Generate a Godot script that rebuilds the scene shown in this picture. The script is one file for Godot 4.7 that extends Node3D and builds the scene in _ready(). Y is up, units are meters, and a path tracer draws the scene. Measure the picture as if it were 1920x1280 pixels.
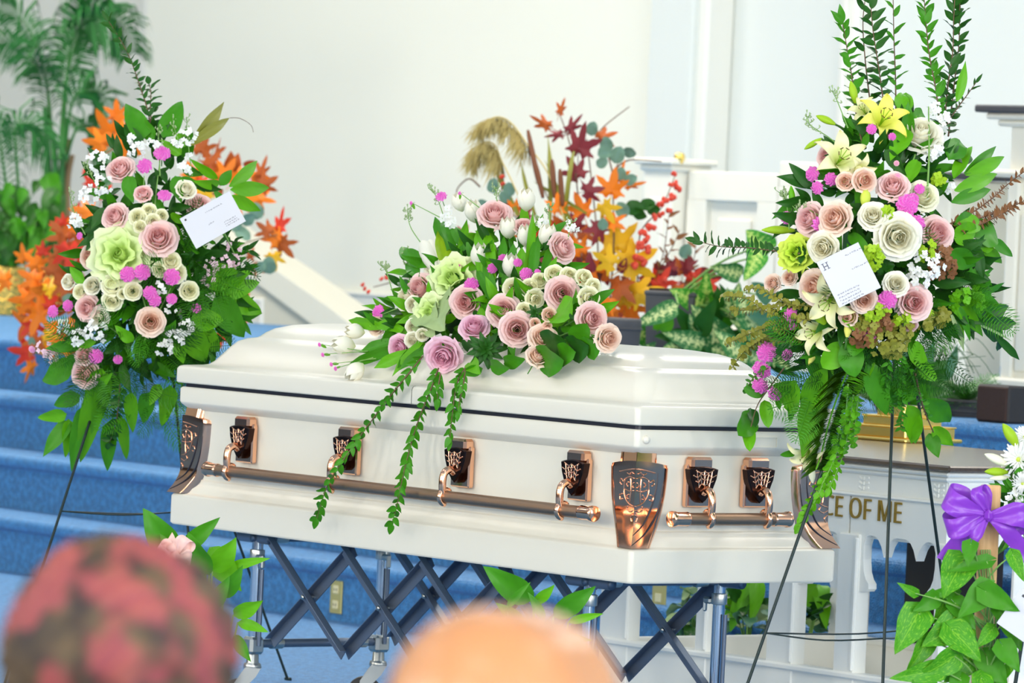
extends Node3D
# A church chancel before a funeral: white casket on a folding truck, three flower pieces, altar table, carpeted steps.

const YB := 0.53                      # underside of the casket above the floor
const CAM := Vector3(10.695, 1.4646, 8.728)
const FPX := 10000.0                  # focal length in pixels of a 1920 x 1280 frame
var RT: Vector3
var UP: Vector3
var BK: Vector3
var M := {}
var cache := {}
var rng := RandomNumberGenerator.new()


# ---------------------------------------------------------------- geometry
class G:
	var v := PackedVector3Array()
	var n := PackedVector3Array()
	var c := PackedColorArray()
	var uv := PackedVector2Array()
	var idx := PackedInt32Array()

	func surf(rows: Array, wrap := false, cols: Array = [], col := Color.WHITE) -> void:
		var nr := rows.size()
		var nc: int = rows[0].size()
		var base := v.size()
		var nn := PackedVector3Array()
		nn.resize(nr * nc)
		var cc := nc if wrap else nc - 1
		var tri := PackedInt32Array()
		for i in nr - 1:
			for j in cc:
				var j2 := (j + 1) % nc
				var a := i * nc + j
				var b := i * nc + j2
				var d := (i + 1) * nc + j
				var e := (i + 1) * nc + j2
				var pa: Vector3 = rows[i][j]
				var pb: Vector3 = rows[i][j2]
				var pd: Vector3 = rows[i + 1][j]
				var pe: Vector3 = rows[i + 1][j2]
				var f := (pe - pa).cross(pb - pa) + (pd - pa).cross(pe - pa)
				nn[a] += f
				nn[b] += f
				nn[d] += f
				nn[e] += f
				tri.append_array([base + a, base + b, base + e, base + a, base + e, base + d])
		for i in nr:
			for j in nc:
				v.append(rows[i][j])
				var q := nn[i * nc + j]
				n.append(q.normalized() if q.length_squared() > 1e-20 else Vector3.UP)
				c.append(cols[i][j] if cols else col)
				uv.append(Vector2(float(j) / maxf(nc - 1, 1), float(i) / maxf(nr - 1, 1)))
		idx.append_array(tri)

	func quado(p: PackedVector3Array, out: Vector3, col := Color.WHITE) -> void:
		var nrm := (p[2] - p[0]).cross(p[1] - p[0])
		if nrm.dot(out) < 0.0:
			p.reverse()
			nrm = -nrm
		nrm = nrm.normalized()
		var b := v.size()
		for k in p.size():
			v.append(p[k])
			n.append(nrm)
			c.append(col)
			uv.append(Vector2(float(k == 1 or k == 2), float(k > 1)))
		for k in range(1, p.size() - 1):
			idx.append_array([b, b + k, b + k + 1])

	func box(ctr: Vector3, size: Vector3, bev := 0.0, B := Basis(), col := Color.WHITE) -> void:
		var h := size / 2.0
		var bv := minf(bev, minf(h.x, minf(h.y, h.z)) * 0.95)
		var pt := func(ax: int, s: Vector3) -> Vector3:
			var q := Vector3()
			for k in 3:
				q[k] = s[k] * (h[k] if k == ax else h[k] - bv)
			return ctr + B * q
		for ax in 3:
			var a1 := (ax + 1) % 3
			var a2 := (ax + 2) % 3
			for sg: float in [-1.0, 1.0]:
				var ps := PackedVector3Array()
				for st in [[-1.0, -1.0], [1.0, -1.0], [1.0, 1.0], [-1.0, 1.0]]:
					var s := Vector3()
					s[ax] = sg
					s[a1] = st[0]
					s[a2] = st[1]
					ps.append(pt.call(ax, s))
				var o := Vector3()
				o[ax] = sg
				quado(ps, B * o, col)
			if bv > 0.0:
				for s1: float in [-1.0, 1.0]:
					for s2: float in [-1.0, 1.0]:
						var ps2 := PackedVector3Array()
						for st in [[a1, -1.0], [a1, 1.0], [a2, 1.0], [a2, -1.0]]:
							var s := Vector3()
							s[a1] = s1
							s[a2] = s2
							s[ax] = st[1]
							ps2.append(pt.call(st[0], s))
						var o2 := Vector3()
						o2[a1] = s1
						o2[a2] = s2
						quado(ps2, B * o2, col)
		if bv > 0.0:
			for sx: float in [-1.0, 1.0]:
				for sy: float in [-1.0, 1.0]:
					for sz: float in [-1.0, 1.0]:
						var s := Vector3(sx, sy, sz)
						quado(PackedVector3Array([pt.call(0, s), pt.call(1, s), pt.call(2, s)]), B * s, col)

	func tube(pts: PackedVector3Array, rad, sides := 8, col := Color.WHITE) -> void:
		var rows := []
		var t0 := (pts[1] - pts[0]).normalized()
		var side := t0.cross(Vector3.UP if absf(t0.y) < 0.9 else Vector3.RIGHT).normalized()
		var m := pts.size()
		for i in m:
			var t := (pts[mini(i + 1, m - 1)] - pts[maxi(i - 1, 0)]).normalized()
			side = (side - t * side.dot(t)).normalized()
			var bi := t.cross(side)
			var r: float = rad if rad is float else rad[i]
			if i == 0:
				rows.append(ring(pts[i], side, bi, r * 0.02, sides))
			rows.append(ring(pts[i], side, bi, r, sides))
			if i == m - 1:
				rows.append(ring(pts[i], side, bi, r * 0.02, sides))
		surf(rows, true, [], col)

	func ring(o: Vector3, a: Vector3, b: Vector3, r: float, sides: int) -> PackedVector3Array:
		var q := PackedVector3Array()
		for k in sides:
			var w := TAU * k / sides
			q.append(o + a * (cos(w) * r) + b * (sin(w) * r))
		return q

	func lathe(prof: PackedVector2Array, sides := 24, xf := Transform3D(), col := Color.WHITE, sharp := false) -> void:
		if sharp:
			for i in prof.size() - 1:
				lathe(PackedVector2Array([prof[i], prof[i + 1]]), sides, xf, col)
			return
		var rows := []
		for p in prof:
			var q := PackedVector3Array()
			for k in sides:
				var w := TAU * k / sides
				q.append(xf * Vector3(cos(w) * p.x, p.y, sin(w) * p.x))
			rows.append(q)
		surf(rows, true, [], col)

	func extrude(poly: PackedVector2Array, z0: float, z1: float, xf := Transform3D(), col := Color.WHITE, bev := 0.0) -> void:
		var ctr := Vector2()
		for p in poly:
			ctr += p / poly.size()
		var top := poly
		if bev > 0.0:
			var off := Geometry2D.offset_polygon(poly, -bev)
			if off.size() == 1 and off[0].size() == poly.size():
				var best := 0
				for k in poly.size():
					if off[0][k].distance_to(poly[0]) < off[0][best].distance_to(poly[0]):
						best = k
				top = PackedVector2Array()
				for k in poly.size():
					top.append(off[0][(best + k) % poly.size()])
			else:
				bev = 0.0
		var cw := Geometry2D.is_polygon_clockwise(poly)
		var m := poly.size()
		for k in m:
			var a := poly[k]
			var b := poly[(k + 1) % m]
			var e := (b - a).orthogonal() * (1.0 if cw else -1.0)
			var o := xf.basis * Vector3(e.x, e.y, 0)
			var zt := z1 - bev
			quado(PackedVector3Array([xf * Vector3(a.x, a.y, z0), xf * Vector3(b.x, b.y, z0), xf * Vector3(b.x, b.y, zt), xf * Vector3(a.x, a.y, zt)]), o, col)
			if bev > 0.0:
				var a2 := top[k]
				var b2 := top[(k + 1) % m]
				quado(PackedVector3Array([xf * Vector3(a.x, a.y, zt), xf * Vector3(b.x, b.y, zt), xf * Vector3(b2.x, b2.y, z1), xf * Vector3(a2.x, a2.y, z1)]), o + xf.basis.z * 0.01, col)
		for cap in [[poly, z0, -1.0], [top, z1, 1.0]]:
			var pl: PackedVector2Array = cap[0]
			var t := Geometry2D.triangulate_polygon(pl)
			for k in range(0, t.size(), 3):
				quado(PackedVector3Array([xf * Vector3(pl[t[k]].x, pl[t[k]].y, cap[1]), xf * Vector3(pl[t[k + 1]].x, pl[t[k + 1]].y, cap[1]), xf * Vector3(pl[t[k + 2]].x, pl[t[k + 2]].y, cap[1])]), xf.basis.z * cap[2], col)

	func add(g: G, xf: Transform3D, tint := Color.WHITE) -> void:
		var b := v.size()
		for k in g.v.size():
			v.append(xf * g.v[k])
			n.append((xf.basis * g.n[k]).normalized())
			c.append(g.c[k] * tint)
		uv.append_array(g.uv)
		for k in g.idx:
			idx.append(k + b)

	func mesh() -> ArrayMesh:
		var a := []
		a.resize(Mesh.ARRAY_MAX)
		a[Mesh.ARRAY_VERTEX] = v
		a[Mesh.ARRAY_NORMAL] = n
		a[Mesh.ARRAY_COLOR] = c
		a[Mesh.ARRAY_TEX_UV] = uv
		a[Mesh.ARRAY_INDEX] = idx
		var m := ArrayMesh.new()
		m.add_surface_from_arrays(Mesh.PRIMITIVE_TRIANGLES, a)
		return m


# ---------------------------------------------------------------- nodes
func put(called: String, what, m: Material, parent: Node3D = null, xf := Transform3D(), label := "") -> MeshInstance3D:
	var o := MeshInstance3D.new()
	o.name = called
	o.mesh = what.mesh() if what is G else what
	o.material_override = m
	o.transform = xf
	if label:
		o.set_meta("label", label)
	(parent if parent else self).add_child(o, true)
	return o


func holder(called: String, parent: Node3D, xf := Transform3D(), label := "") -> Node3D:
	var o := Node3D.new()
	o.name = called
	o.transform = xf
	if label:
		o.set_meta("label", label)
	parent.add_child(o, true)
	return o


func tag(o: Node3D, label: String, category: String, group := "") -> Node3D:
	o.set_meta("label", label)
	o.set_meta("category", category)
	if group:
		o.set_meta("group", group)
	return o


func thing(called: String, label: String, category: String, where := Vector3.ZERO, turn := 0.0, group := "") -> Node3D:
	var o := Node3D.new()
	o.name = called
	o.position = where
	o.rotation.y = turn
	add_child(o, true)
	return tag(o, label, category, group)


func struct(called: String, what, m: Material, label: String, category: String, parent: Node3D = null) -> MeshInstance3D:
	var o := put(called, what, m, parent)
	if parent == null:
		tag(o, label, category)
		o.set_meta("kind", "structure")
	return o


func bx(size: Vector3, bev := 0.004, ctr := Vector3.ZERO) -> G:
	var g := G.new()
	g.box(ctr, size, bev)
	return g


func V(x: float, y: float, z: float) -> Vector3:
	return Vector3(x, y, z)


func T(p: Vector3, B := Basis()) -> Transform3D:
	return Transform3D(B, p)


# ---------------------------------------------------------------- where things stand
func at(x: float, y: float, d: float) -> Vector3:      # the place d metres into the room that the lens sees at a pixel
	return CAM + (RT * ((x - 960.0) / FPX) + UP * ((640.0 - y) / FPX) - BK) * d


func on(axis: int, val: float, x: float, y: float) -> Vector3:
	var r := RT * ((x - 960.0) / FPX) + UP * ((640.0 - y) / FPX) - BK
	return CAM + r * ((val - CAM[axis]) / r[axis])


func facing(fx: float, fy: float, fz := 1.0) -> Vector3:
	return (BK * fz + RT * fx + UP * fy).normalized()


func basis_z(z: Vector3, spin := 0.0) -> Basis:         # local z along z
	var x := Vector3.UP.cross(z)
	if x.length() < 0.05:
		x = RT
	x = x.normalized()
	return Basis(x, z.cross(x), z) * Basis(Vector3(0, 0, 1), spin)


func basis_y(y: Vector3, zhint: Vector3, roll := 0.0) -> Basis:   # local y along y, local z towards zhint
	y = y.normalized()
	var x := y.cross(zhint)
	if x.length() < 0.02:
		x = y.cross(Vector3(0.31, 0.4, 0.85))
	x = x.normalized()
	return Basis(x, y, x.cross(y)) * Basis(Vector3(0, 1, 0), roll)


func rnd(a: float, b: float) -> float:
	return rng.randf_range(a, b)


func smooth(pts: PackedVector3Array, per := 5) -> PackedVector3Array:
	if pts.size() < 3:
		var two := PackedVector3Array()
		for k in per + 1:
			two.append(pts[0].lerp(pts[1], float(k) / per))
		return two
	var out := PackedVector3Array()
	var m := pts.size()
	for i in m - 1:
		for k in per:
			out.append(pts[i].cubic_interpolate(pts[i + 1], pts[maxi(i - 1, 0)], pts[mini(i + 2, m - 1)], float(k) / per))
	out.append(pts[m - 1])
	return out


func nums(s: String) -> PackedFloat32Array:
	var q := PackedFloat32Array()
	for w in s.split(",", false):
		q.append(w.strip_edges().to_float())
	return q


# ---------------------------------------------------------------- materials
func mat(called: String, col: Color, rough := 0.6, metal := 0.0, vc := false) -> StandardMaterial3D:
	var m := StandardMaterial3D.new()
	m.resource_name = called
	m.albedo_color = col
	m.roughness = rough
	m.metallic = metal
	m.vertex_color_use_as_albedo = vc
	M[called] = m
	return m


func c8(r: int, g: int, b: int) -> Color:
	return Color8(r, g, b)


func noise_tex(freq: float, seed_: int, size := 256, normal := false, bump := 4.0, ramp: Gradient = null, oct := 4) -> NoiseTexture2D:
	var f := FastNoiseLite.new()
	f.seed = seed_
	f.frequency = freq
	f.fractal_octaves = oct
	var t := NoiseTexture2D.new()
	t.width = size
	t.height = size
	t.seamless = true
	t.noise = f
	t.as_normal_map = normal
	t.bump_strength = bump
	if ramp:
		t.color_ramp = ramp
	return t


func ramp(a: Color, b: Color, lo := 0.0, hi := 1.0) -> Gradient:
	var g := Gradient.new()
	g.offsets = PackedFloat32Array([lo, hi])
	g.colors = PackedColorArray([a, b])
	return g


func leafy(called: String, col: Color, back := 0.25, rough := 0.42) -> StandardMaterial3D:
	var m := mat(called, col, rough, 0.0, true)
	m.metallic_specular = 0.36
	m.backlight_enabled = true
	m.backlight = Color(back, back, back * (1.0 if rough > 0.55 else 0.6))
	return m


func make_materials() -> void:
	var m: StandardMaterial3D
	m = mat("carpet", c8(66, 146, 208), 0.6)
	m.albedo_texture = noise_tex(0.05, 3, 256, false, 4.0, ramp(Color(0.80, 0.82, 0.84), Color(1, 1, 1), 0.25, 0.75))
	m.normal_enabled = true
	m.normal_texture = noise_tex(0.25, 5, 256, true, 6.0)
	m.normal_scale = 0.8
	m.uv1_triplanar = true
	m.uv1_world_triplanar = true
	m.uv1_scale = Vector3(2.2, 2.2, 2.2)
	m.rim_enabled = true
	m.rim = 0.5
	m.rim_tint = 0.2
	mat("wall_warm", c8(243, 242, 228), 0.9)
	mat("wall_cool_lit", c8(226, 230, 224), 0.9)  # cool daylight on the recess and pilaster, put into their colour
	mat("trim_paint", c8(236, 235, 226), 0.5)
	mat("rail_paint", c8(237, 233, 218), 0.5)
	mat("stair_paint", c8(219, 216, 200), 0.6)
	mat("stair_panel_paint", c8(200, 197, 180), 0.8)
	mat("ceiling_paint", c8(236, 236, 232), 0.9)
	m = mat("wood_panel", c8(74, 48, 34), 0.5)
	m.albedo_texture = noise_tex(0.02, 9, 256, false, 4.0, ramp(Color(0.7, 0.66, 0.6), Color.WHITE))
	m.uv1_triplanar = true
	m.uv1_world_triplanar = true
	m.uv1_scale = Vector3(3.0, 0.4, 3.0)
	m = mat("casket_white", c8(230, 225, 210), 0.3)
	m.clearcoat_enabled = true
	m.clearcoat = 0.12
	m.metallic_specular = 0.4
	m.clearcoat_roughness = 0.06
	mat("gasket", c8(36, 36, 48), 0.35)
	mat("rose_gold", c8(240, 184, 150), 0.13, 1.0)
	mat("antique", c8(62, 44, 40), 0.25, 1.0)
	mat("bronze_bar", c8(164, 134, 110), 0.45, 1.0)
	mat("chrome", c8(205, 212, 220), 0.12, 1.0)
	mat("blue_steel", c8(108, 120, 138), 0.34, 0.6)
	mat("zinc", c8(196, 196, 190), 0.3, 1.0)
	mat("rubber", c8(46, 44, 42), 0.55)
	mat("brass", c8(248, 214, 116), 0.24, 0.85)
	m = mat("hammered_brass", c8(232, 190, 96), 0.24, 1.0)
	m.normal_enabled = true
	m.normal_texture = noise_tex(0.06, 12, 128, true, 8.0)
	m.normal_scale = 0.6
	m.uv1_triplanar = true
	m.uv1_scale = Vector3(6, 6, 6)
	mat("plate_brass", c8(222, 204, 130), 0.4, 0.6)
	mat("socket_ivory", c8(238, 226, 176), 0.5)
	mat("table_white", c8(250, 250, 243), 0.42)
	m = mat("table_wood", c8(92, 74, 58), 0.22)
	m.albedo_texture = noise_tex(0.03, 21, 256, false, 4.0, ramp(Color(0.72, 0.68, 0.64), Color.WHITE))
	m.uv1_triplanar = true
	m.uv1_scale = Vector3(1.0, 4.0, 5.0)
	m.clearcoat_enabled = true
	m.clearcoat = 0.5
	mat("letter_gold", c8(150, 124, 48), 0.35, 0.5)
	mat("grey_plate", c8(205, 202, 190), 0.5)
	mat("dark_slot", c8(96, 92, 84), 0.6)
	m = mat("speaker_cloth", c8(66, 46, 40), 0.95)
	m.normal_enabled = true
	m.normal_texture = noise_tex(0.4, 31, 128, true, 8.0)
	m.uv1_triplanar = true
	m.uv1_scale = Vector3(8, 8, 8)
	mat("black_box", c8(34, 32, 34), 0.6)
	mat("charcoal", c8(72, 72, 76), 0.6)
	mat("wire", c8(38, 52, 50), 0.4, 0.4)
	mat("soil", c8(58, 42, 30), 0.95)
	mat("foam", c8(40, 84, 44), 0.95)
	m = mat("pine", c8(234, 194, 138), 0.6)
	m.albedo_texture = noise_tex(0.03, 41, 256, false, 4.0, ramp(Color(0.86, 0.80, 0.72), Color.WHITE))
	m.uv1_triplanar = true
	m.uv1_scale = Vector3(9.0, 0.8, 9.0)
	m = mat("ribbon", c8(138, 54, 194), 0.3)
	m.rim_enabled = true
	m.rim = 0.8
	m.backlight_enabled = true
	m.backlight = Color(0.25, 0.2, 0.3)
	mat("pink_ribbon", c8(243, 196, 184), 0.4)
	mat("pot_foil", c8(180, 120, 110), 0.4)
	mat("pot_green", c8(52, 92, 60), 0.5)
	mat("stem", c8(74, 122, 44), 0.55)
	mat("pale_stem", c8(126, 172, 84), 0.55)
	mat("twig", c8(112, 84, 62), 0.7)
	# leaves
	leafy("leaf_deep", c8(38, 92, 22))
	leafy("leaf_mid", c8(64, 138, 18))
	leafy("leaf_bright", c8(98, 172, 18))
	leafy("leaf_lime", c8(160, 198, 36))
	leafy("leaf_blue", c8(74, 122, 96))
	leafy("leaf_grey", c8(164, 186, 134), 0.2, 0.7)
	leafy("leaf_olive", c8(140, 140, 50))
	leafy("leaf_brown", c8(134, 88, 52))
	leafy("fall_orange", c8(244, 128, 26), 0.4)
	leafy("fall_yellow", c8(240, 184, 34), 0.4)
	leafy("fall_red", c8(222, 62, 40), 0.4)
	leafy("fall_rust", c8(188, 92, 36), 0.4)
	leafy("fall_wine", c8(140, 52, 58), 0.3)
	leafy("euca", c8(112, 146, 130), 0.15, 0.7)
	mat("berry", c8(226, 70, 44), 0.35)
	mat("cattail", c8(112, 66, 40), 0.95)
	leafy("plume", c8(206, 186, 118), 0.3, 0.8)
	leafy("palm_leaf", c8(44, 110, 50), 0.3)
	mat("palm_trunk", c8(136, 112, 78), 0.8)
	# petals
	leafy("pink", c8(255, 226, 221), 0.6, 0.6)
	leafy("mauve", c8(253, 216, 230), 0.6, 0.6)
	leafy("peach", c8(255, 233, 216), 0.6, 0.6)
	leafy("cream", c8(255, 252, 236), 0.6, 0.6)
	leafy("ivory", c8(255, 251, 232), 0.6, 0.6)
	leafy("butter", c8(255, 254, 226), 0.6, 0.6)
	leafy("lemon", c8(252, 246, 120), 0.6, 0.6)
	leafy("lime_petal", c8(222, 238, 96), 0.6, 0.6)
	leafy("kale", c8(240, 248, 200), 0.6, 0.6)
	leafy("magenta", c8(251, 152, 226), 0.6, 0.6)
	leafy("white_petal", c8(250, 250, 246), 0.6, 0.6)
	leafy("lily_cream", c8(252, 247, 196), 0.6, 0.6)
	mat("anther", c8(92, 60, 24), 0.8)
	# people
	m = mat("skin_tan", c8(180, 124, 80), 0.27)
	m.subsurf_scatter_enabled = true
	m.subsurf_scatter_strength = 0.1
	m = mat("skin_brown", c8(120, 76, 54), 0.5)
	mat("shirt", c8(58, 62, 78), 0.9)
	mat("dress", c8(44, 34, 40), 0.9)
	mat("trousers", c8(40, 40, 46), 0.9)
	mat("hair_mix", Color.WHITE, 0.7, 0.0, true)
	mat("pew_wood", c8(128, 86, 54), 0.4)
	m = mat("paper", c8(226, 226, 230), 0.8)
	var lamp := mat("lamp_glow", Color.WHITE, 0.5)
	lamp.emission_enabled = true
	lamp.emission = c8(255, 248, 236)
	lamp.emission_energy_multiplier = 1.5
	var win := mat("unseen_window_glow", Color.WHITE, 0.5)  # glow of the unseen panes that fill the scene
	win.emission_enabled = true
	win.emission = c8(226, 238, 255)
	win.emission_energy_multiplier = 1.6
	# variegated leaves: print of the leaf itself (cream blotches along the ribs)
	for spec in [["dieffen", c8(54, 120, 60), c8(226, 232, 160), 7], ["dieffen_lime", c8(64, 150, 44), c8(206, 226, 120), 8], ["pothos_leaf", c8(66, 146, 18), c8(132, 186, 44), 9]]:
		var im := Image.create(128, 256, false, Image.FORMAT_RGB8)
		var f := FastNoiseLite.new()
		f.seed = spec[3]
		f.frequency = 0.06
		for y in 256:
			for x in 128:
				var u := absf(x / 63.5 - 1.0)
				var rib := 0.5 + 0.5 * sin((y * 0.16) - u * 5.0)
				var k := (1.0 - u) * 0.75 + rib * 0.32 + f.get_noise_2d(x, y) * 0.7 - 0.45
				var w := clampf(k * 2.4, 0.0, 1.0)
				if spec[3] == 9:
					w = clampf(f.get_noise_2d(x * 2.0, y * 0.5) * 2.2 - 0.15 + (0.25 if u < 0.06 else 0.0), 0.0, 0.8)
				if u < 0.03:
					w = 0.8
				im.set_pixel(x, y, spec[1].lerp(spec[2], w))
		m = leafy(spec[0], Color.WHITE, 0.25)
		m.vertex_color_use_as_albedo = false
		m.albedo_texture = ImageTexture.create_from_image(im)


# ---------------------------------------------------------------- the scene
func _ready() -> void:
	var cam := Camera3D.new()
	cam.name = "camera"
	cam.position = CAM
	cam.rotation_degrees = Vector3(-1.3326, 52.166, 2.6694)
	var lens := CameraAttributesPhysical.new()
	lens.frustum_focal_length = 187.5
	lens.frustum_focus_distance = 14.1
	lens.frustum_near = 0.1
	lens.frustum_far = 200.0
	lens.exposure_aperture = 7.6
	cam.attributes = lens
	cam.fov = rad_to_deg(2.0 * atan(640.0 / FPX))
	cam.near = 0.1
	cam.far = 200.0
	add_child(cam)
	cam.current = true
	var cb := Basis.from_euler(cam.rotation)
	RT = cb.x
	UP = cb.y
	BK = cb.z

	var env := Environment.new()
	env.background_mode = Environment.BG_SKY
	var sky := Sky.new()
	var sm := ProceduralSkyMaterial.new()
	sm.sky_top_color = Color(0.45, 0.62, 0.9)
	sm.sky_horizon_color = Color(0.8, 0.87, 0.95)
	sky.sky_material = sm
	env.sky = sky
	env.tonemap_mode = Environment.TONE_MAPPER_LINEAR
	env.tonemap_exposure = EXPOSURE
	env.sdfgi_enabled = true
	env.ssao_enabled = true
	env.ssil_enabled = true
	var we := WorldEnvironment.new()
	we.name = "environment"
	we.environment = env
	add_child(we)

	make_materials()
	build_lights()
	build_room()
	build_casket()
	build_truck()
	build_table()
	build_stage_things()
	build_centre_spray()
	build_right_spray()
	build_left_spray()
	build_fall_pieces()
	build_palms()
	build_green_plants()
	build_people()


const EXPOSURE := 0.71


func build_lights() -> void:
	# ceiling panels over nave and chancel, unseen frosted windows put in as fill
	var k := 0
	for p in [[-12.5, -3.9], [-7.6, -3.5], [-4.0, -5.6], [1.0, -5.6], [-9.0, 2.5], [-3.0, 2.5], [3.0, 2.5], [9.0, 2.5], [-6.0, 9.0], [2.0, 9.0], [9.0, 9.0]]:  # first two panels added and placed to brighten wall and step treads
		var t := thing("ceiling_light", CEIL_LABELS[k], "ceiling light", V(p[0], 6.0, p[1]), 0.0, "ceiling light panels")
		k += 1
		var f := G.new()
		for s: float in [-1.0, 1.0]:
			f.box(V(s * 1.3, -0.04, 0), V(0.06, 0.08, 1.338), 0.005)
			f.box(V(0, -0.04, s * 0.7), V(2.66, 0.08, 0.06), 0.005)
		put("frame", f, M["trim_paint"], t)
		put("diffuser", bx(V(2.54, 0.03, 1.34), 0.0, V(0, -0.03, 0)), M["lamp_glow"], t)
		var l := AreaLight3D.new()
		l.name = "panel_light"
		l.area_size = Vector2(2.5, 1.3)
		l.light_color = c8(255, 247, 234)
		l.light_energy = 17.0 if p[1] < -5.0 else 38.0 if p[1] < -3.0 else 4.5
		l.area_range = 40.0
		l.area_attenuation = 2.0
		l.shadow_enabled = true
		l.position = V(0, -0.07, 0)
		l.rotation_degrees = V(-90, 0, 0)
		t.add_child(l)
	k = 1
	for q in [[V(17.0, 2.9, -5.6), 0.0, 30.0], [V(17.0, 2.9, 0.0), 0.0, 70.0], [V(17.0, 2.9, 5.0), 0.0, 70.0], [V(17.0, 2.9, 10.0), 0.0, 90.0], [V(-8.0, 3.6, 14.0), -PI / 2, 46.0], [V(-2.0, 3.6, 14.0), -PI / 2, 46.0], [V(4.0, 3.6, 14.0), -PI / 2, 46.0], [V(10.0, 3.6, 14.0), -PI / 2, 46.0]]:
		var w := holder("unseen_window_%d" % k, self, T(q[0], Basis(V(0, 1, 0), q[1])))  # all out of view; rear four added to light the casket front
		tag(w, WINDOW_LABELS[k - 1], "unseen_window")
		w.set_meta("kind", "structure")
		k += 1
		var f := G.new()
		for s: float in [-1.0, 1.0]:
			f.box(V(-0.05, 0, s * 1.05), V(0.14, 3.4, 0.1), 0.01)
			f.box(V(-0.05, s * 1.75, 0), V(0.14, 0.1, 2.2), 0.01)
		f.box(V(-0.05, 0, 0), V(0.1, 3.4, 0.05), 0.005)
		put("window_frame", f, M["trim_paint"], w)
		put("pane", bx(V(0.02, 3.4, 2.0), 0.0, V(0.03, 0, 0)), M["unseen_window_glow"], w)
		var l := AreaLight3D.new()
		l.name = "window_fill"
		l.area_size = Vector2(1.9, 3.3)
		l.light_color = c8(250, 248, 244) if k < 6 else c8(255, 248, 236)
		l.light_energy = q[2]
		l.area_range = 40.0
		l.area_attenuation = 2.0
		l.shadow_enabled = true
		l.position = V(-0.12, 0, 0)
		l.rotation_degrees = V(0, 90, 0)
		w.add_child(l)


const CEIL_LABELS: Array[String] = ["ceiling light panel over the palms, added to brighten the wall and the treads", "ceiling light panel over the sloped stair wall, placed to brighten the step treads", "ceiling light panel over the middle of the stage", "ceiling light panel over the pulpit end of the stage", "ceiling light panel over the far left of the front aisle", "ceiling light panel above the white casket", "ceiling light panel over the front pews", "ceiling light panel over the window end of the front pews", "ceiling light panel over the far left rear pews", "ceiling light panel over the middle of the rear pews", "ceiling light panel over the window end of the rear pews"]
const WINDOW_LABELS: Array[String] = ["tall frosted window beside the stage, put in out of view for its light", "tall frosted window beside the front aisle, put in out of view for its light", "tall frosted window beside the front pews, put in out of view for its light", "tall frosted window beside the rear pews, put in out of view for its light", "frosted window added to the rear wall as front fill, nearest the long side wall", "second frosted window from the long side wall, added to the rear wall as front fill", "frosted window added to the rear wall as front fill, behind the two people", "frosted window added to the rear wall as front fill, nearest the side windows"]


func slab(x0: float, x1: float, y0: float, y1: float, z0: float, z1: float, bev := 0.0) -> G:
	return bx(V(x1 - x0, y1 - y0, z1 - z0), bev, V((x0 + x1) / 2, (y0 + y1) / 2, (z0 + z1) / 2))


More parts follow.
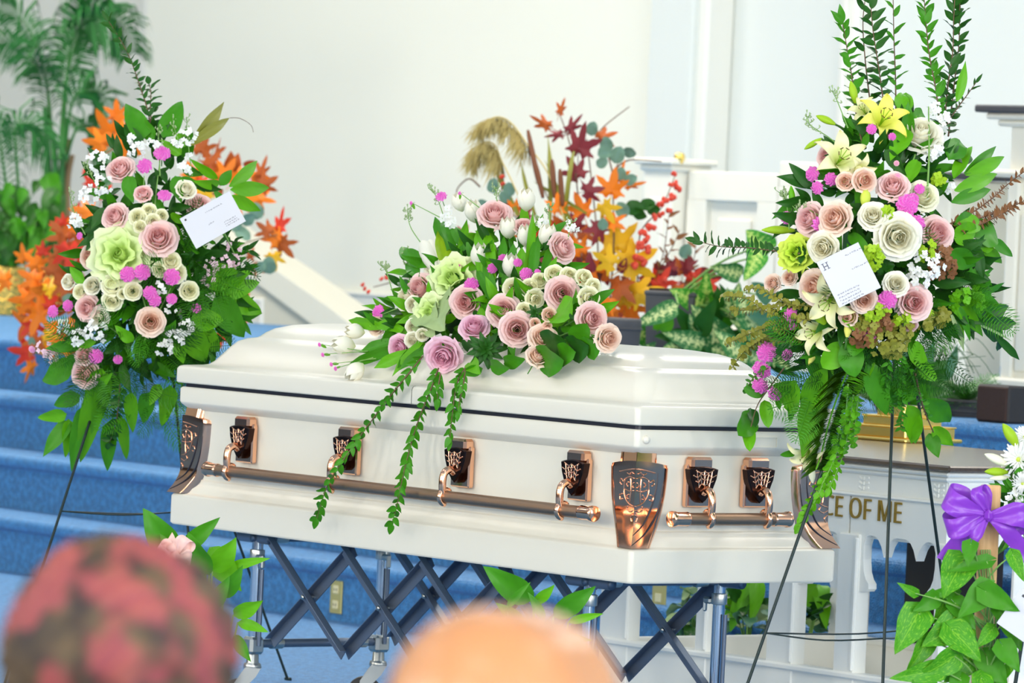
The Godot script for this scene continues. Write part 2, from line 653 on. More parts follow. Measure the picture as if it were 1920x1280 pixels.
func build_room() -> void:
	struct("floor", slab(-19, 17, -0.2, 0, -2.5, 14), M["carpet"], "blue carpeted floor in front of the steps", "floor")
	# four carpeted steps with rounded noses, the last one is the stage
	var names := ["lowest blue carpeted step, rising from the floor", "second blue carpeted step up from the floor", "third blue carpeted step up from the floor", "topmost blue carpeted step, the deep stage with the gold pots"]
	for k in 4:
		var y1 := 0.215 * (k + 1)
		var zf := -2.45 - 0.3 * k
		var zb := -9.3 if k == 3 else zf - 0.36
		var poly := PackedVector2Array()
		poly.append(Vector2(zb, y1 - 0.215))
		poly.append(Vector2(zb, y1))
		for a in 9:
			var w := PI / 2 - PI * a / 8.0
			poly.append(Vector2(zf + 0.012 + cos(w) * 0.026, y1 - 0.026 + sin(w) * 0.026))
		poly.append(Vector2(zf, y1 - 0.06))
		poly.append(Vector2(zf, y1 - 0.215))
		var g := G.new()
		g.extrude(poly, -19.0, 17.0, Transform3D(Basis(V(0, 0, 1), V(0, 1, 0), V(1, 0, 0)), Vector3.ZERO))
		struct("altar_step", g, M["carpet"], names[k], "step")
	# walls with thickness
	var xl := on(2, -8.7, 268, 200).x
	var xp := on(2, -8.7, 1245, 200).x
	var xq := on(2, -8.7, 1326, 200).x
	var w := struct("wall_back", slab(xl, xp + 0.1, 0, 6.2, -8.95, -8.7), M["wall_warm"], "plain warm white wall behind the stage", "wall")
	struct("wall_recess", slab(xq - 0.1, 17.2, 0, 6.2, -9.05, -8.8), M["wall_cool_lit"], "white wall behind the panelled rail and the pulpit, cool daylight put into its colour", "wall")
	struct("wall_corner", slab(-19.2, xl + 0.02, 0, 6.2, -9.3, -9.05), M["trim_paint"], "white wall set back behind the palm", "wall")
	var col := G.new()
	col.lathe(PackedVector2Array([Vector2(0.16, 0.86), Vector2(0.16, 6.0)]), 24, T(V(xl - 0.02, 0, -8.86)))
	struct("trim_1", col, M["trim_paint"], "rounded white wall corner right of the palm", "trim")
	var pil := struct("trim_2", slab(xp, xq, 0.86, 6.1, -8.8, -8.58, 0.01), M["wall_cool_lit"], "flat white pilaster rising beside the autumn flowers", "pilaster")
	put("edge_strip", slab(xq - 0.02, xq + 0.07, 0.86, 6.1, -8.8, -8.62, 0.015), M["trim_paint"], pil)
	put("edge_strip", slab(xp - 0.03, xp + 0.02, 0.86, 6.1, -8.7, -8.6, 0.012), M["trim_paint"], pil)
	var x2 := on(2, -8.8, 1598, 120).x
	var x3 := on(2, -8.8, 1632, 120).x
	var p2 := struct("trim_3", slab(x2, x3, 0.86, 6.1, -8.82, -8.7, 0.015), M["trim_paint"], "slim cream wall strip behind the tall greenery of the right spray", "trim")
	put("edge_strip", slab(x2 + 0.05, x3 - 0.05, 0.86, 6.1, -8.72, -8.67, 0.008), M["trim_paint"], p2)
	var bb := G.new()
	bb.box(V((xl + xp) / 2, 0.925, -8.69), V(xp - xl, 0.13, 0.03), 0.006)
	bb.box(V((xl + xp) / 2, 1.0, -8.685), V(xp - xl, 0.03, 0.045), 0.012)
	struct("baseboard_back", bb, M["trim_paint"], "white baseboard along the warm white wall", "baseboard")
	struct("wall_left", slab(-19.2, -19, 0, 6.2, -9.3, 14.2), M["wall_warm"], "long side wall of the nave beyond the stage's palm end", "wall")
	struct("wainscot_left", slab(-19, -18.95, 0, 3.0, -2.0, 14), M["wood_panel"], "dark wood wainscot along the long side wall", "wainscot")
	struct("wall_right", slab(17.05, 17.25, 0, 6.2, -9.3, 14.2), M["wall_warm"], "side wall of the nave holding the unseen frosted windows", "wall")
	struct("wall_rear", slab(-19.2, 17.2, 0, 6.2, 14, 14.2), M["wall_warm"], "rear wall of the nave behind the pews", "wall")
	struct("wainscot_rear", slab(-18.9, 17, 0, 1.7, 13.95, 14), M["wood_panel"], "tall dark wood wainscot on the rear wall", "wainscot")
	struct("ceiling", slab(-19.2, 17.2, 6.0, 6.2, -9.3, 14.2), M["ceiling_paint"], "flat white ceiling of the church", "ceiling")
	# brass outlet on the lowest riser
	var o := thing("floor_outlet", "brass outlet plate on the lowest step behind the truck", "outlet", on(2, -2.449, 632, 1119))
	put("plate", bx(V(0.07, 0.118, 0.006), 0.002, V(0, 0, 0.003)), M["plate_brass"], o)
	for s: float in [-1.0, 1.0]:
		var sk := put("socket", bx(V(0.034, 0.03, 0.004), 0.002, V(0, s * 0.027, 0.007)), M["socket_ivory"], o)
		for u: float in [-1.0, 1.0]:
			put("slot", bx(V(0.003, 0.01, 0.002), 0.0, V(u * 0.007, s * 0.027, 0.0095)), M["dark_slot"], sk)
	var o2 := thing("floor_outlet", "brass outlet plate on the lowest step, seen through the altar table", "outlet", on(2, -2.449, 1238, 1105))
	put("plate", bx(V(0.07, 0.118, 0.006), 0.002, V(0, 0, 0.003)), M["plate_brass"], o2)
	for s: float in [-1.0, 1.0]:
		put("socket", bx(V(0.034, 0.03, 0.004), 0.002, V(0, s * 0.027, 0.007)), M["socket_ivory"], o2)


func pxpoly(axis: int, val: float, s: String) -> PackedVector2Array:   # pixels -> outline in the plane z = val
	var q := nums(s)
	var r := PackedVector2Array()
	for k in range(0, q.size(), 2):
		var p := on(axis, val, q[k], q[k + 1])
		r.append(Vector2(p.x, p.y))
	return r


func panel_section(called: String, label: String, x0: float, x1: float, y0: float, y1: float, z: float, rail: float, mt: Material, cat := "rail") -> Node3D:
	var t := thing(called, label, cat, V((x0 + x1) / 2, y0, z))
	var w := x1 - x0
	var h := y1 - y0
	var f := G.new()
	f.box(V(0, h - rail / 2, 0), V(w, rail, 0.05), 0.006)
	f.box(V(0, rail * 0.6, 0), V(w, rail * 1.2, 0.05), 0.006)
	for s: float in [-1.0, 1.0]:
		f.box(V(s * (w - rail) / 2, h / 2 + rail * 0.1, 0), V(rail, h - rail * 2.16, 0.05), 0.002)
	put("frame", f, mt, t)
	put("panel", bx(V(w - rail * 1.8, h - rail * 1.8, 0.014), 0.0, V(0, h / 2, -0.012)), mt, t)
	put("raised_field", bx(V(w - rail * 2.9, h - rail * 3.1, 0.02), 0.012, V(0, h / 2, 0.0)), mt, t)
	return t


func build_stage_things() -> void:
	var rp: Material = M["rail_paint"]
	var z := -6.3
	var a := on(2, z, 1299, 320)
	var b := on(2, z, 1467, 322)
	panel_section("choir_rail", "white panelled rail section beside the pilaster post", a.x, b.x, 0.86, a.y, z, 0.13, rp)
	var c := on(2, z, 1470, 303)
	var d := on(2, z, 1640, 306)
	panel_section("choir_rail", "taller white panelled rail section behind the right spray", c.x, d.x, 0.86, c.y, z, 0.11, rp)
	var e := on(2, z, 1238, 298)
	var f := on(2, z, 1298, 300)
	var post := thing("newel_post", "square white newel post at the end of the panelled rail", "post", V((e.x + f.x) / 2, 0.86, z))
	var hh := e.y - 0.86
	put("shaft", bx(V(0.2, hh - 0.04, 0.2), 0.008, V(0, hh / 2 - 0.02, 0)), rp, post)
	var cp := G.new()
	cp.box(V(0, hh - 0.012, 0), V(0.27, 0.028, 0.27), 0.008)
	cp.box(V(0, hh - 0.04, 0), V(0.235, 0.03, 0.235), 0.01)
	put("cap", cp, rp, post)
	put("raised_field", bx(V(0.1, hh - 0.3, 0.02), 0.008, V(0, hh / 2 - 0.02, 0.1)), rp, post)
	var kn := G.new()
	kn.lathe(PackedVector2Array([Vector2(0.001, 0.02), Vector2(0.02, 0.016), Vector2(0.026, 0), Vector2(0.02, -0.016), Vector2(0.016, -0.03)]), 14, T(V(0.12, hh + 0.01, 0.08)))
	put("knob", kn, M["brass"], post)
	# sloped stair wall left of the warm wall
	var sw := thing("stair_wall", "sloped white stair wall with a cap board, left of the bare wall", "stair wall")
	var zc := -7.0
	var g := G.new()
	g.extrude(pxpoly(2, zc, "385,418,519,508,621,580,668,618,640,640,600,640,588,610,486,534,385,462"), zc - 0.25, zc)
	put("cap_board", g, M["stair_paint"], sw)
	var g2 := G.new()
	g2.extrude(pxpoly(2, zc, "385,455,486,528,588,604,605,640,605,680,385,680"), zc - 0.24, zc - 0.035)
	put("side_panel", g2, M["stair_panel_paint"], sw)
	var op := on(2, zc - 0.03, 474, 592)
	var ob := thing("wall_outlet", "grey outlet cover on the sloped stair wall", "outlet", V(op.x, op.y, zc - 0.03))
	var fr := G.new()
	for s: float in [-1.0, 1.0]:
		fr.box(V(s * 0.085, 0, 0), V(0.02, 0.19, 0.02), 0.003)
		fr.box(V(0, s * 0.085, 0), V(0.15, 0.02, 0.02), 0.003)
	put("frame", fr, M["trim_paint"], ob)
	put("plate", bx(V(0.15, 0.15, 0.012), 0.002), M["grey_plate"], ob)
	put("socket", bx(V(0.05, 0.045, 0.01), 0.004, V(0.0, 0.035, 0.006)), M["dark_slot"], ob)
	put("socket", bx(V(0.05, 0.045, 0.01), 0.004, V(0.0, -0.035, 0.006)), M["grey_plate"], ob)
	# pulpit: dark top, cornice, frieze, panelled body, a lower wing
	var zp := -4.75
	var pl := on(2, zp, 1836, 204)
	var pt := thing("pulpit", "tall white panelled pulpit with a dark wood top", "pulpit", V(pl.x + 0.035, 0.86, zp))
	var ph := pl.y - 0.86
	put("top_board", bx(V(1.3, 0.028, 0.62), 0.006, V(0.65, ph, -0.25)), M["charcoal"], pt)
	var co := G.new()
	co.box(V(0.66, ph - 0.026, -0.25), V(1.25, 0.024, 0.57), 0.008)
	co.box(V(0.67, ph - 0.05, -0.25), V(1.2, 0.026, 0.52), 0.01)
	put("cornice", co, rp, pt)
	put("frieze", bx(V(1.14, 0.17, 0.46), 0.006, V(0.69, ph - 0.14, -0.25)), rp, pt)
	put("moulding", bx(V(1.22, 0.03, 0.54), 0.012, V(0.68, ph - 0.235, -0.25)), rp, pt)
	put("body", bx(V(1.12, ph - 0.24, 0.44), 0.006, V(0.7, (ph - 0.24) / 2, -0.25)), rp, pt)
	put("raised_field", bx(V(0.46, ph - 0.5, 0.02), 0.01, V(0.42, (ph - 0.26) / 2, -0.03)), rp, pt)
	put("raised_field", bx(V(0.46, ph - 0.5, 0.02), 0.01, V(0.98, (ph - 0.26) / 2, -0.03)), rp, pt)
	for k in 2:
		put("pilaster", bx(V(0.06, ph - 0.26, 0.03), 0.008, V(0.16 + k * 0.54, (ph - 0.26) / 2, -0.025)), rp, pt)
	put("plinth", bx(V(1.2, 0.1, 0.52), 0.01, V(0.69, 0.05, -0.25)), rp, pt)
	var wl := on(2, -4.9, 1789, 330)
	var wr := on(2, -4.9, 1848, 330)
	var wg := thing("pulpit_wing", "low white pulpit wing with a dark cap, beside the pulpit", "pulpit wing", V((wl.x + wr.x) / 2, 0.86, -4.9))
	var ww := wr.x - wl.x
	put("cap", bx(V(ww, 0.024, 0.36), 0.006, V(0, wl.y - 0.86, 0)), M["charcoal"], wg)
	put("body", bx(V(ww - 0.05, wl.y - 0.875, 0.3), 0.006, V(0, (wl.y - 0.875) / 2, 0)), rp, wg)
	put("raised_field", bx(V(ww - 0.14, wl.y - 1.2, 0.02), 0.008, V(0, (wl.y - 0.875) / 2, 0.15)), rp, wg)
	# low panel between pulpit wing and table
	var k0 := on(2, -4.2, 1690, 600)
	var k1 := on(2, -4.2, 1801, 696)
	panel_section("kneeling_rail", "short white panelled rail standing behind the brass stand", k0.x, k1.x, 0.86, 1.25, -4.2, 0.05, rp)
	var db := on(1, 0.86, 1766, 735)
	var bk := thing("box", "small dark box on the stage below the short rail", "box", V(db.x, 0.86, -3.95))
	put("body", bx(V(0.07, 0.1, 0.07), 0.004, V(0, 0.05, 0)), M["black_box"], bk)
	put("lid", bx(V(0.075, 0.014, 0.075), 0.004, V(0, 0.107, 0)), M["charcoal"], bk)
	# loudspeaker on the stage edge
	var sp := on(2, -3.4, 1876, 790)
	var ls := thing("loudspeaker", "black loudspeaker box standing on the stage edge by the pulpit", "loudspeaker", V(sp.x, 0.86, -3.405))
	put("cabinet", bx(V(0.155, 0.125, 0.09), 0.006, V(0, 0.0625, 0)), M["black_box"], ls)
	put("grille", bx(V(0.143, 0.113, 0.012), 0.004, V(0, 0.0625, 0.046)), M["speaker_cloth"], ls)
	# black cloth covered monitor box seen through the table arch
	var mo := on(2, -2.4, 1745, 1120)
	var mb := thing("stage_monitor", "dark cloth covered monitor box behind the altar table arch", "loudspeaker", V(mo.x, 0, -2.44))
	put("cabinet", bx(V(0.24, 0.62, 0.2), 0.01, V(0.06, 0.31, 0)), M["black_box"], mb)
	put("grille", bx(V(0.22, 0.6, 0.014), 0.006, V(0.06, 0.31, 0.102)), M["black_box"], mb)
	# stepped brass stand on the altar table
	var bs := thing("brass_stand", "polished three-stepped brass stand on the altar table", "stand", V(-1.16, 0.83, -1.83), 0.0)
	bs.position = on(1, 0.83, 1690, 826)
	bs.rotation.y = deg_to_rad(7)
	var hy := 0.0
	for tier in [[0.27, 0.012], [0.235, 0.034], [0.175, 0.03], [0.115, 0.03]]:
		put("tier" if hy > 0.0 else "foot", bx(V(tier[0], tier[1], tier[0]), 0.004, V(0, hy + tier[1] / 2, 0)), M["brass"], bs)
		hy += tier[1]
		if hy > 0.02:
			put("lip", bx(V(tier[0] + 0.006, 0.005, tier[0] + 0.006), 0.002, V(0, hy, 0)), M["brass"], bs)


func build_table() -> void:
	var zf := -1.36
	var zb := -2.33
	var x0 := -1.81
	var x1 := -0.28
	var tw: Material = M["table_white"]
	var t := thing("altar_table", "white wooden altar table with gold lettering and a dark top", "table", V(0, 0, 0))
	put("tabletop", slab(x0 - 0.02, x1 + 0.02, 0.812, 0.83, zb, zf + 0.02, 0.005), M["table_wood"], t)
	var co := G.new()
	co.add(slab(x0, x1, 0.797, 0.812, zb + 0.01, zf + 0.005, 0.005), Transform3D())
	co.add(slab(x0 + 0.012, x1 - 0.012, 0.782, 0.798, zb + 0.02, zf - 0.006, 0.006), Transform3D())
	put("cornice", co, tw, t)
	for zz in [zf, zb + 0.05]:
		put("frieze", slab(x0 + 0.025, x1 - 0.025, 0.725, 0.784, zz - 0.05, zz - 0.018, 0.003), tw, t)
		put("lip_moulding", slab(x0 + 0.012, x1 - 0.012, 0.716, 0.727, zz - 0.05, zz - 0.006, 0.005), tw, t)
	for xx in [x0 + 0.02, x1 - 0.05]:
		put("end_frieze", slab(xx, xx + 0.03, 0.6, 0.784, zb + 0.02, zf - 0.02, 0.003), tw, t)
	# front with arched openings cut between the posts
	var posts := [[-1.807, -1.67], [-1.357, -1.303], [-1.034, -0.916], [-0.738, -0.649], [-0.325, -0.285]]
	for zz: float in [zf - 0.004, zb + 0.05]:
		for k in posts.size():
			if zz < -1.5 and k % 4:
				continue                                # the back has corner posts only
			put("post", slab(posts[k][0], posts[k][1], 0.04, 0.61, zz - 0.05, zz, 0.004), tw, t)
			if zz > -1.5:
				put("bead", slab(posts[k][1] - 0.014, posts[k][1] - 0.002, 0.22, 0.6, zz - 0.01, zz + 0.006, 0.003), tw, t)
		for k in (posts.size() - 1 if zz > -1.5 else 0):
			var l: float = posts[k][1]
			var r: float = posts[k + 1][0]
			var pol := PackedVector2Array([Vector2(l - 0.05, 0.72), Vector2(l - 0.05, 0.43), Vector2(l - 0.01, 0.43)])
			var w := r - l
			# a trefoil head: side foot, two hanging cusps, three small arcs
			pol.append_array([Vector2(l - 0.01, 0.446), Vector2(l + 0.03, 0.45), Vector2(l + 0.039, 0.458), Vector2(l + 0.038, 0.472), Vector2(l + 0.026, 0.484), Vector2(l + 0.016, 0.505), Vector2(l + 0.011, 0.54), Vector2(l + 0.011, 0.58), Vector2(l + 0.02, 0.604), Vector2(l + 0.03, 0.609)])
			var cusps := [0.3, 0.72] if w > 0.24 else [0.5]
			var ch := minf(0.05, (w - 0.05) * 0.2)
			for s: float in cusps:
				var cx := l + w * s
				for e in 9:
					var f := e / 8.0 * 2.0 - 1.0
					pol.append(Vector2(cx + f * ch, 0.61 - 0.052 * pow(1.0 - absf(f), 2.2) - (0.006 if e == 4 else 0.0)))
			pol.append_array([Vector2(r - 0.03, 0.609), Vector2(r - 0.02, 0.604), Vector2(r - 0.011, 0.58), Vector2(r - 0.011, 0.54), Vector2(r - 0.016, 0.505), Vector2(r - 0.026, 0.484), Vector2(r - 0.038, 0.472), Vector2(r - 0.039, 0.458), Vector2(r - 0.03, 0.45), Vector2(r + 0.01, 0.446), Vector2(r + 0.01, 0.43), Vector2(r + 0.03, 0.43), Vector2(r + 0.03, 0.72)])
			var g := G.new()
			g.extrude(pol, zz - 0.04, zz - 0.009)
			put("arch_panel", g, tw, t)
		put("bottom_rail", slab(x0 + 0.01, x1 - 0.01, 0.05, 0.2, zz - 0.045, zz - 0.004, 0.004), tw, t)
		put("rail_cap", slab(x0 + 0.005, x1 - 0.005, 0.196, 0.215, zz - 0.05, zz + 0.008, 0.005), tw, t)
	for xx in [x0 + 0.02, x1 - 0.05]:
		put("end_rail", slab(xx, xx + 0.03, 0.05, 0.215, zb + 0.03, zf - 0.03, 0.004), tw, t)
		if xx > -1.0:
			put("end_panel", slab(xx, xx + 0.015, 0.2, 0.62, zb + 0.3, zf - 0.3, 0.003), tw, t)
	put("plinth", slab(x0 - 0.01, x1 + 0.01, 0.0, 0.05, zb, zf, 0.006), tw, t)
	# carved leaf ornaments on the frieze
	for xx: float in [-0.655, -0.34, -1.75]:
		var og := G.new()
		for r in 3:
			for q in 2:
				og.box(V((q - 0.5) * 0.028, (r - 1) * 0.014, 0), V(0.02, 0.009, 0.006), 0.003, Basis(V(0, 0, 1), (q - 0.5) * 0.9))
			og.box(V(0, (r - 1) * 0.014, 0), V(0.006, 0.012, 0.008), 0.002)
		put("carving", og, tw, t, T(V(xx, 0.755, zf - 0.018)))
	var tm := TextMesh.new()
	tm.text = "IN REMEMBRANCE OF ME"
	var sf := SystemFont.new()
	sf.font_names = PackedStringArray(["Droid Sans"])
	tm.font = sf
	tm.font_size = 64
	tm.pixel_size = 0.00128
	tm.depth = 0.005
	tm.horizontal_alignment = HORIZONTAL_ALIGNMENT_RIGHT
	put("lettering", tm, M["letter_gold"], t, Transform3D(Basis().scaled(V(0.97, 1.0, 1)), V(-0.478, 0.682, zf - 0.0105)))
	put("letter_board", slab(x0 + 0.03, x1 - 0.04, 0.6, 0.718, zf - 0.06, zf - 0.0265, 0.002), tw, t)


# ---------------------------------------------------------------- casket
const CL := 2.13
const CW := 0.709


func ring_loop(ins: float, h: float, rad: float) -> PackedVector3Array:    # a rounded rectangle round the casket
	var q := PackedVector3Array()
	var r := maxf(rad, 0.004)
	var x0 := -CL + ins
	var x1 := -ins
	var z0 := -CW + ins
	var z1 := -ins
	for cn in [[x1 - r, z1 - r, 0.0], [x0 + r, z1 - r, PI / 2], [x0 + r, z0 + r, PI], [x1 - r, z0 + r, 1.5 * PI]]:
		for k in 7:
			var w: float = cn[2] + (PI / 2) * k / 6.0
			q.append(V(cn[0] + cos(w) * r, h, cn[1] + sin(w) * r))
	return q


func shell(rings: Array, closed := true) -> G:
	var g := G.new()
	var rows := []
	for r in rings:
		rows.append(ring_loop(r[0], r[1], r[2]))
	g.surf(rows, true)
	if closed:
		for e in [0, rings.size() - 1]:
			g.quado(rows[e], V(0, -1.0 if e == 0 else 1.0, 0))
	return g


func half_loop(ins: float, h: float, rad: float, xs: float, right: bool) -> PackedVector3Array:   # the part of the loop on one side of the seam
	var q := PackedVector3Array()
	var r := maxf(rad, 0.004)
	var z0 := -CW + ins
	var z1 := -ins
	if right:
		var x1 := -ins
		q.append(V(xs, h, z0))
		for k in 7:
			var w := -PI / 2 + (PI / 2) * k / 6.0
			q.append(V(x1 - r + cos(w) * r, h, z0 + r + sin(w) * r))
		for k in 7:
			var w := (PI / 2) * k / 6.0
			q.append(V(x1 - r + cos(w) * r, h, z1 - r + sin(w) * r))
		q.append(V(xs, h, z1))
	else:
		var x0 := -CL + ins
		q.append(V(xs, h, z1))
		for k in 7:
			var w := PI / 2 + (PI / 2) * k / 6.0
			q.append(V(x0 + r + cos(w) * r, h, z1 - r + sin(w) * r))
		for k in 7:
			var w := PI + (PI / 2) * k / 6.0
			q.append(V(x0 + r + cos(w) * r, h, z0 + r + sin(w) * r))
		q.append(V(xs, h, z0))
	return q


func build_casket() -> void:
	var t := thing("casket", "closed white casket with copper coloured handles and corner fittings, standing on a folding truck", "casket", V(0, YB, 0))
	var cw: Material = M["casket_white"]
	put("base_moulding", shell([[0.006, 0.0, 0.012], [0.0, 0.006, 0.014], [0.0, 0.082, 0.014], [0.004, 0.089, 0.014], [0.012, 0.0915, 0.014], [0.016, 0.096, 0.014], [0.02, 0.106, 0.014], [0.03, 0.118, 0.016], [0.034, 0.124, 0.016], [0.034, 0.134, 0.016], [0.05, 0.136, 0.016]]), cw, t)
	put("body", shell([[0.038, 0.13, 0.018], [0.038, 0.349, 0.018]]), cw, t)
	put("rim", shell([[0.036, 0.334, 0.016], [0.022, 0.342, 0.016], [0.012, 0.352, 0.014], [0.009, 0.358, 0.014], [0.009, 0.395, 0.014], [0.014, 0.4, 0.014]]), cw, t)
	put("gasket", shell([[0.02, 0.398, 0.014], [0.02, 0.413, 0.014]]), M["gasket"], t)
	var prof := [[0.03, 0.411, 0.012], [0.004, 0.411, 0.012], [0.0, 0.415, 0.014], [0.0, 0.452, 0.014], [0.004, 0.459, 0.016], [0.012, 0.4625, 0.018], [0.05, 0.466, 0.03], [0.06, 0.469, 0.035], [0.07, 0.479, 0.04], [0.082, 0.497, 0.045], [0.098, 0.522, 0.05], [0.114, 0.54, 0.05], [0.132, 0.5495, 0.055], [0.15, 0.553, 0.06], [0.156, 0.557, 0.06], [0.168, 0.569, 0.06], [0.19, 0.582, 0.05], [0.23, 0.594, 0.04], [0.29, 0.602, 0.03], [0.35, 0.605, 0.002]]
	var xs := -0.979
	for side in [false, true]:
		var rows := []
		for p in prof:
			rows.append(half_loop(p[0], p[1], p[2], xs + (0.0012 if side else -0.0012), side))
		var g := G.new()
		g.surf(rows)
		put("lid_panel", g, cw, t)
	# keyhole plug and small name plate on the rim of the foot end
	var kp := on(0, -0.006, 1212, 824) - V(0, YB, 0)
	var kg := G.new()
	kg.lathe(PackedVector2Array([Vector2(0.001, 0.007), Vector2(0.009, 0.006), Vector2(0.011, 0.002), Vector2(0.0115, -0.004)]), 16, Transform3D(Basis(V(0, 0, 1), -PI / 2), kp + V(0.0, 0, 0)))
	kg.box(kp + V(0.007, 0, 0), V(0.002, 0.012, 0.002))
	put("key_plug", kg, cw, t)
	var np := on(0, -0.007, 1434, 829) - V(0, YB, 0)
	var ng := G.new()
	for s: float in [-1.0, 1.0]:
		ng.box(np + V(0, 0, s * 0.042), V(0.003, 0.026, 0.0016))
		ng.box(np + V(0, s * 0.013, 0), V(0.003, 0.0016, 0.084))
	put("name_plate", ng, M["rail_paint"], t)
	# long bar on the front with four lugs, short bar on the foot end with two
	bar(t, V(-1.905, 0.173, 0.03), V(-0.118, 0.173, 0.03), [-1.787, -1.282, -0.766, -0.255], Basis())
	bar(t, V(0.03, 0.171, -0.102), V(0.03, 0.171, -0.512), [-0.231, -0.427], Basis(V(0, 1, 0), PI / 2))
	# corner fittings
	fitting(t, V(-0.038, 0, -0.038), V(-1, 0, 0), V(0, 0, -1))
	fitting(t, V(-0.038, 0, -CW + 0.038), V(-1, 0, 0), V(0, 0, 1))
	fitting(t, V(-CL + 0.038, 0, -0.038), V(1, 0, 0), V(0, 0, -1))
	fitting(t, V(-CL + 0.038, 0, -CW + 0.038), V(1, 0, 0), V(0, 0, 1))


func bar(t: Node3D, a: Vector3, b: Vector3, lugs: Array, B: Basis) -> void:
	var h := holder("swing_bar", t)
	var d := (b - a).normalized()
	var tg := G.new()
	tg.tube(PackedVector3Array([a + d * 0.03, b - d * 0.03]), 0.0165, 20)
	put("tube", tg, M["bronze_bar"], h)
	for e in [[a, d], [b, -d]]:
		var xf := Transform3D(basis_y(e[1], V(0, 1, 0.1)), e[0])
		var cg := G.new()
		cg.lathe(PackedVector2Array([Vector2(0.001, 0), Vector2(0.019, 0.001), Vector2(0.0215, 0.004), Vector2(0.0215, 0.013), Vector2(0.019, 0.016), Vector2(0.0185, 0.052), Vector2(0.0195, 0.056), Vector2(0.0175, 0.06), Vector2(0.015, 0.06)]), 24, xf)
		put("end_cap", cg, M["rose_gold"], h)
	for s in lugs:
		# local frame: x along the bar, z out of the side
		var o := Transform3D(B, V(s, 0.263, -0.036) if B == Basis() else V(-0.036, 0.263, s))
		var l := holder("handle_lug", t, o)
		put("back_plate", bx(V(0.082, 0.112, 0.02), 0.004, V(0.0, -0.008, 0.012)), M["rose_gold"], l)
		var tg2 := G.new()
		tg2.box(V(0, 0.052, 0.018), V(0.072, 0.032, 0.036), 0.007)
		put("crown", tg2, M["rose_gold"], l)
		var fan := PackedVector2Array()
		for k in 9:
			var u := k / 8.0 * 2.0 - 1.0
			fan.append(Vector2(u * 0.049, 0.036 + 0.008 * (1.0 - u * u)))
		fan.append_array([Vector2(0.044, 0.01), Vector2(0.029, -0.024), Vector2(0.01, -0.046), Vector2(0.0, -0.052), Vector2(-0.01, -0.046), Vector2(-0.029, -0.024), Vector2(-0.044, 0.01)])
		var fg := G.new()
		fg.extrude(fan, 0.02, 0.042, Transform3D(), Color.WHITE, 0.003)
		put("shield", fg, M["antique"], l)
		var dec := G.new()
		scrolls(dec, V(0, 0.002, 0.0425), 0.039, 0.034)
		put("scrollwork", dec, M["rose_gold"], l)
		var ag := G.new()
		ag.tube(smooth(PackedVector3Array([V(0, -0.026, 0.038), V(0, -0.016, 0.054), V(0, -0.028, 0.074), V(0, -0.062, 0.078), V(0, -0.088, 0.072)]), 5), 0.0105, 12)
		var wr := PackedVector3Array()
		for k in 13:
			var w := PI * 0.75 - TAU * 0.62 * k / 12.0
			wr.append(V(0, -0.091 + sin(w) * 0.0195, 0.066 + cos(w) * 0.0195))
		ag.tube(wr, 0.008, 10)
		put("arm", ag, M["rose_gold"], l)


func scrolls(g: G, o: Vector3, rx: float, ry: float) -> void:      # raised filigree on a little shield
	for s: float in [-1.0, 1.0]:
		for c in [[[0.0, 0.88], [0.3, 0.74], [0.78, 0.95]], [[0.0, 0.52], [0.33, 0.64], [0.6, 0.4], [1.0, 0.56]], [[0.0, 0.16], [0.3, 0.3], [0.5, 0.02], [0.76, 0.12]], [[0.0, -0.26], [0.25, -0.1], [0.46, -0.4]], [[0.3, 0.74], [0.36, 0.6], [0.28, 0.3], [0.25, -0.1]], [[0.66, 0.9], [0.6, 0.4], [0.5, 0.02], [0.44, -0.4]], [[0.0, 0.88], [0.04, 0.52], [0.0, 0.16], [0.03, -0.26]]]:
			var ps := PackedVector3Array()
			for q in c:
				ps.append(o + V(q[0] * rx * s, q[1] * ry, 0))
			g.tube(smooth(ps, 4), 0.002, 5)


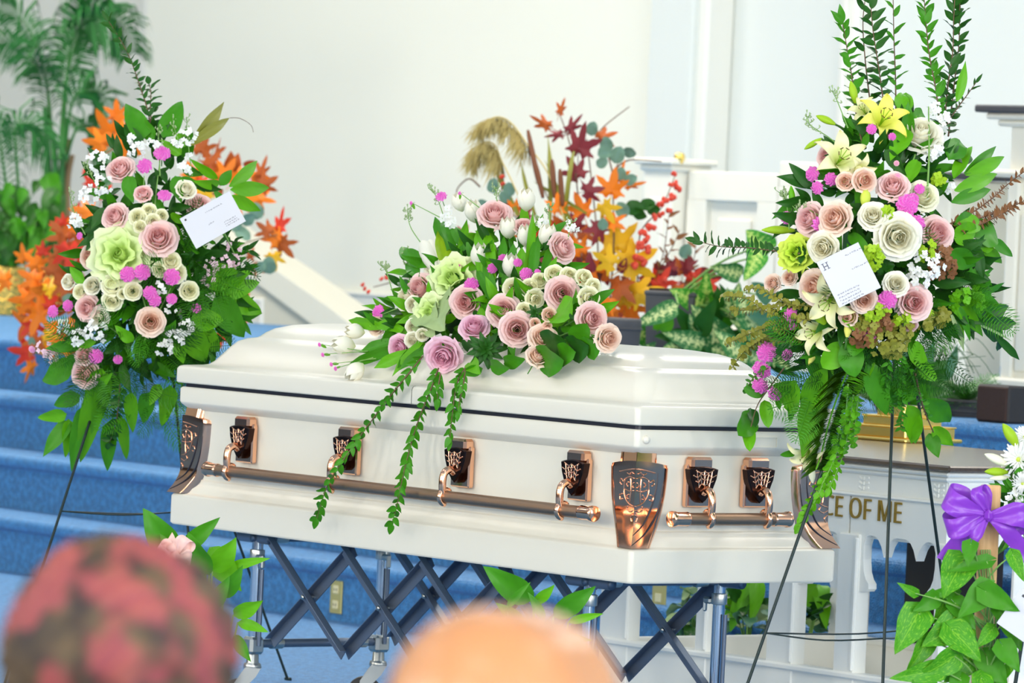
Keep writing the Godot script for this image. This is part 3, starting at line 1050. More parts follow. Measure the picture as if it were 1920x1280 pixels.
func fitting(t: Node3D, corner: Vector3, dx: Vector3, dz: Vector3) -> void:
	# a shield wrapped round the vertical corner; s runs away from the corner along each face, h is height
	var h := holder("corner_fitting", t)
	var out := -(dx + dz)                      # away from the casket at the corner
	var outl := [[0.352, 0.066], [0.32, 0.07], [0.317, 0.1], [0.305, 0.104], [0.27, 0.102], [0.23, 0.098], [0.19, 0.09], [0.15, 0.078], [0.12, 0.067], [0.092, 0.058]]
	var pos := func(face: int, s: float, hh: float, lift: float) -> Vector3:
		var along: Vector3 = dx if face == 0 else dz
		var nrm: Vector3 = -dz if face == 0 else -dx
		var flare := 0.0
		if hh < 0.16:
			flare = pow((0.16 - hh) / 0.068, 1.6) * 0.026
		var bulge := 0.0025 * (1.0 - s / 0.11)
		var p := corner + along * (s - lift - flare - bulge) + nrm * (lift + flare + bulge)
		return V(p.x, hh, p.z)
	for face in 2:
		var nk := G.new()
		var rows := []
		for k in 4:
			var hh := 0.353 - 0.04 * k / 3.0
			var r := PackedVector3Array()
			for u in 5:
				r.append(pos.call(face, (0.064 + k * 0.001) * u / 4.0 + (0.001 if u == 0 else 0.0), hh, 0.006 + 0.002 * k))
			r.append(pos.call(face, 0.064, hh, -0.006))
			rows.append(r)
		nk.surf(rows)
		put("neck", nk, M["rose_gold"], h)
		var g := G.new()
		rows = []
		for k in 25:
			var f := k / 24.0
			var hh := lerpf(0.318, 0.092, f)
			var w := 0.1
			for q in outl.size() - 1:
				if hh <= outl[q][0] and hh >= outl[q + 1][0]:
					w = lerpf(outl[q][1], outl[q + 1][1], (outl[q][0] - hh) / (outl[q][0] - outl[q + 1][0]))
			if k == 0:
				w = 0.1
			var r := PackedVector3Array()
			for u in 9:
				var uu := u / 8.0
				var drop := 0.011 * uu * uu if hh > 0.3 else 0.0
				r.append(pos.call(face, w * uu, hh - drop, 0.016 - 0.004 * uu))
			r.append(pos.call(face, w + 0.002, hh - (0.011 if hh > 0.3 else 0.0), -0.004))
			rows.append(r)
		g.surf(rows)
		# top lip of the shield
		var lip := []
		for lf: float in [0.016, -0.004]:
			var r := PackedVector3Array()
			for u in 9:
				r.append(pos.call(face, 0.1 * u / 8.0, 0.318 - 0.011 * u * u / 64.0, lf - 0.004 * u / 8.0))
			lip.append(r)
		g.surf(lip)
		put("shield", g, M["rose_gold"], h)
		var dec := G.new()
		for c in [[[0.004, 0.297], [0.03, 0.294], [0.066, 0.287]], [[0.004, 0.272], [0.024, 0.276], [0.044, 0.268]], [[0.044, 0.268], [0.046, 0.236], [0.03, 0.21], [0.004, 0.2]], [[0.006, 0.241], [0.02, 0.238], [0.04, 0.242]], [[0.02, 0.272], [0.018, 0.24], [0.021, 0.208]], [[0.05, 0.262], [0.06, 0.268], [0.064, 0.258], [0.056, 0.253]], [[0.051, 0.23], [0.062, 0.226], [0.06, 0.214], [0.05, 0.217]], [[0.004, 0.19], [0.018, 0.185], [0.03, 0.192], [0.026, 0.2]], [[0.004, 0.178], [0.012, 0.17], [0.008, 0.16]], [[0.008, 0.284], [0.016, 0.288], [0.024, 0.282], [0.036, 0.285]], [[0.028, 0.262], [0.036, 0.256], [0.03, 0.25]], [[0.006, 0.262], [0.012, 0.252], [0.006, 0.248]], [[0.026, 0.23], [0.034, 0.222], [0.026, 0.218]]]:
			var ps := PackedVector3Array()
			for q in c:
				ps.append(pos.call(face, q[0], q[1], 0.0165 - 0.004 * q[0] / 0.1))
			dec.tube(smooth(ps, 4), 0.0019, 5)
		put("scrollwork", dec, M["rose_gold"], h)
		if face == (0 if dx.x < 0.0 else 1):          # the swept grooves cut one wing only
			continue
		var gr := G.new()
		for c in [[[0.074, 0.288], [0.07, 0.24], [0.054, 0.19], [0.03, 0.15], [0.002, 0.125]], [[0.094, 0.262], [0.086, 0.21], [0.068, 0.165], [0.04, 0.128], [0.002, 0.1]]]:
			var ps := PackedVector3Array()
			for q in c:
				ps.append(pos.call(face, q[0], q[1], 0.0162 - 0.004 * q[0] / 0.1))
			gr.tube(smooth(ps, 6), PackedFloat32Array(range(25).map(func(i): return 0.0008 + 0.0018 * sin(PI * i / 24.0))), 6)
		put("groove", gr, M["gasket"], h)


# ---------------------------------------------------------------- folding truck
func build_truck() -> void:
	var t := thing("church_truck", "folding accordion truck of blue grey bars and chrome legs under the casket", "casket truck")
	var top := 0.522
	for z: float in [-0.12, -0.57]:
		for e: Array in [[-1.93, -1.78], [-0.4, -0.22]]:
			var rail := G.new()
			rail.tube(PackedVector3Array([V(e[0], top - 0.012, z), V(e[1], top - 0.012, z)]), 0.016, 14)
			put("rail_tube", rail, M["blue_steel"], t)
		for x: float in [-1.845, -0.312]:
			var lg := holder("leg", t, T(V(x, 0, z)))
			var tg := G.new()
			tg.tube(PackedVector3Array([V(0, 0.19, 0), V(0, top - 0.01, 0)]), 0.0165, 18)
			put("tube", tg, M["chrome"], lg)
			var rg := G.new()
			rg.tube(PackedVector3Array([V(0.028, 0.2, 0.0), V(0.028, 0.42, 0.0)]), 0.006, 10)
			put("guide_rod", rg, M["blue_steel"], lg)
			var cg := G.new()
			cg.lathe(PackedVector2Array([Vector2(0.016, 0.0), Vector2(0.022, 0.002), Vector2(0.022, 0.03), Vector2(0.016, 0.032)]), 16, T(V(0, 0.445, 0)))
			cg.box(V(-0.03 if x > -1 else 0.032, 0.455, 0.012), V(0.03, 0.018, 0.02), 0.005)
			cg.box(V(-0.044 if x > -1 else 0.046, 0.444, 0.012), V(0.01, 0.04, 0.014), 0.004)
			put("clamp", cg, M["zinc"], lg)
			put("foot_block", bx(V(0.05, 0.05, 0.05), 0.008, V(0, 0.2, 0)), M["zinc"], lg)
			caster(lg, V(0, 0, 0), 0.9 if x < -1 else 2.2)
	for x: float in [-1.845, -0.312]:
		for y: float in [0.205, top - 0.012]:
			var g := G.new()
			g.tube(PackedVector3Array([V(x, y, -0.1), V(x, y, -0.59)]), 0.0125, 14)
			var cr := put("cross_tube", g, M["blue_steel"], t)
			for zz: float in [-0.2, -0.5]:
				var cg := G.new()
				cg.tube(PackedVector3Array([V(x, y, zz - 0.02), V(x, y, zz + 0.02)]), 0.0165, 14)
				put("collar", cg, M["zinc"], cr)
	# scissor bars: five crossings in a front and a rear plane
	var pitch := 0.362
	for z: float in [-0.13, -0.56]:
		for k in 4:
			var xc := -1.59 + k * pitch
			for s: float in [1.0, -1.0]:
				var a := V(xc - 0.19 * s, 0.508, z + 0.012 * s)
				var b := V(xc + 0.19 * s, 0.212, z + 0.012 * s)
				var d := (b - a).normalized()
				var B := basis_y(d, V(0, 0, 1))
				var L := a.distance_to(b)
				var g := G.new()
				var mid := (a + b) / 2
				g.box(mid, V(0.034, L, 0.004), 0.001, B)
				g.box(mid + B.x * (0.0155 if B.x.y > 0 else -0.0155) + B.z * 0.01, V(0.003, L, 0.024), 0.001, B)
				put("scissor_bar", g, M["blue_steel"], t)
			var pg := G.new()
			pg.lathe(PackedVector2Array([Vector2(0.001, 0.03), Vector2(0.007, 0.029), Vector2(0.008, 0.025), Vector2(0.005, 0.024), Vector2(0.005, -0.03)]), 12, Transform3D(Basis(V(1, 0, 0), PI / 2), V(xc, 0.36, z)))
			put("pivot_bolt", pg, M["zinc"], t)


func caster(l: Node3D, o: Vector3, turn: float) -> void:
	var c := holder("caster", l, Transform3D(Basis(V(0, 1, 0), turn), o))
	var f := G.new()
	f.lathe(PackedVector2Array([Vector2(0.001, 0.18), Vector2(0.017, 0.178), Vector2(0.018, 0.15), Vector2(0.024, 0.148), Vector2(0.027, 0.136), Vector2(0.02, 0.128), Vector2(0.001, 0.127)]), 18)
	for s: float in [-1.0, 1.0]:
		f.extrude(PackedVector2Array([Vector2(0.026, 0.136), Vector2(-0.02, 0.136), Vector2(-0.05, 0.09), Vector2(-0.052, 0.045), Vector2(-0.03, 0.04), Vector2(-0.02, 0.075), Vector2(0.012, 0.11)]), s * 0.024 - 0.003, s * 0.024 + 0.003, Transform3D(), Color.WHITE, 0.001)
	put("fork", f, M["zinc"], c)
	var w := G.new()
	w.lathe(PackedVector2Array([Vector2(0.034, -0.016), Vector2(0.046, -0.017), Vector2(0.0505, -0.012), Vector2(0.0515, 0.0), Vector2(0.0505, 0.012), Vector2(0.046, 0.017), Vector2(0.034, 0.016)]), 28, Transform3D(Basis(V(1, 0, 0), PI / 2), V(-0.036, 0.0515, 0)))
	put("tyre", w, M["rubber"], c)
	var hb := G.new()
	hb.lathe(PackedVector2Array([Vector2(0.001, -0.02), Vector2(0.012, -0.02), Vector2(0.014, -0.014), Vector2(0.034, -0.012), Vector2(0.035, 0), Vector2(0.034, 0.012), Vector2(0.014, 0.014), Vector2(0.012, 0.02), Vector2(0.001, 0.02)]), 20, Transform3D(Basis(V(1, 0, 0), PI / 2), V(-0.036, 0.0515, 0)))
	put("hub", hb, M["zinc"], c)


# ---------------------------------------------------------------- leaves
func leaf_mesh(kind: String, w: float, curl: float, fold := 0.25) -> ArrayMesh:     # length 1 along y, upper side towards z
	var key := "%s %.2f %.2f %.2f" % [kind, w, curl, fold]
	if cache.has(key):
		return cache[key]
	var g := G.new()
	if kind == "maple":
		var rim := PackedVector3Array()
		var inner := PackedVector3Array()
		var mid := PackedVector3Array()
		var N := 60
		for k in N:
			var a := TAU * k / N                # 0 = tip
			var s := absf(wrapf(a, -PI, PI))
			var r := 0.26
			for lobe in [[0.0, 0.66, 0.56], [0.95, 0.58, 0.52], [1.85, 0.42, 0.46]]:
				var dd: float = absf(s - lobe[0]) / lobe[2]
				r = maxf(r, float(lobe[1]) * maxf(0.0, 1.0 - dd * 0.78) + 0.03 * sin(dd * 17.0))
			if s > 2.8:
				r = 0.12
			var p := Vector2(sin(a), cos(a)) * r
			var z := 0.16 * r * sin(a * 3.0 + 1.0) - curl * r * r
			rim.append(V(p.x * w, p.y + 0.34, z))
			mid.append(V(p.x * w * 0.5, p.y * 0.5 + 0.34, z * 0.3 + 0.02))
			inner.append(V(p.x * w * 0.02, p.y * 0.02 + 0.34, 0.02))
		g.surf([rim, mid, inner], true, [], Color.WHITE)
		g.tube(PackedVector3Array([V(0, 0.34, 0.015), V(0, 0.12, 0.0), V(0.02, -0.12, -0.03)]), 0.011, 4, Color(0.8, 0.6, 0.5))
		cache[key] = g.mesh()
		return cache[key]
	var rows := []
	var cols := []
	var nl := 10
	var y := 0.0
	var z := 0.0
	for i in nl + 1:
		var t := float(i) / nl
		var hw := 0.0
		match kind:
			"lance": hw = pow(sin(PI * pow(t, 0.72)), 0.9)
			"ovate": hw = pow(sin(PI * pow(t, 0.58)), 0.75)
			"round": hw = pow(sin(PI * pow(t, 0.85)), 0.55)
			"heart": hw = pow(sin(PI * pow(0.04 + t * 0.96, 0.42)), 0.8)
			"strap": hw = minf(1.0, (1.0 - t) * 3.0) * (0.55 + 0.45 * minf(1.0, t * 3.0))
		hw = maxf(hw, 0.0) * w / 2.0
		if i == 0 and kind != "strap":
			hw = 0.012
		if i == nl:
			hw = 0.002
		var ang := curl * t
		if i > 0:
			y += cos(ang) / nl
			z -= sin(ang) / nl
		var r := PackedVector3Array()
		var cr := PackedColorArray()
		for j in 7:
			var u := j / 3.0 - 1.0
			var wav := 0.05 * w * sin(t * 11.0 + u * 1.3) * absf(u)
			var back := -0.14 * absf(u) * (1.0 - t) * 2.0 * float(t < 0.25) * (0.25 - t) * 4.0 if kind == "heart" else 0.0
			r.append(V(u * hw, y + back, z + fold * absf(u) * hw + wav))
			var lum := 1.0
			if j == 3:
				lum = 1.35
			elif j % 2 == i % 2:
				lum = 0.94
			cr.append(Color(lum, lum, lum * 0.9))
		rows.append(r)
		cols.append(cr)
	g.surf(rows, false, cols)
	cache[key] = g.mesh()
	return cache[key]


func leaf(parent: Node3D, called: String, kind: String, w: float, m: Material, base: Vector3, tip: Vector3, curl := 0.35, roll := 0.0, face := Vector3.ZERO) -> MeshInstance3D:
	var d := tip - base
	var L := d.length()
	# a curled leaf ends short of its straight length, so aim its chord at the tip
	var c := clampf(curl, -2.0, 2.0)
	var half := c * 0.5
	var B := basis_y(d, BK if face == Vector3.ZERO else face, roll) * Basis(V(1, 0, 0), half)
	var k := L / maxf(0.4, (sin(half) / half if absf(half) > 0.01 else 1.0))
	return put(called, leaf_mesh(kind, w, c), m, parent, Transform3D(B.scaled_local(V(k, k, k)), base))


func plx(parent: Node3D, kind: String, m: String, D: Callable, data: String, called := "leaf") -> void:      # leaves by "x0,y0,x1,y1,width,lift" in pixels; lift in cm towards the lens at the tip
	for s in data.split(";", false):
		var q := nums(s)
		var d0: float = D.call(q[0], q[1])
		var lift := q[5] if q.size() > 5 else 3.0
		var m2 := m
		var dice := rng.randf()
		if m == "leaf_bright" and dice < 0.4:
			m2 = "leaf_mid"
		elif m == "leaf_mid" and dice < 0.5:
			m2 = "leaf_deep" if dice < 0.25 else "leaf_bright"
		leaf(parent, called, kind, q[4], M[m2], at(q[0], q[1], d0), at(q[2], q[3], D.call(q[2], q[3]) - lift * 0.01), rnd(0.15, 0.5), rnd(-0.5, 0.5))


func stem(parent: Node3D, pts: PackedVector3Array, r: float, m := "stem", called := "stem") -> void:
	var g := G.new()
	var p := smooth(pts, 5)
	var rr := PackedFloat32Array()
	for k in p.size():
		rr.append(r * (1.0 - 0.5 * k / p.size()))
	g.tube(p, rr, 6)
	put(called, g, M[m], parent)


func sprig(parent: Node3D, called: String, pts: PackedVector3Array, kind: String, w: float, ll: float, step: float, m: String, twig := "twig", open := 0.9, joined := false, curl := 0.3) -> void:
	# a twig with leaves on alternating sides
	var h := parent if joined else holder(called, parent)
	var p := smooth(pts, 8)
	var r := 0.0022
	var g := G.new()
	var rr := PackedFloat32Array()
	for k in p.size():
		rr.append(r * (1.1 - 0.7 * k / p.size()))
	g.tube(p, rr, 5)
	var total := 0.0
	var next := step * 0.5
	var side := 1.0
	var lg := G.new()
	for k in p.size() - 1:
		var seg := p[k].distance_to(p[k + 1])
		while total + seg > next:
			var o := p[k].lerp(p[k + 1], (next - total) / seg)
			var t := (p[k + 1] - p[k]).normalized()
			var sd := t.cross(BK).normalized()
			var az := rnd(-0.9, 0.9)
			var lat := sd * (cos(az) * side) + BK * sin(az)
			var op := open * rnd(0.55, 1.15)
			var dir := (t * cos(op) + lat * sin(op) + V(rnd(-0.15, 0.15), rnd(-0.1, 0.2), 0)).normalized()
			var L := ll * rnd(0.75, 1.1)
			var B := basis_y(dir, (BK + t * 0.8 + V(0, 0.3, 0)).normalized(), rnd(-0.6, 0.6)).scaled_local(V(L, L, L))
			if joined:
				append_mesh(lg, leaf_mesh(kind, w, curl), Transform3D(B, o))
			else:
				put("leaf", leaf_mesh(kind, w, curl), M[m], h, Transform3D(B, o))
			side = -side
			next += step * rnd(0.8, 1.15)
		total += seg
	if joined:
		for k in g.c.size():
			g.c[k] = Color(0.6, 0.55, 0.5)
		g.add(lg, Transform3D())
		put(called, g, M[m], parent)
	else:
		put("twig", g, M[twig], h)
		leaf(h, "leaf", kind, w, M[m], p[p.size() - 1], p[p.size() - 1] + (p[p.size() - 1] - p[p.size() - 3]).normalized() * ll)


func append_mesh(g: G, m: ArrayMesh, xf: Transform3D, tint := Color.WHITE) -> void:
	var a := m.surface_get_arrays(0)
	var b := g.v.size()
	var vv: PackedVector3Array = a[Mesh.ARRAY_VERTEX]
	var nn: PackedVector3Array = a[Mesh.ARRAY_NORMAL]
	var cc: PackedColorArray = a[Mesh.ARRAY_COLOR]
	for k in vv.size():
		g.v.append(xf * vv[k])
		g.n.append((xf.basis * nn[k]).normalized())
		g.c.append(cc[k] * tint)
	g.uv.append_array(a[Mesh.ARRAY_TEX_UV])
	for k in a[Mesh.ARRAY_INDEX]:
		g.idx.append(k + b)


func pts3(D: Callable, data: String, lift := 0.0) -> PackedVector3Array:       # "x,y;x,y;..." -> places on the piece's front
	var out := PackedVector3Array()
	for s in data.split(";", false):
		var q := nums(s)
		out.append(at(q[0], q[1], D.call(q[0], q[1]) - lift - (q[2] * 0.01 if q.size() > 2 else 0.0)))
	return out


func filler(parent: Node3D, called: String, D: Callable, data: String, n: int, kind: String, w: float, ll: float, mats: Array, back := 0.05, deep := 0.16, bushy := false) -> void:
	# the mass of foliage inside a flower piece, behind its blooms: nobody could count it
	var ell := []
	for s in data.split(";", false):
		ell.append(nums(s))
	for mi in mats.size():
		var mm := MultiMesh.new()
		mm.transform_format = MultiMesh.TRANSFORM_3D
		mm.mesh = fern_mesh() if bushy else leaf_mesh(kind, w, 0.5)
		mm.instance_count = n
		for k in n:
			var e: PackedFloat32Array = ell[rng.randi() % ell.size()]
			var a := rnd(0, TAU)
			var r := sqrt(rng.randf())
			var x := e[0] + cos(a) * r * e[2]
			var y := e[1] + sin(a) * r * e[3]
			var p := at(x, y, D.call(x, y) + back + rng.randf() * deep)
			var dir := (RT * (cos(a) * r + rnd(-0.6, 0.6)) - UP * (sin(a) * r + rnd(-0.5, 0.7)) + BK * rnd(0.1, 0.9)).normalized()
			var L := ll * rnd(0.6, 1.15)
			mm.set_instance_transform(k, Transform3D(basis_y(dir, BK, rnd(-1, 1)).scaled_local(V(L, L, L)), p))
		var o := MultiMeshInstance3D.new()
		o.name = called
		o.multimesh = mm
		o.material_override = M[mats[mi]]
		o.set_meta("kind", "stuff")
		parent.add_child(o, true)


func fern_mesh() -> ArrayMesh:                # a small feathery spray of needles
	if cache.has("fern"):
		return cache["fern"]
	var g := G.new()
	g.tube(PackedVector3Array([V(0, 0, 0), V(0, 0.5, 0.03), V(0, 1, -0.06)]), 0.008, 4)
	for k in 16:
		var t := 0.06 + 0.058 * k
		for s: float in [-1.0, 1.0]:
			var L := 0.34 * sin(PI * pow(t, 0.7)) + 0.05
			var o := V(0, t, 0.04 * sin(PI * t) - 0.06 * t * t)
			var d := V(s * 0.8, 0.6, 0.12 * sin(k * 2.0)).normalized()
			for q in 3:
				var o2 := o + d * (L * q / 3.0)
				var d2 := (d + V(s * 0.3, 0.5 * (q - 1), 0.15)).normalized()
				g.quado(PackedVector3Array([o2 - V(0.008, 0, 0), o2 + d2 * L * 0.28 + V(0, 0.012, 0), o2 + d2 * L * 0.55, o2 + d2 * L * 0.28 - V(0, 0.012, 0)]), V(0, 0, 1))
	cache["fern"] = g.mesh()
	return cache["fern"]


# ---------------------------------------------------------------- blooms: local z is the way the bloom looks, radius 1
func petal_mesh(key: String, rb: float, rt: float, z0: float, z1: float, W: float, lip: float, ruf: float, ca: Color, cb: Color) -> ArrayMesh:
	if cache.has(key):
		return cache[key]
	var rows := []
	var cols := []
	for i in 9:
		var vv := i / 8.0
		var r := PackedVector3Array()
		var cr := PackedColorArray()
		for j in 9:
			var u := j / 4.0 - 1.0
			var ang := u * W / 2.0 * (0.35 + 0.65 * sin(vv * PI / 2))
			var R := lerpf(rb, rt, pow(vv, 0.62))
			var z := lerpf(z0, z1, pow(vv, 1.15))
			var e := maxf(0.0, (vv - 0.72) / 0.28)
			R += lip * e * e
			z -= lip * 0.7 * e * e * e
			z -= pow(absf(u), 3.5) * 0.22 * vv
			R += ruf * sin(u * 6.0 + z1 * 9.0) * vv * vv
			z += ruf * 0.6 * cos(u * 8.0 + rt * 5.0) * vv * vv
			r.append(V(cos(ang) * R, sin(ang) * R, z))
			cr.append(ca.lerp(cb, clampf(vv * 1.15 - 0.1, 0, 1)))
		rows.append(r)
		cols.append(cr)
	var g := G.new()
	g.surf(rows, false, cols)
	cache[key] = g.mesh()
	return cache[key]


func heart_mesh(key: String, ca: Color, cb: Color) -> ArrayMesh:       # the rolled middle of a rose
	if cache.has(key):
		return cache[key]
	var rows := []
	var cols := []
	for i in 5:
		var r := PackedVector3Array()
		var cr := PackedColorArray()
		for k in 64:
			var f := k / 63.0
			var th := f * TAU * 2.6
			var R := (0.04 + 0.27 * f + 0.015 * sin(th * 2.5)) * (1.0 - 0.16 * pow(i / 4.0, 2.0))
			var z := lerpf(-0.1, 0.66 - 0.09 * f + 0.03 * sin(th * 3.0), i / 4.0)
			r.append(V(cos(th) * R, sin(th) * R, z))
			cr.append(ca.lerp(cb, i / 4.0))
		rows.append(r)
		cols.append(cr)
	var g := G.new()
	g.surf(rows, false, cols)
	cache[key] = g.mesh()
	return cache[key]


const ROSE := [[3, 0.2, 0.36, -0.2, 0.63, 2.3, -0.07], [4, 0.24, 0.5, -0.3, 0.61, 1.95, -0.02], [4, 0.26, 0.64, -0.4, 0.54, 1.85, 0.06], [5, 0.26, 0.79, -0.5, 0.42, 1.65, 0.13], [5, 0.24, 0.93, -0.55, 0.22, 1.6, 0.2]]

const SPRAY_ROSE := [[3, 0.3, 0.52, -0.2, 0.6, 2.3, -0.08], [4, 0.32, 0.75, -0.4, 0.45, 1.9, 0.05], [5, 0.28, 0.95, -0.5, 0.2, 1.6, 0.16]]


func rose(parent: Node3D, m: String, p: Vector3, dir: Vector3, R: float, called := "rose", rings := 5) -> void:
	var z := dir
	var h := holder(called, parent, Transform3D(basis_z(z, rnd(0, TAU)).scaled_local(V(R, R, R)), p))
	var deep := Color(1.0, 0.77, 0.79) if m in ["pink", "mauve", "peach"] else Color(1.0, 0.99, 0.87)
	if m == "mauve":
		deep = Color(0.97, 0.72, 0.84)
	elif m == "peach":
		deep = Color(1.0, 0.78, 0.69)
	var pale := Color(1, 1, 1)
	var tone := "%s%d" % [m, rings]
	put("heart", heart_mesh("heart " + tone, deep, deep.lerp(pale, 0.35)), M[m], h)
	var scale_in := 1.0
	if rings < 5:
		h.get_child(0).scale = V(1.5, 1.5, 1.02)
	for k in rings:
		var q: Array = ROSE[k] if rings == 5 else SPRAY_ROSE[k]
		var a0 := rnd(0, TAU)
		var f := k / 4.0
		var mesh := petal_mesh("rose %s %d" % [tone, k], q[1] * scale_in, q[2] * scale_in, q[3], q[4], q[5], q[6], 0.035, deep.lerp(Color(0.97, 0.99, 0.92), f), deep.lerp(pale, 0.45 + 0.55 * f))
		for i in q[0]:
			var B := Basis(V(0, 0, 1), a0 + TAU * i / q[0] + rnd(-0.12, 0.12)) * Basis(V(0, 1, 0), rnd(-0.07, 0.07))
			put("petal", mesh, M[m], h, Transform3D(B, V(0, 0, rnd(-0.02, 0.02))))
	put("calyx", calyx_mesh(), M["leaf_mid"], h)


func calyx_mesh() -> ArrayMesh:
	if cache.has("calyx"):
		return cache["calyx"]
	var g := G.new()
	var xf := Transform3D(Basis(V(1, 0, 0), PI / 2), Vector3.ZERO)
	g.lathe(PackedVector2Array([Vector2(0.001, -2.6), Vector2(0.05, -2.6), Vector2(0.055, -0.95), Vector2(0.14, -0.86), Vector2(0.2, -0.7), Vector2(0.24, -0.5), Vector2(0.2, -0.44)]), 8, xf)
	cache["calyx"] = g.mesh()
	return cache["calyx"]


func carnation(parent: Node3D, m: String, p: Vector3, dir: Vector3, R: float, called := "carnation") -> void:
	var key := "carn%d" % (rng.randi() % 3)
	if not cache.has(key):
		var rows := []
		var cols := []
		var ph := rnd(0, 6)
		for i in 15:
			var r := i / 14.0
			var row := PackedVector3Array()
			var cr := PackedColorArray()
			for k in 72:
				var a := TAU * k / 72.0
				var R2 := r * (0.95 + 0.05 * sin(a * 9.0 + ph) + 0.05 * sin(a * 23.0))
				var z := 0.42 * (1.0 - r * r) + r * (0.17 * sin(a * 8.0 + r * 13.0 + ph) + 0.12 * sin(a * 15.0 - r * 19.0)) - 0.05
				row.append(V(cos(a) * R2, sin(a) * R2, z))
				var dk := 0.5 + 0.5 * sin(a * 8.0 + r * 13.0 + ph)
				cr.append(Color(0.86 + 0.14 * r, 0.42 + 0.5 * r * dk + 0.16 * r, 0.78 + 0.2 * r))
			rows.append(row)
			cols.append(cr)
		var g := G.new()
		g.surf(rows, true, cols)
		cache[key] = g.mesh()
	var h := holder(called, parent, Transform3D(basis_z(dir, rnd(0, TAU)).scaled_local(V(R, R, R)), p))
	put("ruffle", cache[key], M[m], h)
	put("calyx", calyx_mesh(), M["leaf_mid"], h, Transform3D(Basis().scaled(V(1.3, 1.3, 1)), V(0, 0, 0.2)))


func tulip(parent: Node3D, p: Vector3, dir: Vector3, R: float) -> void:
	var h := holder("tulip", parent, Transform3D(basis_z(dir, rnd(0, TAU)).scaled_local(V(R, R, R)), p))
	if not cache.has("tulip"):
		var rows := []
		var cols := []
		for i in 9:
			var v := i / 8.0
			var row := PackedVector3Array()
			var cr := PackedColorArray()
			for j in 7:
				var u := j / 3.0 - 1.0
				var rad := 0.06 + 0.56 * sin(PI * pow(v, 0.8) * 0.82)
				var wd := 1.15 * pow(sin(PI * (0.12 + 0.88 * pow(v, 0.75))), 0.6)
				var ang := u * wd
				row.append(V(cos(ang) * rad, sin(ang) * rad, -0.75 + 1.65 * v - 0.1 * u * u * v))
				cr.append(Color(0.82, 0.92, 0.62).lerp(Color.WHITE, clampf(v * 2.6, 0, 1)))
			rows.append(row)
			cols.append(cr)
		var g := G.new()
		g.surf(rows, false, cols)
		cache["tulip"] = g.mesh()
	for k in 6:
		var s := 1.0 if k % 2 else 0.9
		put("petal", cache["tulip"], M["ivory"], h, Transform3D(Basis(V(0, 0, 1), TAU * k / 6.0).scaled(V(s, s, 1)), Vector3.ZERO))


func lily(parent: Node3D, m: String, p: Vector3, dir: Vector3, R: float, spin := 0.0, called := "lily") -> void:
	var h := holder(called, parent, Transform3D(basis_z(dir, spin).scaled_local(V(R, R, R)), p))
	if not cache.has("lilypetal"):
		var rows := []
		var cols := []
		for i in 13:
			var v := i / 12.0
			var row := PackedVector3Array()
			var cr := PackedColorArray()
			var rad := 0.04 + 0.98 * pow(v, 1.25)
			var z := -0.55 + 0.9 * sin(v * 2.0) - 0.25 * v * v
			var hw := 0.23 * pow(sin(PI * clampf(0.06 + 0.94 * pow(v, 0.8), 0, 1)), 0.85) + 0.004
			for j in 7:
				var u := j / 3.0 - 1.0
				row.append(V(rad, u * hw, z + 0.09 * u * u - 0.03 * (1.0 - absf(u)) + 0.015 * sin(v * 14.0 + u)))
				cr.append(Color(0.80, 0.92, 0.48).lerp(Color(1, 1, 1), clampf(v * 2.0 + absf(u) * 0.4 - 0.3, 0, 1)))
			rows.append(row)
			cols.append(cr)
		var g := G.new()
		g.surf(rows, false, cols)
		cache["lilypetal"] = g.mesh()
		var sg := G.new()
		sg.tube(PackedVector3Array([V(0, 0, -0.5), V(0.06, 0, 0.1), V(0.2, 0, 0.48)]), 0.014, 5, Color(0.8, 1, 0.6))
		cache["stamen"] = sg.mesh()
		var ag := G.new()
		ag.box(V(0.2, 0, 0.5), V(0.03, 0.14, 0.03), 0.012)
		cache["anther"] = ag.mesh()
	for k in 6:
		var s := 1.12 if k % 2 else 0.86
		put("petal", cache["lilypetal"], M[m], h, Transform3D(Basis(V(0, 0, 1), TAU * k / 6.0) * Basis(V(0, 1, 0), rnd(-0.1, 0.1)).scaled(V(1, s, 1)), V(0, 0, 0.0 if k % 2 else 0.03)))
	for k in 6:
		var st := put("stamen", cache["stamen"], M["leaf_lime"], h, Transform3D(Basis(V(0, 0, 1), TAU * (k + 0.5) / 6.0), Vector3.ZERO))
		put("anther", cache["anther"], M["anther"], h, st.transform)


func bud(parent: Node3D, m: String, a: Vector3, b: Vector3, w: float, called := "lily_bud") -> void:      # a closed bud from its foot a to its tip b
	if not cache.has("bud"):
		var rows := []
		for i in 11:
			var v := i / 10.0
			var row := PackedVector3Array()
			for k in 12:
				var an := TAU * k / 12.0
				var r := (0.5 * pow(sin(PI * (0.08 + 0.9 * pow(v, 1.1))), 0.8)) * (1.0 + 0.08 * cos(an * 3.0))
				row.append(V(cos(an) * r, v, sin(an) * r))
			rows.append(row)
		var g := G.new()
		g.surf(rows, true)
		cache["bud"] = g.mesh()
	var L := a.distance_to(b)
	put(called, cache["bud"], M[m], parent, Transform3D(basis_y(b - a, BK).scaled_local(V(L * w, L, L * w)), a))


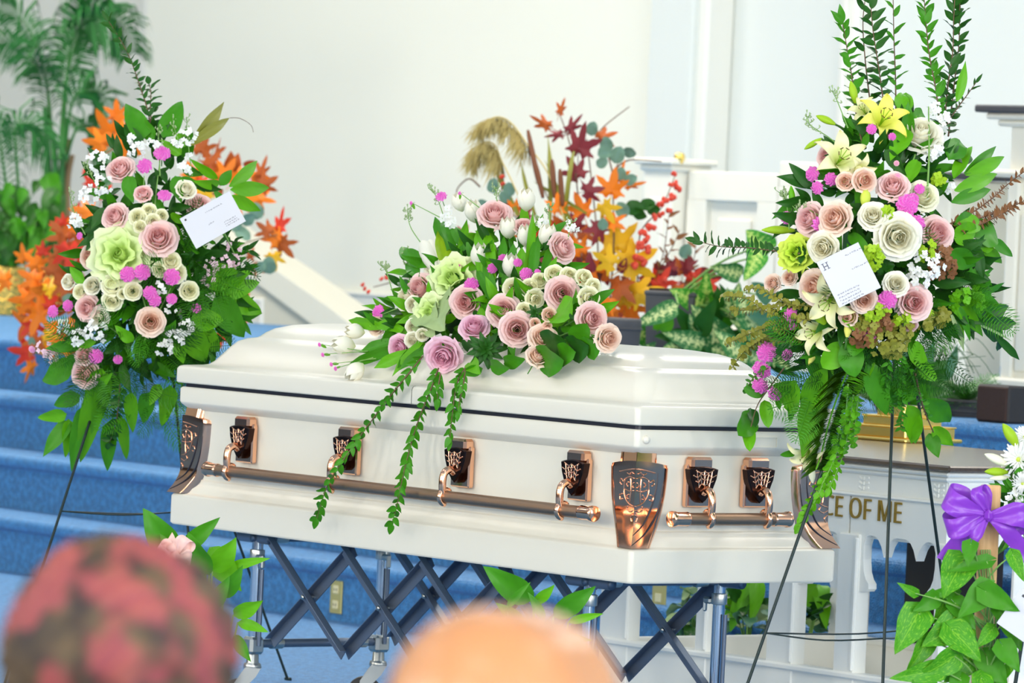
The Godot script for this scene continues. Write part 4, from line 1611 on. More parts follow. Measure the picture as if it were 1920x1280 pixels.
func kale(parent: Node3D, m: String, p: Vector3, dir: Vector3, R: float, called := "flowering_kale") -> void:
	var h := holder(called, parent, Transform3D(basis_z(dir, rnd(0, TAU)).scaled_local(V(R, R, R)), p))
	var gr := Color(0.78, 0.95, 0.42)
	for q in [[5, 0.08, 0.4, -0.3, 0.42, 1.9, 0.1, 0.09], [6, 0.1, 0.68, -0.35, 0.34, 1.7, 0.12, 0.1], [6, 0.12, 0.98, -0.4, 0.08, 1.5, 0.12, 0.1]]:
		var f: float = q[2]
		var mesh := petal_mesh("kale %s %.2f" % [m, f], q[1], q[2], q[3], q[4], q[5], q[6], q[7], gr, gr.lerp(Color.WHITE, clampf(f * 1.5 - 0.35, 0, 1)))
		var a0 := rnd(0, TAU)
		for i in q[0]:
			put("petal", mesh, M[m], h, Transform3D(Basis(V(0, 0, 1), a0 + TAU * i / q[0]) * Basis(V(0, 1, 0), rnd(-0.1, 0.1)), Vector3.ZERO))
	put("heart", heart_mesh("kaleheart", gr * 0.9, gr), M[m], h, Transform3D(Basis().scaled(V(0.8, 0.8, 0.7)), Vector3.ZERO))


func rosette(parent: Node3D, p: Vector3, dir: Vector3, R: float, m := "leaf_deep", n := 20, called := "leaf_rosette") -> void:
	var h := holder(called, parent, Transform3D(basis_z(dir, rnd(0, TAU)).scaled_local(V(R, R, R)), p))
	for k in n:
		var a := k * 2.399
		var f := 1.0 - float(k) / n
		var lift := lerpf(1.05, 0.12, f)
		var d := V(cos(a) * cos(lift), sin(a) * cos(lift), sin(lift))
		var L := lerpf(0.4, 1.0, f)
		put("leaf", leaf_mesh("ovate", 0.42, 0.5), M[m], h, Transform3D(basis_y(d, V(0, 0, 1)).scaled_local(V(L, L, L)), V(0, 0, -0.1 * f)))


func floret_mesh() -> ArrayMesh:
	if not cache.has("floret"):
		var g := G.new()
		for k in 4:
			var a := TAU * k / 4.0
			var rows := []
			for i in 4:
				var v := i / 3.0
				var row := PackedVector3Array()
				for j in 3:
					var u := j - 1.0
					row.append(Basis(V(0, 0, 1), a) * V(0.1 + 0.9 * v, u * 0.48 * sin(PI * (0.15 + 0.7 * v)), 0.2 * v * v - 0.1 * absf(u) * v))
				rows.append(row)
			g.surf(rows)
		g.lathe(PackedVector2Array([Vector2(0.001, 0.12), Vector2(0.12, 0.08), Vector2(0.14, -0.1)]), 6, Transform3D(Basis(V(1, 0, 0), PI / 2), Vector3.ZERO), Color(0.75, 0.9, 0.5))
		cache["floret"] = g.mesh()
	return cache["floret"]


func stock(parent: Node3D, p: Vector3, r: float, n: int, m := "white_petal", called := "stock_cluster", fs := 0.0085) -> void:   # a loose cluster of tiny four-petalled flowers
	var h := holder(called, parent, T(p))
	for k in n:
		var d := (BK * rnd(0.2, 1.0) + RT * rnd(-1, 1) + UP * rnd(-1, 1)).normalized()
		var s := fs * rnd(0.75, 1.2)
		put("floret", floret_mesh(), M[m], h, Transform3D(basis_z((d + BK * 0.5).normalized(), rnd(0, TAU)).scaled_local(V(s, s, s)), d * r * rnd(0.5, 1.0)))


func budsprig(parent: Node3D, pts: PackedVector3Array, m := "leaf_grey", called := "bud_sprig", tiny := 0.006) -> void:    # a thin stem that ends in a loose head of tiny buds
	var h := holder(called, parent)
	stem(h, pts, 0.0018, "pale_stem")
	var p := smooth(pts, 6)
	var g := G.new()
	for k in range(p.size() / 2, p.size()):
		for q in 2:
			var o := p[k] + RT * rnd(-0.011, 0.011) + UP * rnd(-0.006, 0.012) + BK * rnd(-0.01, 0.01)
			g.tube(PackedVector3Array([p[k], o]), 0.0007, 4, Color(0.6, 0.8, 0.4))
			g.tube(PackedVector3Array([o, o + (o - p[k]).normalized() * tiny * 0.5 + UP * tiny * 0.6, o + UP * tiny * 1.4]), PackedFloat32Array([tiny * 0.2, tiny * 0.45, tiny * 0.1]), 5)
	var o2 := put("buds", g, M[m], h)
	o2.set_meta("kind", "stuff")


func flowers(t: Node3D, kind: String, D: Callable, data: String, called := "") -> void:     # "x,y,diameter,lean right,lean up,petal colour[,lift cm]"
	for s in data.split(";", false):
		var w := s.strip_edges().split(",")
		var x := w[0].to_float()
		var y := w[1].to_float()
		var d: float = D.call(x, y) - (w[6].to_float() * 0.01 if w.size() > 6 else 0.0)
		var R := w[2].to_float() / 2.0 * d / FPX
		var dir := facing(w[3].to_float(), w[4].to_float())
		var m := w[5]
		var p := at(x, y, d)
		match kind:
			"rose": rose(t, m, p - dir * R * 0.2, dir, R * 1.06, called if called else m + "_rose")
			"spray": rose(t, m, p - dir * R * 0.2, dir, R * 1.12, called if called else "spray_rose", 3)
			"carnation": carnation(t, m, p, dir, R * 1.05)
			"lily": lily(t, m, p, dir, R * 1.1, float(w[7]) if w.size() > 7 else 0.2)
			"kale": kale(t, m, p, dir, R * 1.14, called if called else "flowering_kale")
			"tulip": tulip(t, p, facing(w[3].to_float(), w[4].to_float(), 0.35), R * 1.6)


func cardprint(seed_: int, logo: bool, w: int, h: int) -> StandardMaterial3D:
	var im := Image.create(w, h, false, Image.FORMAT_RGB8)
	im.fill(c8(212, 212, 218))
	var r := RandomNumberGenerator.new()
	r.seed = seed_
	var ink := c8(84, 84, 96)
	var line := func(x0: int, y: int, n: int) -> void:
		var x := x0
		while x < x0 + n:
			var l := r.randi_range(3, 9)
			for q in l:
				var yy := y + (r.randi() % 4) - 1
				if x + q < w:
					im.fill_rect(Rect2i(x + q, yy, 1, 2), ink)
			x += l + r.randi_range(2, 4)
	if logo:
		for b in [[14, 14, 3, 22], [28, 14, 3, 22], [14, 24, 16, 3], [10, 13, 10, 2], [25, 13, 10, 2], [10, 35, 10, 2], [25, 35, 10, 2]]:
			im.fill_rect(Rect2i(b[0], b[1], b[2], b[3]), ink)
		line.call(int(w * 0.62), int(h * 0.12), 60)
		line.call(int(w * 0.62), int(h * 0.42), 70)
		for k in 4:
			line.call(14, int(h * 0.76) + k * 11, 78)
	else:
		line.call(int(w * 0.45), int(h * 0.2), int(w * 0.34))
		line.call(int(w * 0.4), int(h * 0.55), int(w * 0.12))
		for k in 3:
			line.call(int(w * 0.66), int(h * 0.72) + k * 9, int(w * 0.24))
		im.fill_rect(Rect2i(14, 12, 8, 8), c8(60, 60, 64))
	var m := StandardMaterial3D.new()
	m.resource_name = "card_print"
	m.albedo_texture = ImageTexture.create_from_image(im)
	m.roughness = 0.7
	return m


func card(label: String, a: Vector3, b: Vector3, d: Vector3, m: Material) -> void:      # corners: top left, top right, bottom left
	var x := (b - a).normalized()
	var y := (a - d)
	y = (y - x * y.dot(x)).normalized()
	var z := x.cross(y)
	var w := a.distance_to(b)
	var h := a.distance_to(d)
	var ctr := a + x * w / 2 - y * h / 2
	var t := thing("message_card", label, "card", ctr)
	t.basis = Basis(x, y, z)
	put("backing", bx(V(w, h, 0.0012), 0.0, V(0, 0, -0.0007)), M["paper"], t)
	var g := G.new()
	var b0 := g.v.size()
	for q in [[-0.5, 0.5, 0, 0], [0.5, 0.5, 1, 0], [0.5, -0.5, 1, 1], [-0.5, -0.5, 0, 1]]:
		g.v.append(V(q[0] * w, q[1] * h, 0.0006 + 0.004 * 0.0))
		g.n.append(V(0, 0, 1))
		g.c.append(Color.WHITE)
		g.uv.append(Vector2(q[2], q[3]))
	g.idx.append_array([b0, b0 + 1, b0 + 2, b0, b0 + 2, b0 + 3])
	put("printed_face", g, m, t)
	var pk := G.new()
	pk.tube(PackedVector3Array([V(0, 0, -0.001), V(0.01, -0.03, -0.05), V(0.0, -0.07, -0.2)]), 0.002, 6)
	put("card_pick", pk, M["pale_stem"], t)


# ---------------------------------------------------------------- the three flower pieces
func dome(x: float, y: float, cx: float, cy: float, rx: float, ry: float, far: float, deep: float) -> float:
	var k := ((x - cx) / rx) ** 2 + ((y - cy) / ry) ** 2
	return far - deep * maxf(-0.4, 1.0 - k)


func casket_depth(x: float, y: float) -> float:
	return 13.85 + (1190.0 - x) * 0.00185 + 0.05 + 0.42 * clampf((700.0 - y) / 260.0, 0.0, 1.0)


func front_hang(pts: String) -> PackedVector3Array:      # garlands that lie on the lid's slope and hang before its front
	var out := PackedVector3Array()
	for s in pts.split(";", false):
		var q := nums(s)
		out.append(on(2, 0.022 + (q[2] * 0.01 if q.size() > 2 else 0.0), q[0], q[1]))
	return out


func build_centre_spray() -> void:
	rng.seed = 11
	var D := func(x: float, y: float) -> float: return casket_depth(x, y)
	var t := thing("casket_spray", "full flower spray of pink roses, white tulips and greenery lying on the casket lid", "flower spray")
	var o := on(2, -0.36, 905, 605)
	var B := G.new()
	B.box(V(-0.93, YB + 0.64, -0.33), V(0.5, 0.075, 0.2), 0.02)
	put("foam_block", B, M["foam"], t)
	filler(t, "filler_foliage", D, "900,560,150,90;1010,600,110,50;820,600,110,50;960,500,100,70", 110, "lance", 0.34, 0.085, ["leaf_deep", "leaf_mid", "leaf_bright"], 0.02, 0.14)
	flowers(t, "rose", D, "928,400,58,0.05,0.75,pink,0;874,566,58,-0.25,0.05,pink,2;786,540,54,-0.7,0.35,pink,0;749,651,44,-0.5,-0.15,mauve,2;831,667,66,-0.25,-0.35,mauve,4;889,612,52,-0.1,0.7,mauve,2;1054,550,58,0.1,0.05,pink,1;944,582,58,-0.2,0.2,pink,2;969,617,60,0.0,-0.05,pink,4;1018,632,50,0.2,0.5,peach,4;1009,667,42,0.4,0.7,peach,4;1110,597,56,0.4,0.1,pink,2;1141,634,48,0.5,-0.1,peach,2;1056,464,54,0.85,0.35,pink,-2;984,425,40,0.3,0.9,pink,-5;705,610,34,-0.6,0.2,peach,-2")
	flowers(t, "tulip", D, "987,376,35,0.02,1,w,-3;888,398,35,-0.15,1,w,-2;953,429,33,-0.1,1,w,0;987,444,34,-0.15,1,w,1;1026,443,35,0.15,1,w,0;901,482,38,-0.1,1,w,1;958,500,36,0.05,0.9,w,2;667,621,30,-1,0.15,w,2;646,647,36,-1,0.1,w,3;667,695,34,-0.7,-0.7,w,5;862,380,30,-0.3,1,w,-3")
	flowers(t, "spray", D, "962,540,34,-0.1,0.1,butter,2;995,540,32,0.1,0.1,butter,2;1003,560,32,0.2,-0.2,butter,2;1012,526,28,0.1,0.3,butter,1;1039,513,32,-0.1,0.4,butter,0;1067,516,30,0.2,0.4,butter,0;1096,520,30,0.4,0.3,butter,0;1113,537,28,0.5,0.1,butter,0;1104,558,36,0.3,-0.1,butter,2;983,581,26,0.1,0.1,butter,4;1030,590,25,0.2,0.1,peach,4;1003,606,18,0,0,peach,5;1026,611,16,0.1,-0.1,peach,5;774,570,28,-0.4,0.2,cream,1;774,612,26,-0.3,-0.1,cream,2;774,638,28,-0.2,-0.2,cream,3;792,628,22,0,-0.3,cream,3")
	flowers(t, "carnation", D, "827,368,22,-0.3,0.9,magenta,-2;864,497,22,-0.2,0.1,magenta,2;884,534,28,0,0.1,magenta,5;709,585,28,-0.9,0.3,magenta,0;943,485,19,-0.1,0.3,magenta,3;971,492,17,0.1,0.4,magenta,4;923,503,20,-0.3,0.1,magenta,3;987,514,26,0.1,0.2,magenta,3;1008,510,13,0.3,0.3,magenta,3")
	flowers(t, "kale", D, "850,523,84,-0.35,0.45,kale,1")
	flowers(t, "kale", D, "808,586,62,-0.5,0.1,kale,1", "green_white_garden_rose")
	flowers(t, "rose", D, "762,557,46,-0.9,0.4,ivory,-1;815,500,40,-0.6,0.7,cream,-3", "white_garden_rose")
	rosette(t, at(911, 655, D.call(911, 655) - 0.02), facing(-0.05, 0.1), 0.064, "leaf_deep", 24)
	rosette(t, at(1003, 586, D.call(1003, 586) - 0.05), facing(0, 0.2), 0.03, "leaf_deep", 14)
	# leaves
	plx(t, "heart", "leaf_grey", D, "815,575,833,618,0.95,4;800,590,815,632,0.8,2", "velvet_leaf")
	plx(t, "round", "leaf_mid", D, "1078,640,1100,607,0.9,5;1022,652,1060,640,0.8,5;1040,585,1072,592,0.9,3;1012,672,1055,676,0.6,5;1070,655,1102,648,0.8,4;1098,655,1122,645,0.9,4;1048,668,1078,660,0.7,4;1090,600,1072,585,0.8,2")
	plx(t, "strap", "leaf_bright", D, "905,520,900,415,0.16,-2;925,525,914,428,0.13,-1;940,520,945,440,0.15,1;965,520,962,455,0.22,1;985,515,1000,395,0.12,-1;1000,520,1008,440,0.2,1;1015,520,1035,455,0.2,1;980,525,978,462,0.25,2;1020,525,1045,480,0.25,1;860,480,876,410,0.2,-2;850,470,828,410,0.22,-3;838,470,815,405,0.2,-3;870,470,848,420,0.22,-2;930,545,905,490,0.16,2;920,560,893,500,0.16,2")
	plx(t, "ovate", "leaf_lime", D, "835,498,822,430,0.34,1", "lily_leaf")
	plx(t, "strap", "leaf_bright", D, "745,640,672,660,0.26,3;740,650,655,682,0.22,4;755,620,700,605,0.25,2;720,612,652,600,0.18,0;790,640,735,705,0.2,3;770,655,745,690,0.3,3;770,660,700,690,0.28,4;740,615,715,640,0.5,3;800,650,748,694,0.24,5;735,600,712,590,0.4,1")
	plx(t, "lance", "leaf_mid", D, "765,490,754,460,0.3,-2;757,488,752,462,0.24,-2;785,520,762,490,0.3,-2;800,500,755,466,0.25,-2;770,540,745,528,0.4,0;905,690,862,700,0.5,4;945,680,985,672,0.4,3;920,685,955,690,0.4,3;880,680,900,700,0.4,4")
	bud(t, "cream", at(822, 508, D.call(822, 508)), at(792, 452, D.call(792, 452) + 0.02), 0.3)
	bud(t, "cream", at(832, 505, D.call(822, 508)), at(806, 450, D.call(792, 452) + 0.02), 0.26)
	for q in ["640,668,600,645,6", "650,668,606,664,8", "660,680,630,690,9", "665,682,622,682,6", "860,400,863,362,7", "705,588,715,590,8", "790,420,772,380,5"]:
		var w := nums(q)
		stem(t, pts3(D, "%f,%f;%f,%f" % [w[0] + 40, w[1] - 10, w[2], w[3]], 0.03), 0.0016, "pale_stem")
		bud(t, "leaf_bright", at(w[2] + (w[0] - w[2]) * 0.3, w[3] + (w[1] - w[3]) * 0.3, D.call(w[2], w[3]) - 0.03), at(w[2], w[3], D.call(w[2], w[3]) - 0.03), 0.42, "carnation_bud")
		carnation(t, "magenta", at(w[2] - 1, w[3] + 1, D.call(w[2], w[3]) - 0.03), facing(-1, -0.3), 0.0065, "opening_bud")
	for q in ["845,450;830,400;818,368;803,352", "800,470;772,430;765,405;765,392", "740,560;728,520;722,505;716,500", "935,400;931,370;928,352", "1032,430;1030,405;1032,386", "1065,450;1068,430;1072,415", "770,540;765,500;758,470", "1020,440;1012,424;1008,414"]:
		budsprig(t, pts3(D, q, -0.02))
	stock(t, at(835, 402, D.call(835, 402)), 0.03, 12)
	stock(t, at(846, 420, D.call(846, 420)), 0.02, 8)
	stock(t, at(1072, 425, D.call(1072, 425) + 0.03), 0.02, 8)
	stock(t, at(1018, 420, D.call(1018, 420) + 0.03), 0.02, 8)
	stock(t, at(860, 520, D.call(860, 520) + 0.03), 0.02, 7)
	# garlands that trail over the lid
	sprig(t, "trailing_sprig", front_hang("792,668,-6;768,698,-1;743,728,1;709,772,1;674,819,2;637,872,6;613,912,6;594,972,5"), "ovate", 0.52, 0.036, 0.0135, "leaf_mid", "twig", 0.6)
	sprig(t, "trailing_sprig", front_hang("822,690,-3;810,724,1;796,758,1;780,801,1;767,846,2;754,899,6;746,939,6;735,982,5"), "ovate", 0.52, 0.036, 0.0125, "leaf_mid", "twig", 0.6)
	sprig(t, "trailing_sprig", front_hang("872,690,-3;858,715,1;852,745,1;847,785,1;843,824,1"), "ovate", 0.52, 0.032, 0.0115, "leaf_mid", "twig", 0.55)
	sprig(t, "trailing_sprig", front_hang("872,695,-1;868,725,1;862,750,1;859,772,1"), "ovate", 0.5, 0.028, 0.011, "leaf_mid", "twig", 0.5)
	sprig(t, "trailing_sprig", front_hang("826,700,0;822,725,1;820,748,1"), "ovate", 0.5, 0.034, 0.012, "leaf_mid", "twig", 0.6)
	for s in ["1010,648;1070,622;1100,618", "1060,610;1085,596", "985,600;960,640"]:
		stem(t, pts3(D, s, 0.0), 0.003)


func easel(label: String, top: Vector3, feet: Array, brace_h: float) -> Node3D:
	var t := thing("wire_easel", label, "easel")
	var mid := []
	for ft in feet:
		var f: Vector3 = ft if ft is Vector3 else ft[1]
		var tp: Vector3 = top if ft is Vector3 else ft[0]
		var g := G.new()
		g.tube(PackedVector3Array([tp, f]), 0.0042, 8)
		g.tube(PackedVector3Array([f + V(-0.012, 0.004, 0), f + V(0.012, 0.004, 0)]), 0.006, 8)
		put("leg", g, M["wire"], t)
		mid.append(tp.lerp(f, (tp.y - brace_h) / (tp.y - f.y)))
	for k in feet.size():
		var g := G.new()
		g.tube(smooth(PackedVector3Array([mid[k], mid[k].lerp(mid[(k + 1) % feet.size()], 0.5) - V(0, 0.012, 0), mid[(k + 1) % feet.size()]]), 4), 0.0024, 6)
		put("brace_wire", g, M["wire"], t)
	var hg := G.new()
	for k in 13:
		pass
	var rp := PackedVector3Array()
	for k in 17:
		var w := TAU * k / 16.0
		rp.append(top + RT * (cos(w) * 0.05) + UP * (sin(w) * 0.05 + 0.05))
	hg.tube(rp, 0.003, 6)
	put("hook_ring", hg, M["wire"], t)
	return t


func build_right_spray() -> void:
	rng.seed = 22
	var D := func(x: float, y: float) -> float: return dome(x, y, 1620, 480, 240, 330, 13.72, 0.30)
	# easel first: two legs in front, one behind
	var top := at(1684, 470, 13.92)
	var fl := on(1, 0.0, 1320, 1545)
	var fr := on(1, 0.0, 1648, 1545)
	var lk := at(1566, 880, 13.80)
	var d := (at(1440, 1205, 13.70) - lk)
	fl = lk + d * (lk.y / -d.y)
	var vk := at(1690, 800, 13.75)
	d = at(1661, 1280, 13.66) - vk
	fr = vk + d * (vk.y / -d.y)
	var bk2 := at(1770, 900, 14.0)
	d = bk2 - at(1748, 640, 13.82)
	var fb := bk2 + d * (bk2.y / -d.y)
	easel("black wire easel holding the right flower spray", top, [fl, fr, fb], at(1448, 1187, 13.70).y)
	var t := thing("standing_spray", "standing spray of cream and peach roses with yellow lilies and tall upright greenery", "flower spray")
	var fo := G.new()
	fo.box(at(1640, 480, 13.72), V(0.2, 0.3, 0.1), 0.03)
	put("foam_block", fo, M["foam"], t)
	filler(t, "filler_foliage", D, "1620,420,130,150;1640,560,140,70;1580,620,90,60;1660,330,90,90;1750,520,80,80", 150, "lance", 0.36, 0.09, ["leaf_deep", "leaf_mid", "leaf_deep"], 0.03, 0.14)
	filler(t, "filler_fern", D, "1620,640,110,60;1560,700,60,80;1780,540,60,60;1690,640,70,50", 40, "lance", 0.3, 0.13, ["leaf_mid", "leaf_deep"], 0.0, 0.12, true)
	flowers(t, "rose", D, "1684,444,80,0.1,-0.1,cream,4;1727,250,76,0.15,0.85,cream,0;1637,404,50,-0.1,0.35,cream,3;1731,366,56,0.25,0.5,butter,2;1757,436,62,0.35,0.3,pink,1;1713,567,64,0.15,0.0,pink,4;1674,348,56,-0.15,0.6,pink,2;1565,409,62,-0.5,0.25,peach,3;1517,410,58,-0.8,0.15,pink,0;1543,464,54,-0.35,-0.15,ivory,3;1526,538,60,-0.6,0.0,peach,2;1620,562,46,0.1,-0.2,peach,5;1680,532,44,0.1,0.2,cream,4;1448,531,32,-0.6,0.1,peach,0;1480,520,28,-0.4,0.3,peach,0;1550,292,40,-0.7,0.4,pink,-4")
	flowers(t, "spray", D, "1585,340,31,-0.2,0.1,peach,4;1621,338,40,0.2,0.0,peach,4;1590,593,32,-0.4,0.0,peach,4;1707,610,26,0.1,-0.5,pink,3")
	flowers(t, "kale", D, "1494,474,62,-0.45,0.35,lime_petal,1", "green_lisianthus")
	flowers(t, "lily", D, "1655,225,100,0.25,0.5,lemon,2,0.3;1576,298,104,0.25,0.35,lily_cream,3,0.5;1620,208,56,-0.4,0.6,lily_cream,-3,0.1;1556,563,100,-0.55,-0.45,lily_cream,3,0.7;1530,622,84,-0.9,-0.2,lily_cream,1,0.2;1515,850,78,-0.5,-0.9,lily_cream,3,0.4;1612,318,60,0.4,-0.3,lily_cream,2,0.2")
	flowers(t, "carnation", D, "1523,326,29,-0.7,0.2,magenta,0;1532,352,25,-0.6,0,magenta,1;1475,408,25,-0.8,0,magenta,0;1634,242,20,-0.1,0.1,magenta,6;1673,256,15,0.1,0.1,magenta,4;1724,354,20,0,0.2,magenta,5;1701,385,42,0,0.1,magenta,5;1713,372,22,0.3,0.3,magenta,5;1718,420,34,0.1,-0.1,magenta,5;1535,420,28,0.6,-0.2,magenta,2;1664,562,36,0.0,0,magenta,5;1482,590,28,-0.4,0,magenta,2;1486,612,17,-0.4,-0.5,magenta,2;1437,660,40,-0.5,0.3,magenta,2;1428,693,36,-0.5,-0.6,magenta,2;1425,723,32,-0.4,-0.5,magenta,3;1456,736,34,0.3,-0.6,magenta,3;1632,628,24,-0.1,-0.1,magenta,4;1558,336,26,-0.3,-0.2,magenta,2;1476,665,22,0.2,-0.3,magenta,1;1681,306,11,0,0,pink,3;1683,330,13,0,0.3,pink,4")
	for q in ["1566,233,1530,217,0.36,leaf_lime", "1604,194,1595,152,0.36,leaf_lime", "1486,390,1483,348,0.3,leaf_bright", "1490,432,1428,431,0.26,leaf_lime", "1620,388,1624,352,0.55,lime_petal", "1548,610,1525,580,0.55,leaf_lime", "1588,632,1592,600,0.5,lemon", "1540,640,1516,684,0.3,lemon", "1522,870,1524,906,0.36,butter", "1540,260,1508,280,0.3,leaf_lime"]:
		var w: PackedStringArray = q.split(",")
		var n := nums(q)
		var dd: float = D.call(n[2], n[3]) - 0.02
		bud(t, w[5], at(n[0], n[1], dd), at(n[2], n[3], dd), n[4])
		stem(t, PackedVector3Array([at(n[0], n[1], dd), at(n[0] + (n[0] - n[2]) * 0.6, n[1] + 20, dd + 0.03), at(lerpf(n[0], 1620, 0.4), lerpf(n[1], 470, 0.4), dd + 0.08)]), 0.003)
	for q in [[1735, 500, 0.05, 34], [1728, 528, 0.03, 16], [1752, 205, 0.022, 9], [1772, 228, 0.028, 12], [1757, 280, 0.02, 8], [1748, 292, 0.015, 6], [1780, 350, 0.018, 7]]:
		stock(t, at(q[0], q[1], D.call(q[0], q[1]) - 0.03), q[2], q[3])
	for s in ["1600,300;1560,262;1520,235;1512,218", "1590,240;1570,190;1560,170", "1480,430;1475,380;1470,368", "1500,400;1478,378;1460,360", "1560,420;1520,395;1490,385"]:
		budsprig(t, pts3(D, s, 0.0))
	stem(t, pts3(D, "1692,430;1700,340;1716,290", -0.03), 0.004, "pale_stem")
	stem(t, pts3(D, "1738,370;1742,290;1741,200", 0.04), 0.003, "pale_stem")
	# long upright greenery
	sprig(t, "upright_sprig", pts3(D, "1620,280;1606,220;1598,150;1588,90;1580,42", -0.05), "lance", 0.4, 0.05, 0.0135, "leaf_mid", "twig", 0.8)
	sprig(t, "upright_sprig", pts3(D, "1665,260;1655,180;1645,110;1636,50;1630,-30", -0.05), "lance", 0.4, 0.052, 0.0135, "leaf_deep", "twig", 0.9)
	sprig(t, "upright_sprig", pts3(D, "1680,250;1679,150;1676,70;1674,-40", -0.07), "lance", 0.38, 0.042, 0.021, "leaf_mid", "twig", 0.9)
	sprig(t, "upright_sprig", pts3(D, "1640,250;1630,180;1622,110;1618,40;1625,-20", -0.08), "lance", 0.36, 0.046, 0.03, "leaf_deep", "twig", 0.9)
	sprig(t, "upright_sprig", pts3(D, "1765,250;1755,170;1742,100;1736,40;1730,-40", -0.04), "lance", 0.42, 0.046, 0.0105, "leaf_mid", "twig", 0.8)
	sprig(t, "upright_sprig", pts3(D, "1770,250;1776,170;1786,100;1788,40;1792,-40", -0.06), "lance", 0.42, 0.046, 0.0135, "leaf_deep", "twig", 0.9)
	sprig(t, "upright_sprig", pts3(D, "1778,255;1790,150;1798,80;1800,-30", -0.08), "lance", 0.42, 0.046, 0.016, "leaf_deep", "twig", 0.9)
	sprig(t, "upright_sprig", pts3(D, "1760,260;1790,210;1812,180;1830,155", -0.05), "lance", 0.3, 0.03, 0.014, "leaf_deep", "twig", 0.5)
	sprig(t, "side_sprig", pts3(D, "1500,475;1450,470;1400,464;1350,462;1308,452", 0.02), "lance", 0.4, 0.038, 0.0115, "leaf_deep", "twig", 0.9)
	sprig(t, "side_sprig", pts3(D, "1780,420;1820,400;1860,372;1890,345;1925,318", 0.0), "lance", 0.45, 0.022, 0.008, "leaf_brown", "twig", 0.9, true)
	sprig(t, "side_sprig", pts3(D, "1790,425;1840,408;1880,395;1930,372", 0.0), "lance", 0.45, 0.024, 0.006, "leaf_brown", "twig", 0.9, true)
	sprig(t, "side_sprig", pts3(D, "1800,430;1840,420;1870,405;1905,388", 0.02), "lance", 0.45, 0.024, 0.006, "leaf_brown", "twig", 0.9, true)
	for s in ["1530,575;1480,572;1430,580;1370,582", "1540,590;1480,600;1420,620;1362,645", "1520,600;1450,590;1400,560;1352,556", "1510,610;1450,625;1400,655;1372,690", "1500,580;1450,555;1420,540;1395,545", "1530,620;1480,640;1430,640;1395,660"]:
		sprig(t, "vine_sprig", pts3(D, s, rnd(-0.02, 0.04)), "round", 0.75, 0.019, 0.0085, "leaf_olive", "leaf_brown", 1.0, true)
	sprig(t, "vine_sprig", pts3(D, "1440,690;1420,700;1408,715;1400,728", 0.04), "lance", 0.45, 0.03, 0.012, "leaf_mid", "twig", 0.7)
	# big leaves on the right
	plx(t, "lance", "leaf_bright", D, "1789,335,1823,272,0.24,2;1808,326,1870,273,0.14,0;1810,328,1886,293,0.2,3;1790,358,1872,325,0.19,4;1784,380,1860,354,0.2,3;1794,190,1811,114,0.26,2;1690,210,1690,172,0.4,-2;1700,215,1698,172,0.4,-2;1712,230,1730,205,0.5,-2;1700,225,1720,212,0.5,0", "broad_leaf")
	plx(t, "lance", "leaf_mid", D, "1843,456,1879,495,0.28,0;1856,450,1900,481,0.26,2;1827,458,1844,525,0.34,4;1790,420,1828,408,0.5,0;1780,470,1830,500,0.5,2;1800,560,1843,632,0.24,4;1795,570,1820,640,0.2,5;1790,575,1806,655,0.2,3;1700,240,1670,300,0.4,1;1660,280,1700,330,0.4,0;1720,300,1700,350,0.4,0;1780,300,1800,260,0.5,-2;1790,300,1820,284,0.5,-2", "broad_leaf")
	plx(t, "round", "leaf_bright", D, "1785,440,1832,432,0.7,4;1825,445,1868,432,0.75,2;1790,425,1840,418,0.5,2;1840,470,1860,440,0.6,0", "salal_leaf")
	plx(t, "round", "leaf_bright", D, "1585,645,1542,690,0.75,6;1592,640,1604,707,0.72,8;1612,632,1600,668,0.9,6;1612,600,1580,600,0.9,5;1650,590,1610,575,0.7,3;1668,760,1700,700,0.6,0", "salal_leaf")
	plx(t, "lance", "leaf_bright", D, "1625,680,1663,778,0.42,8;1640,680,1586,762,0.16,6;1717,683,1758,714,0.5,4;1738,748,1782,792,0.5,4;1722,775,1708,832,0.55,5;1750,800,1788,836,0.6,4;1742,812,1760,858,0.6,5;1700,760,1718,832,0.4,3;1700,640,1740,700,0.4,2;1560,690,1500,780,0.35,3;1548,700,1502,860,0.24,4;1520,640,1540,730,0.3,0", "broad_leaf")
	plx(t, "round", "leaf_mid", D, "1434,738,1394,727,0.6,5;1434,750,1441,802,0.48,6;1470,760,1490,715,0.7,2;1410,778,1385,816,0.75,6;1408,765,1416,800,0.5,4;1402,800,1406,845,0.42,6;1500,845,1463,853,0.3,4;1455,735,1462,768,0.35,3;1483,745,1482,790,0.24,1", "salal_leaf")
	stem(t, pts3(D, "1470,690;1440,730;1420,760;1408,800", 0.05), 0.0022, "twig")
	stem(t, pts3(D, "1716,700;1730,760;1750,810", 0.04), 0.003, "twig")
	# lobed and dark leaves on the far right
	for q in ["1815,530,1872,572", "1800,545,1840,590", "1820,505,1858,530", "1835,560,1866,600", "1800,520,1850,512"]:
		var n := nums(q)
		leaf(t, "lobed_leaf", "maple", 0.7, M["leaf_mid"], at(n[0], n[1], D.call(n[0], n[1]) + 0.02), at(n[2], n[3], D.call(n[2], n[3])), 0.3, 0.5)
	plx(t, "strap", "leaf_deep", D, "1825,605,1893,573,0.2,-2;1835,606,1908,606,0.18,-2;1840,600,1880,640,0.24,-2;1868,630,1912,675,0.2,-2;1800,600,1850,606,0.3,-2;1870,640,1874,656,0.5,-2;1700,720,1740,690,0.3,-6;1690,700,1735,650,0.3,-8", "dark_leaf")
	plx(t, "strap", "leaf_grey", D, "1790,595,1808,660,0.14,5;1784,590,1800,640,0.16,5;1815,600,1900,640,0.03,2;1600,740,1585,650,0.1,-3", "grass_blade")
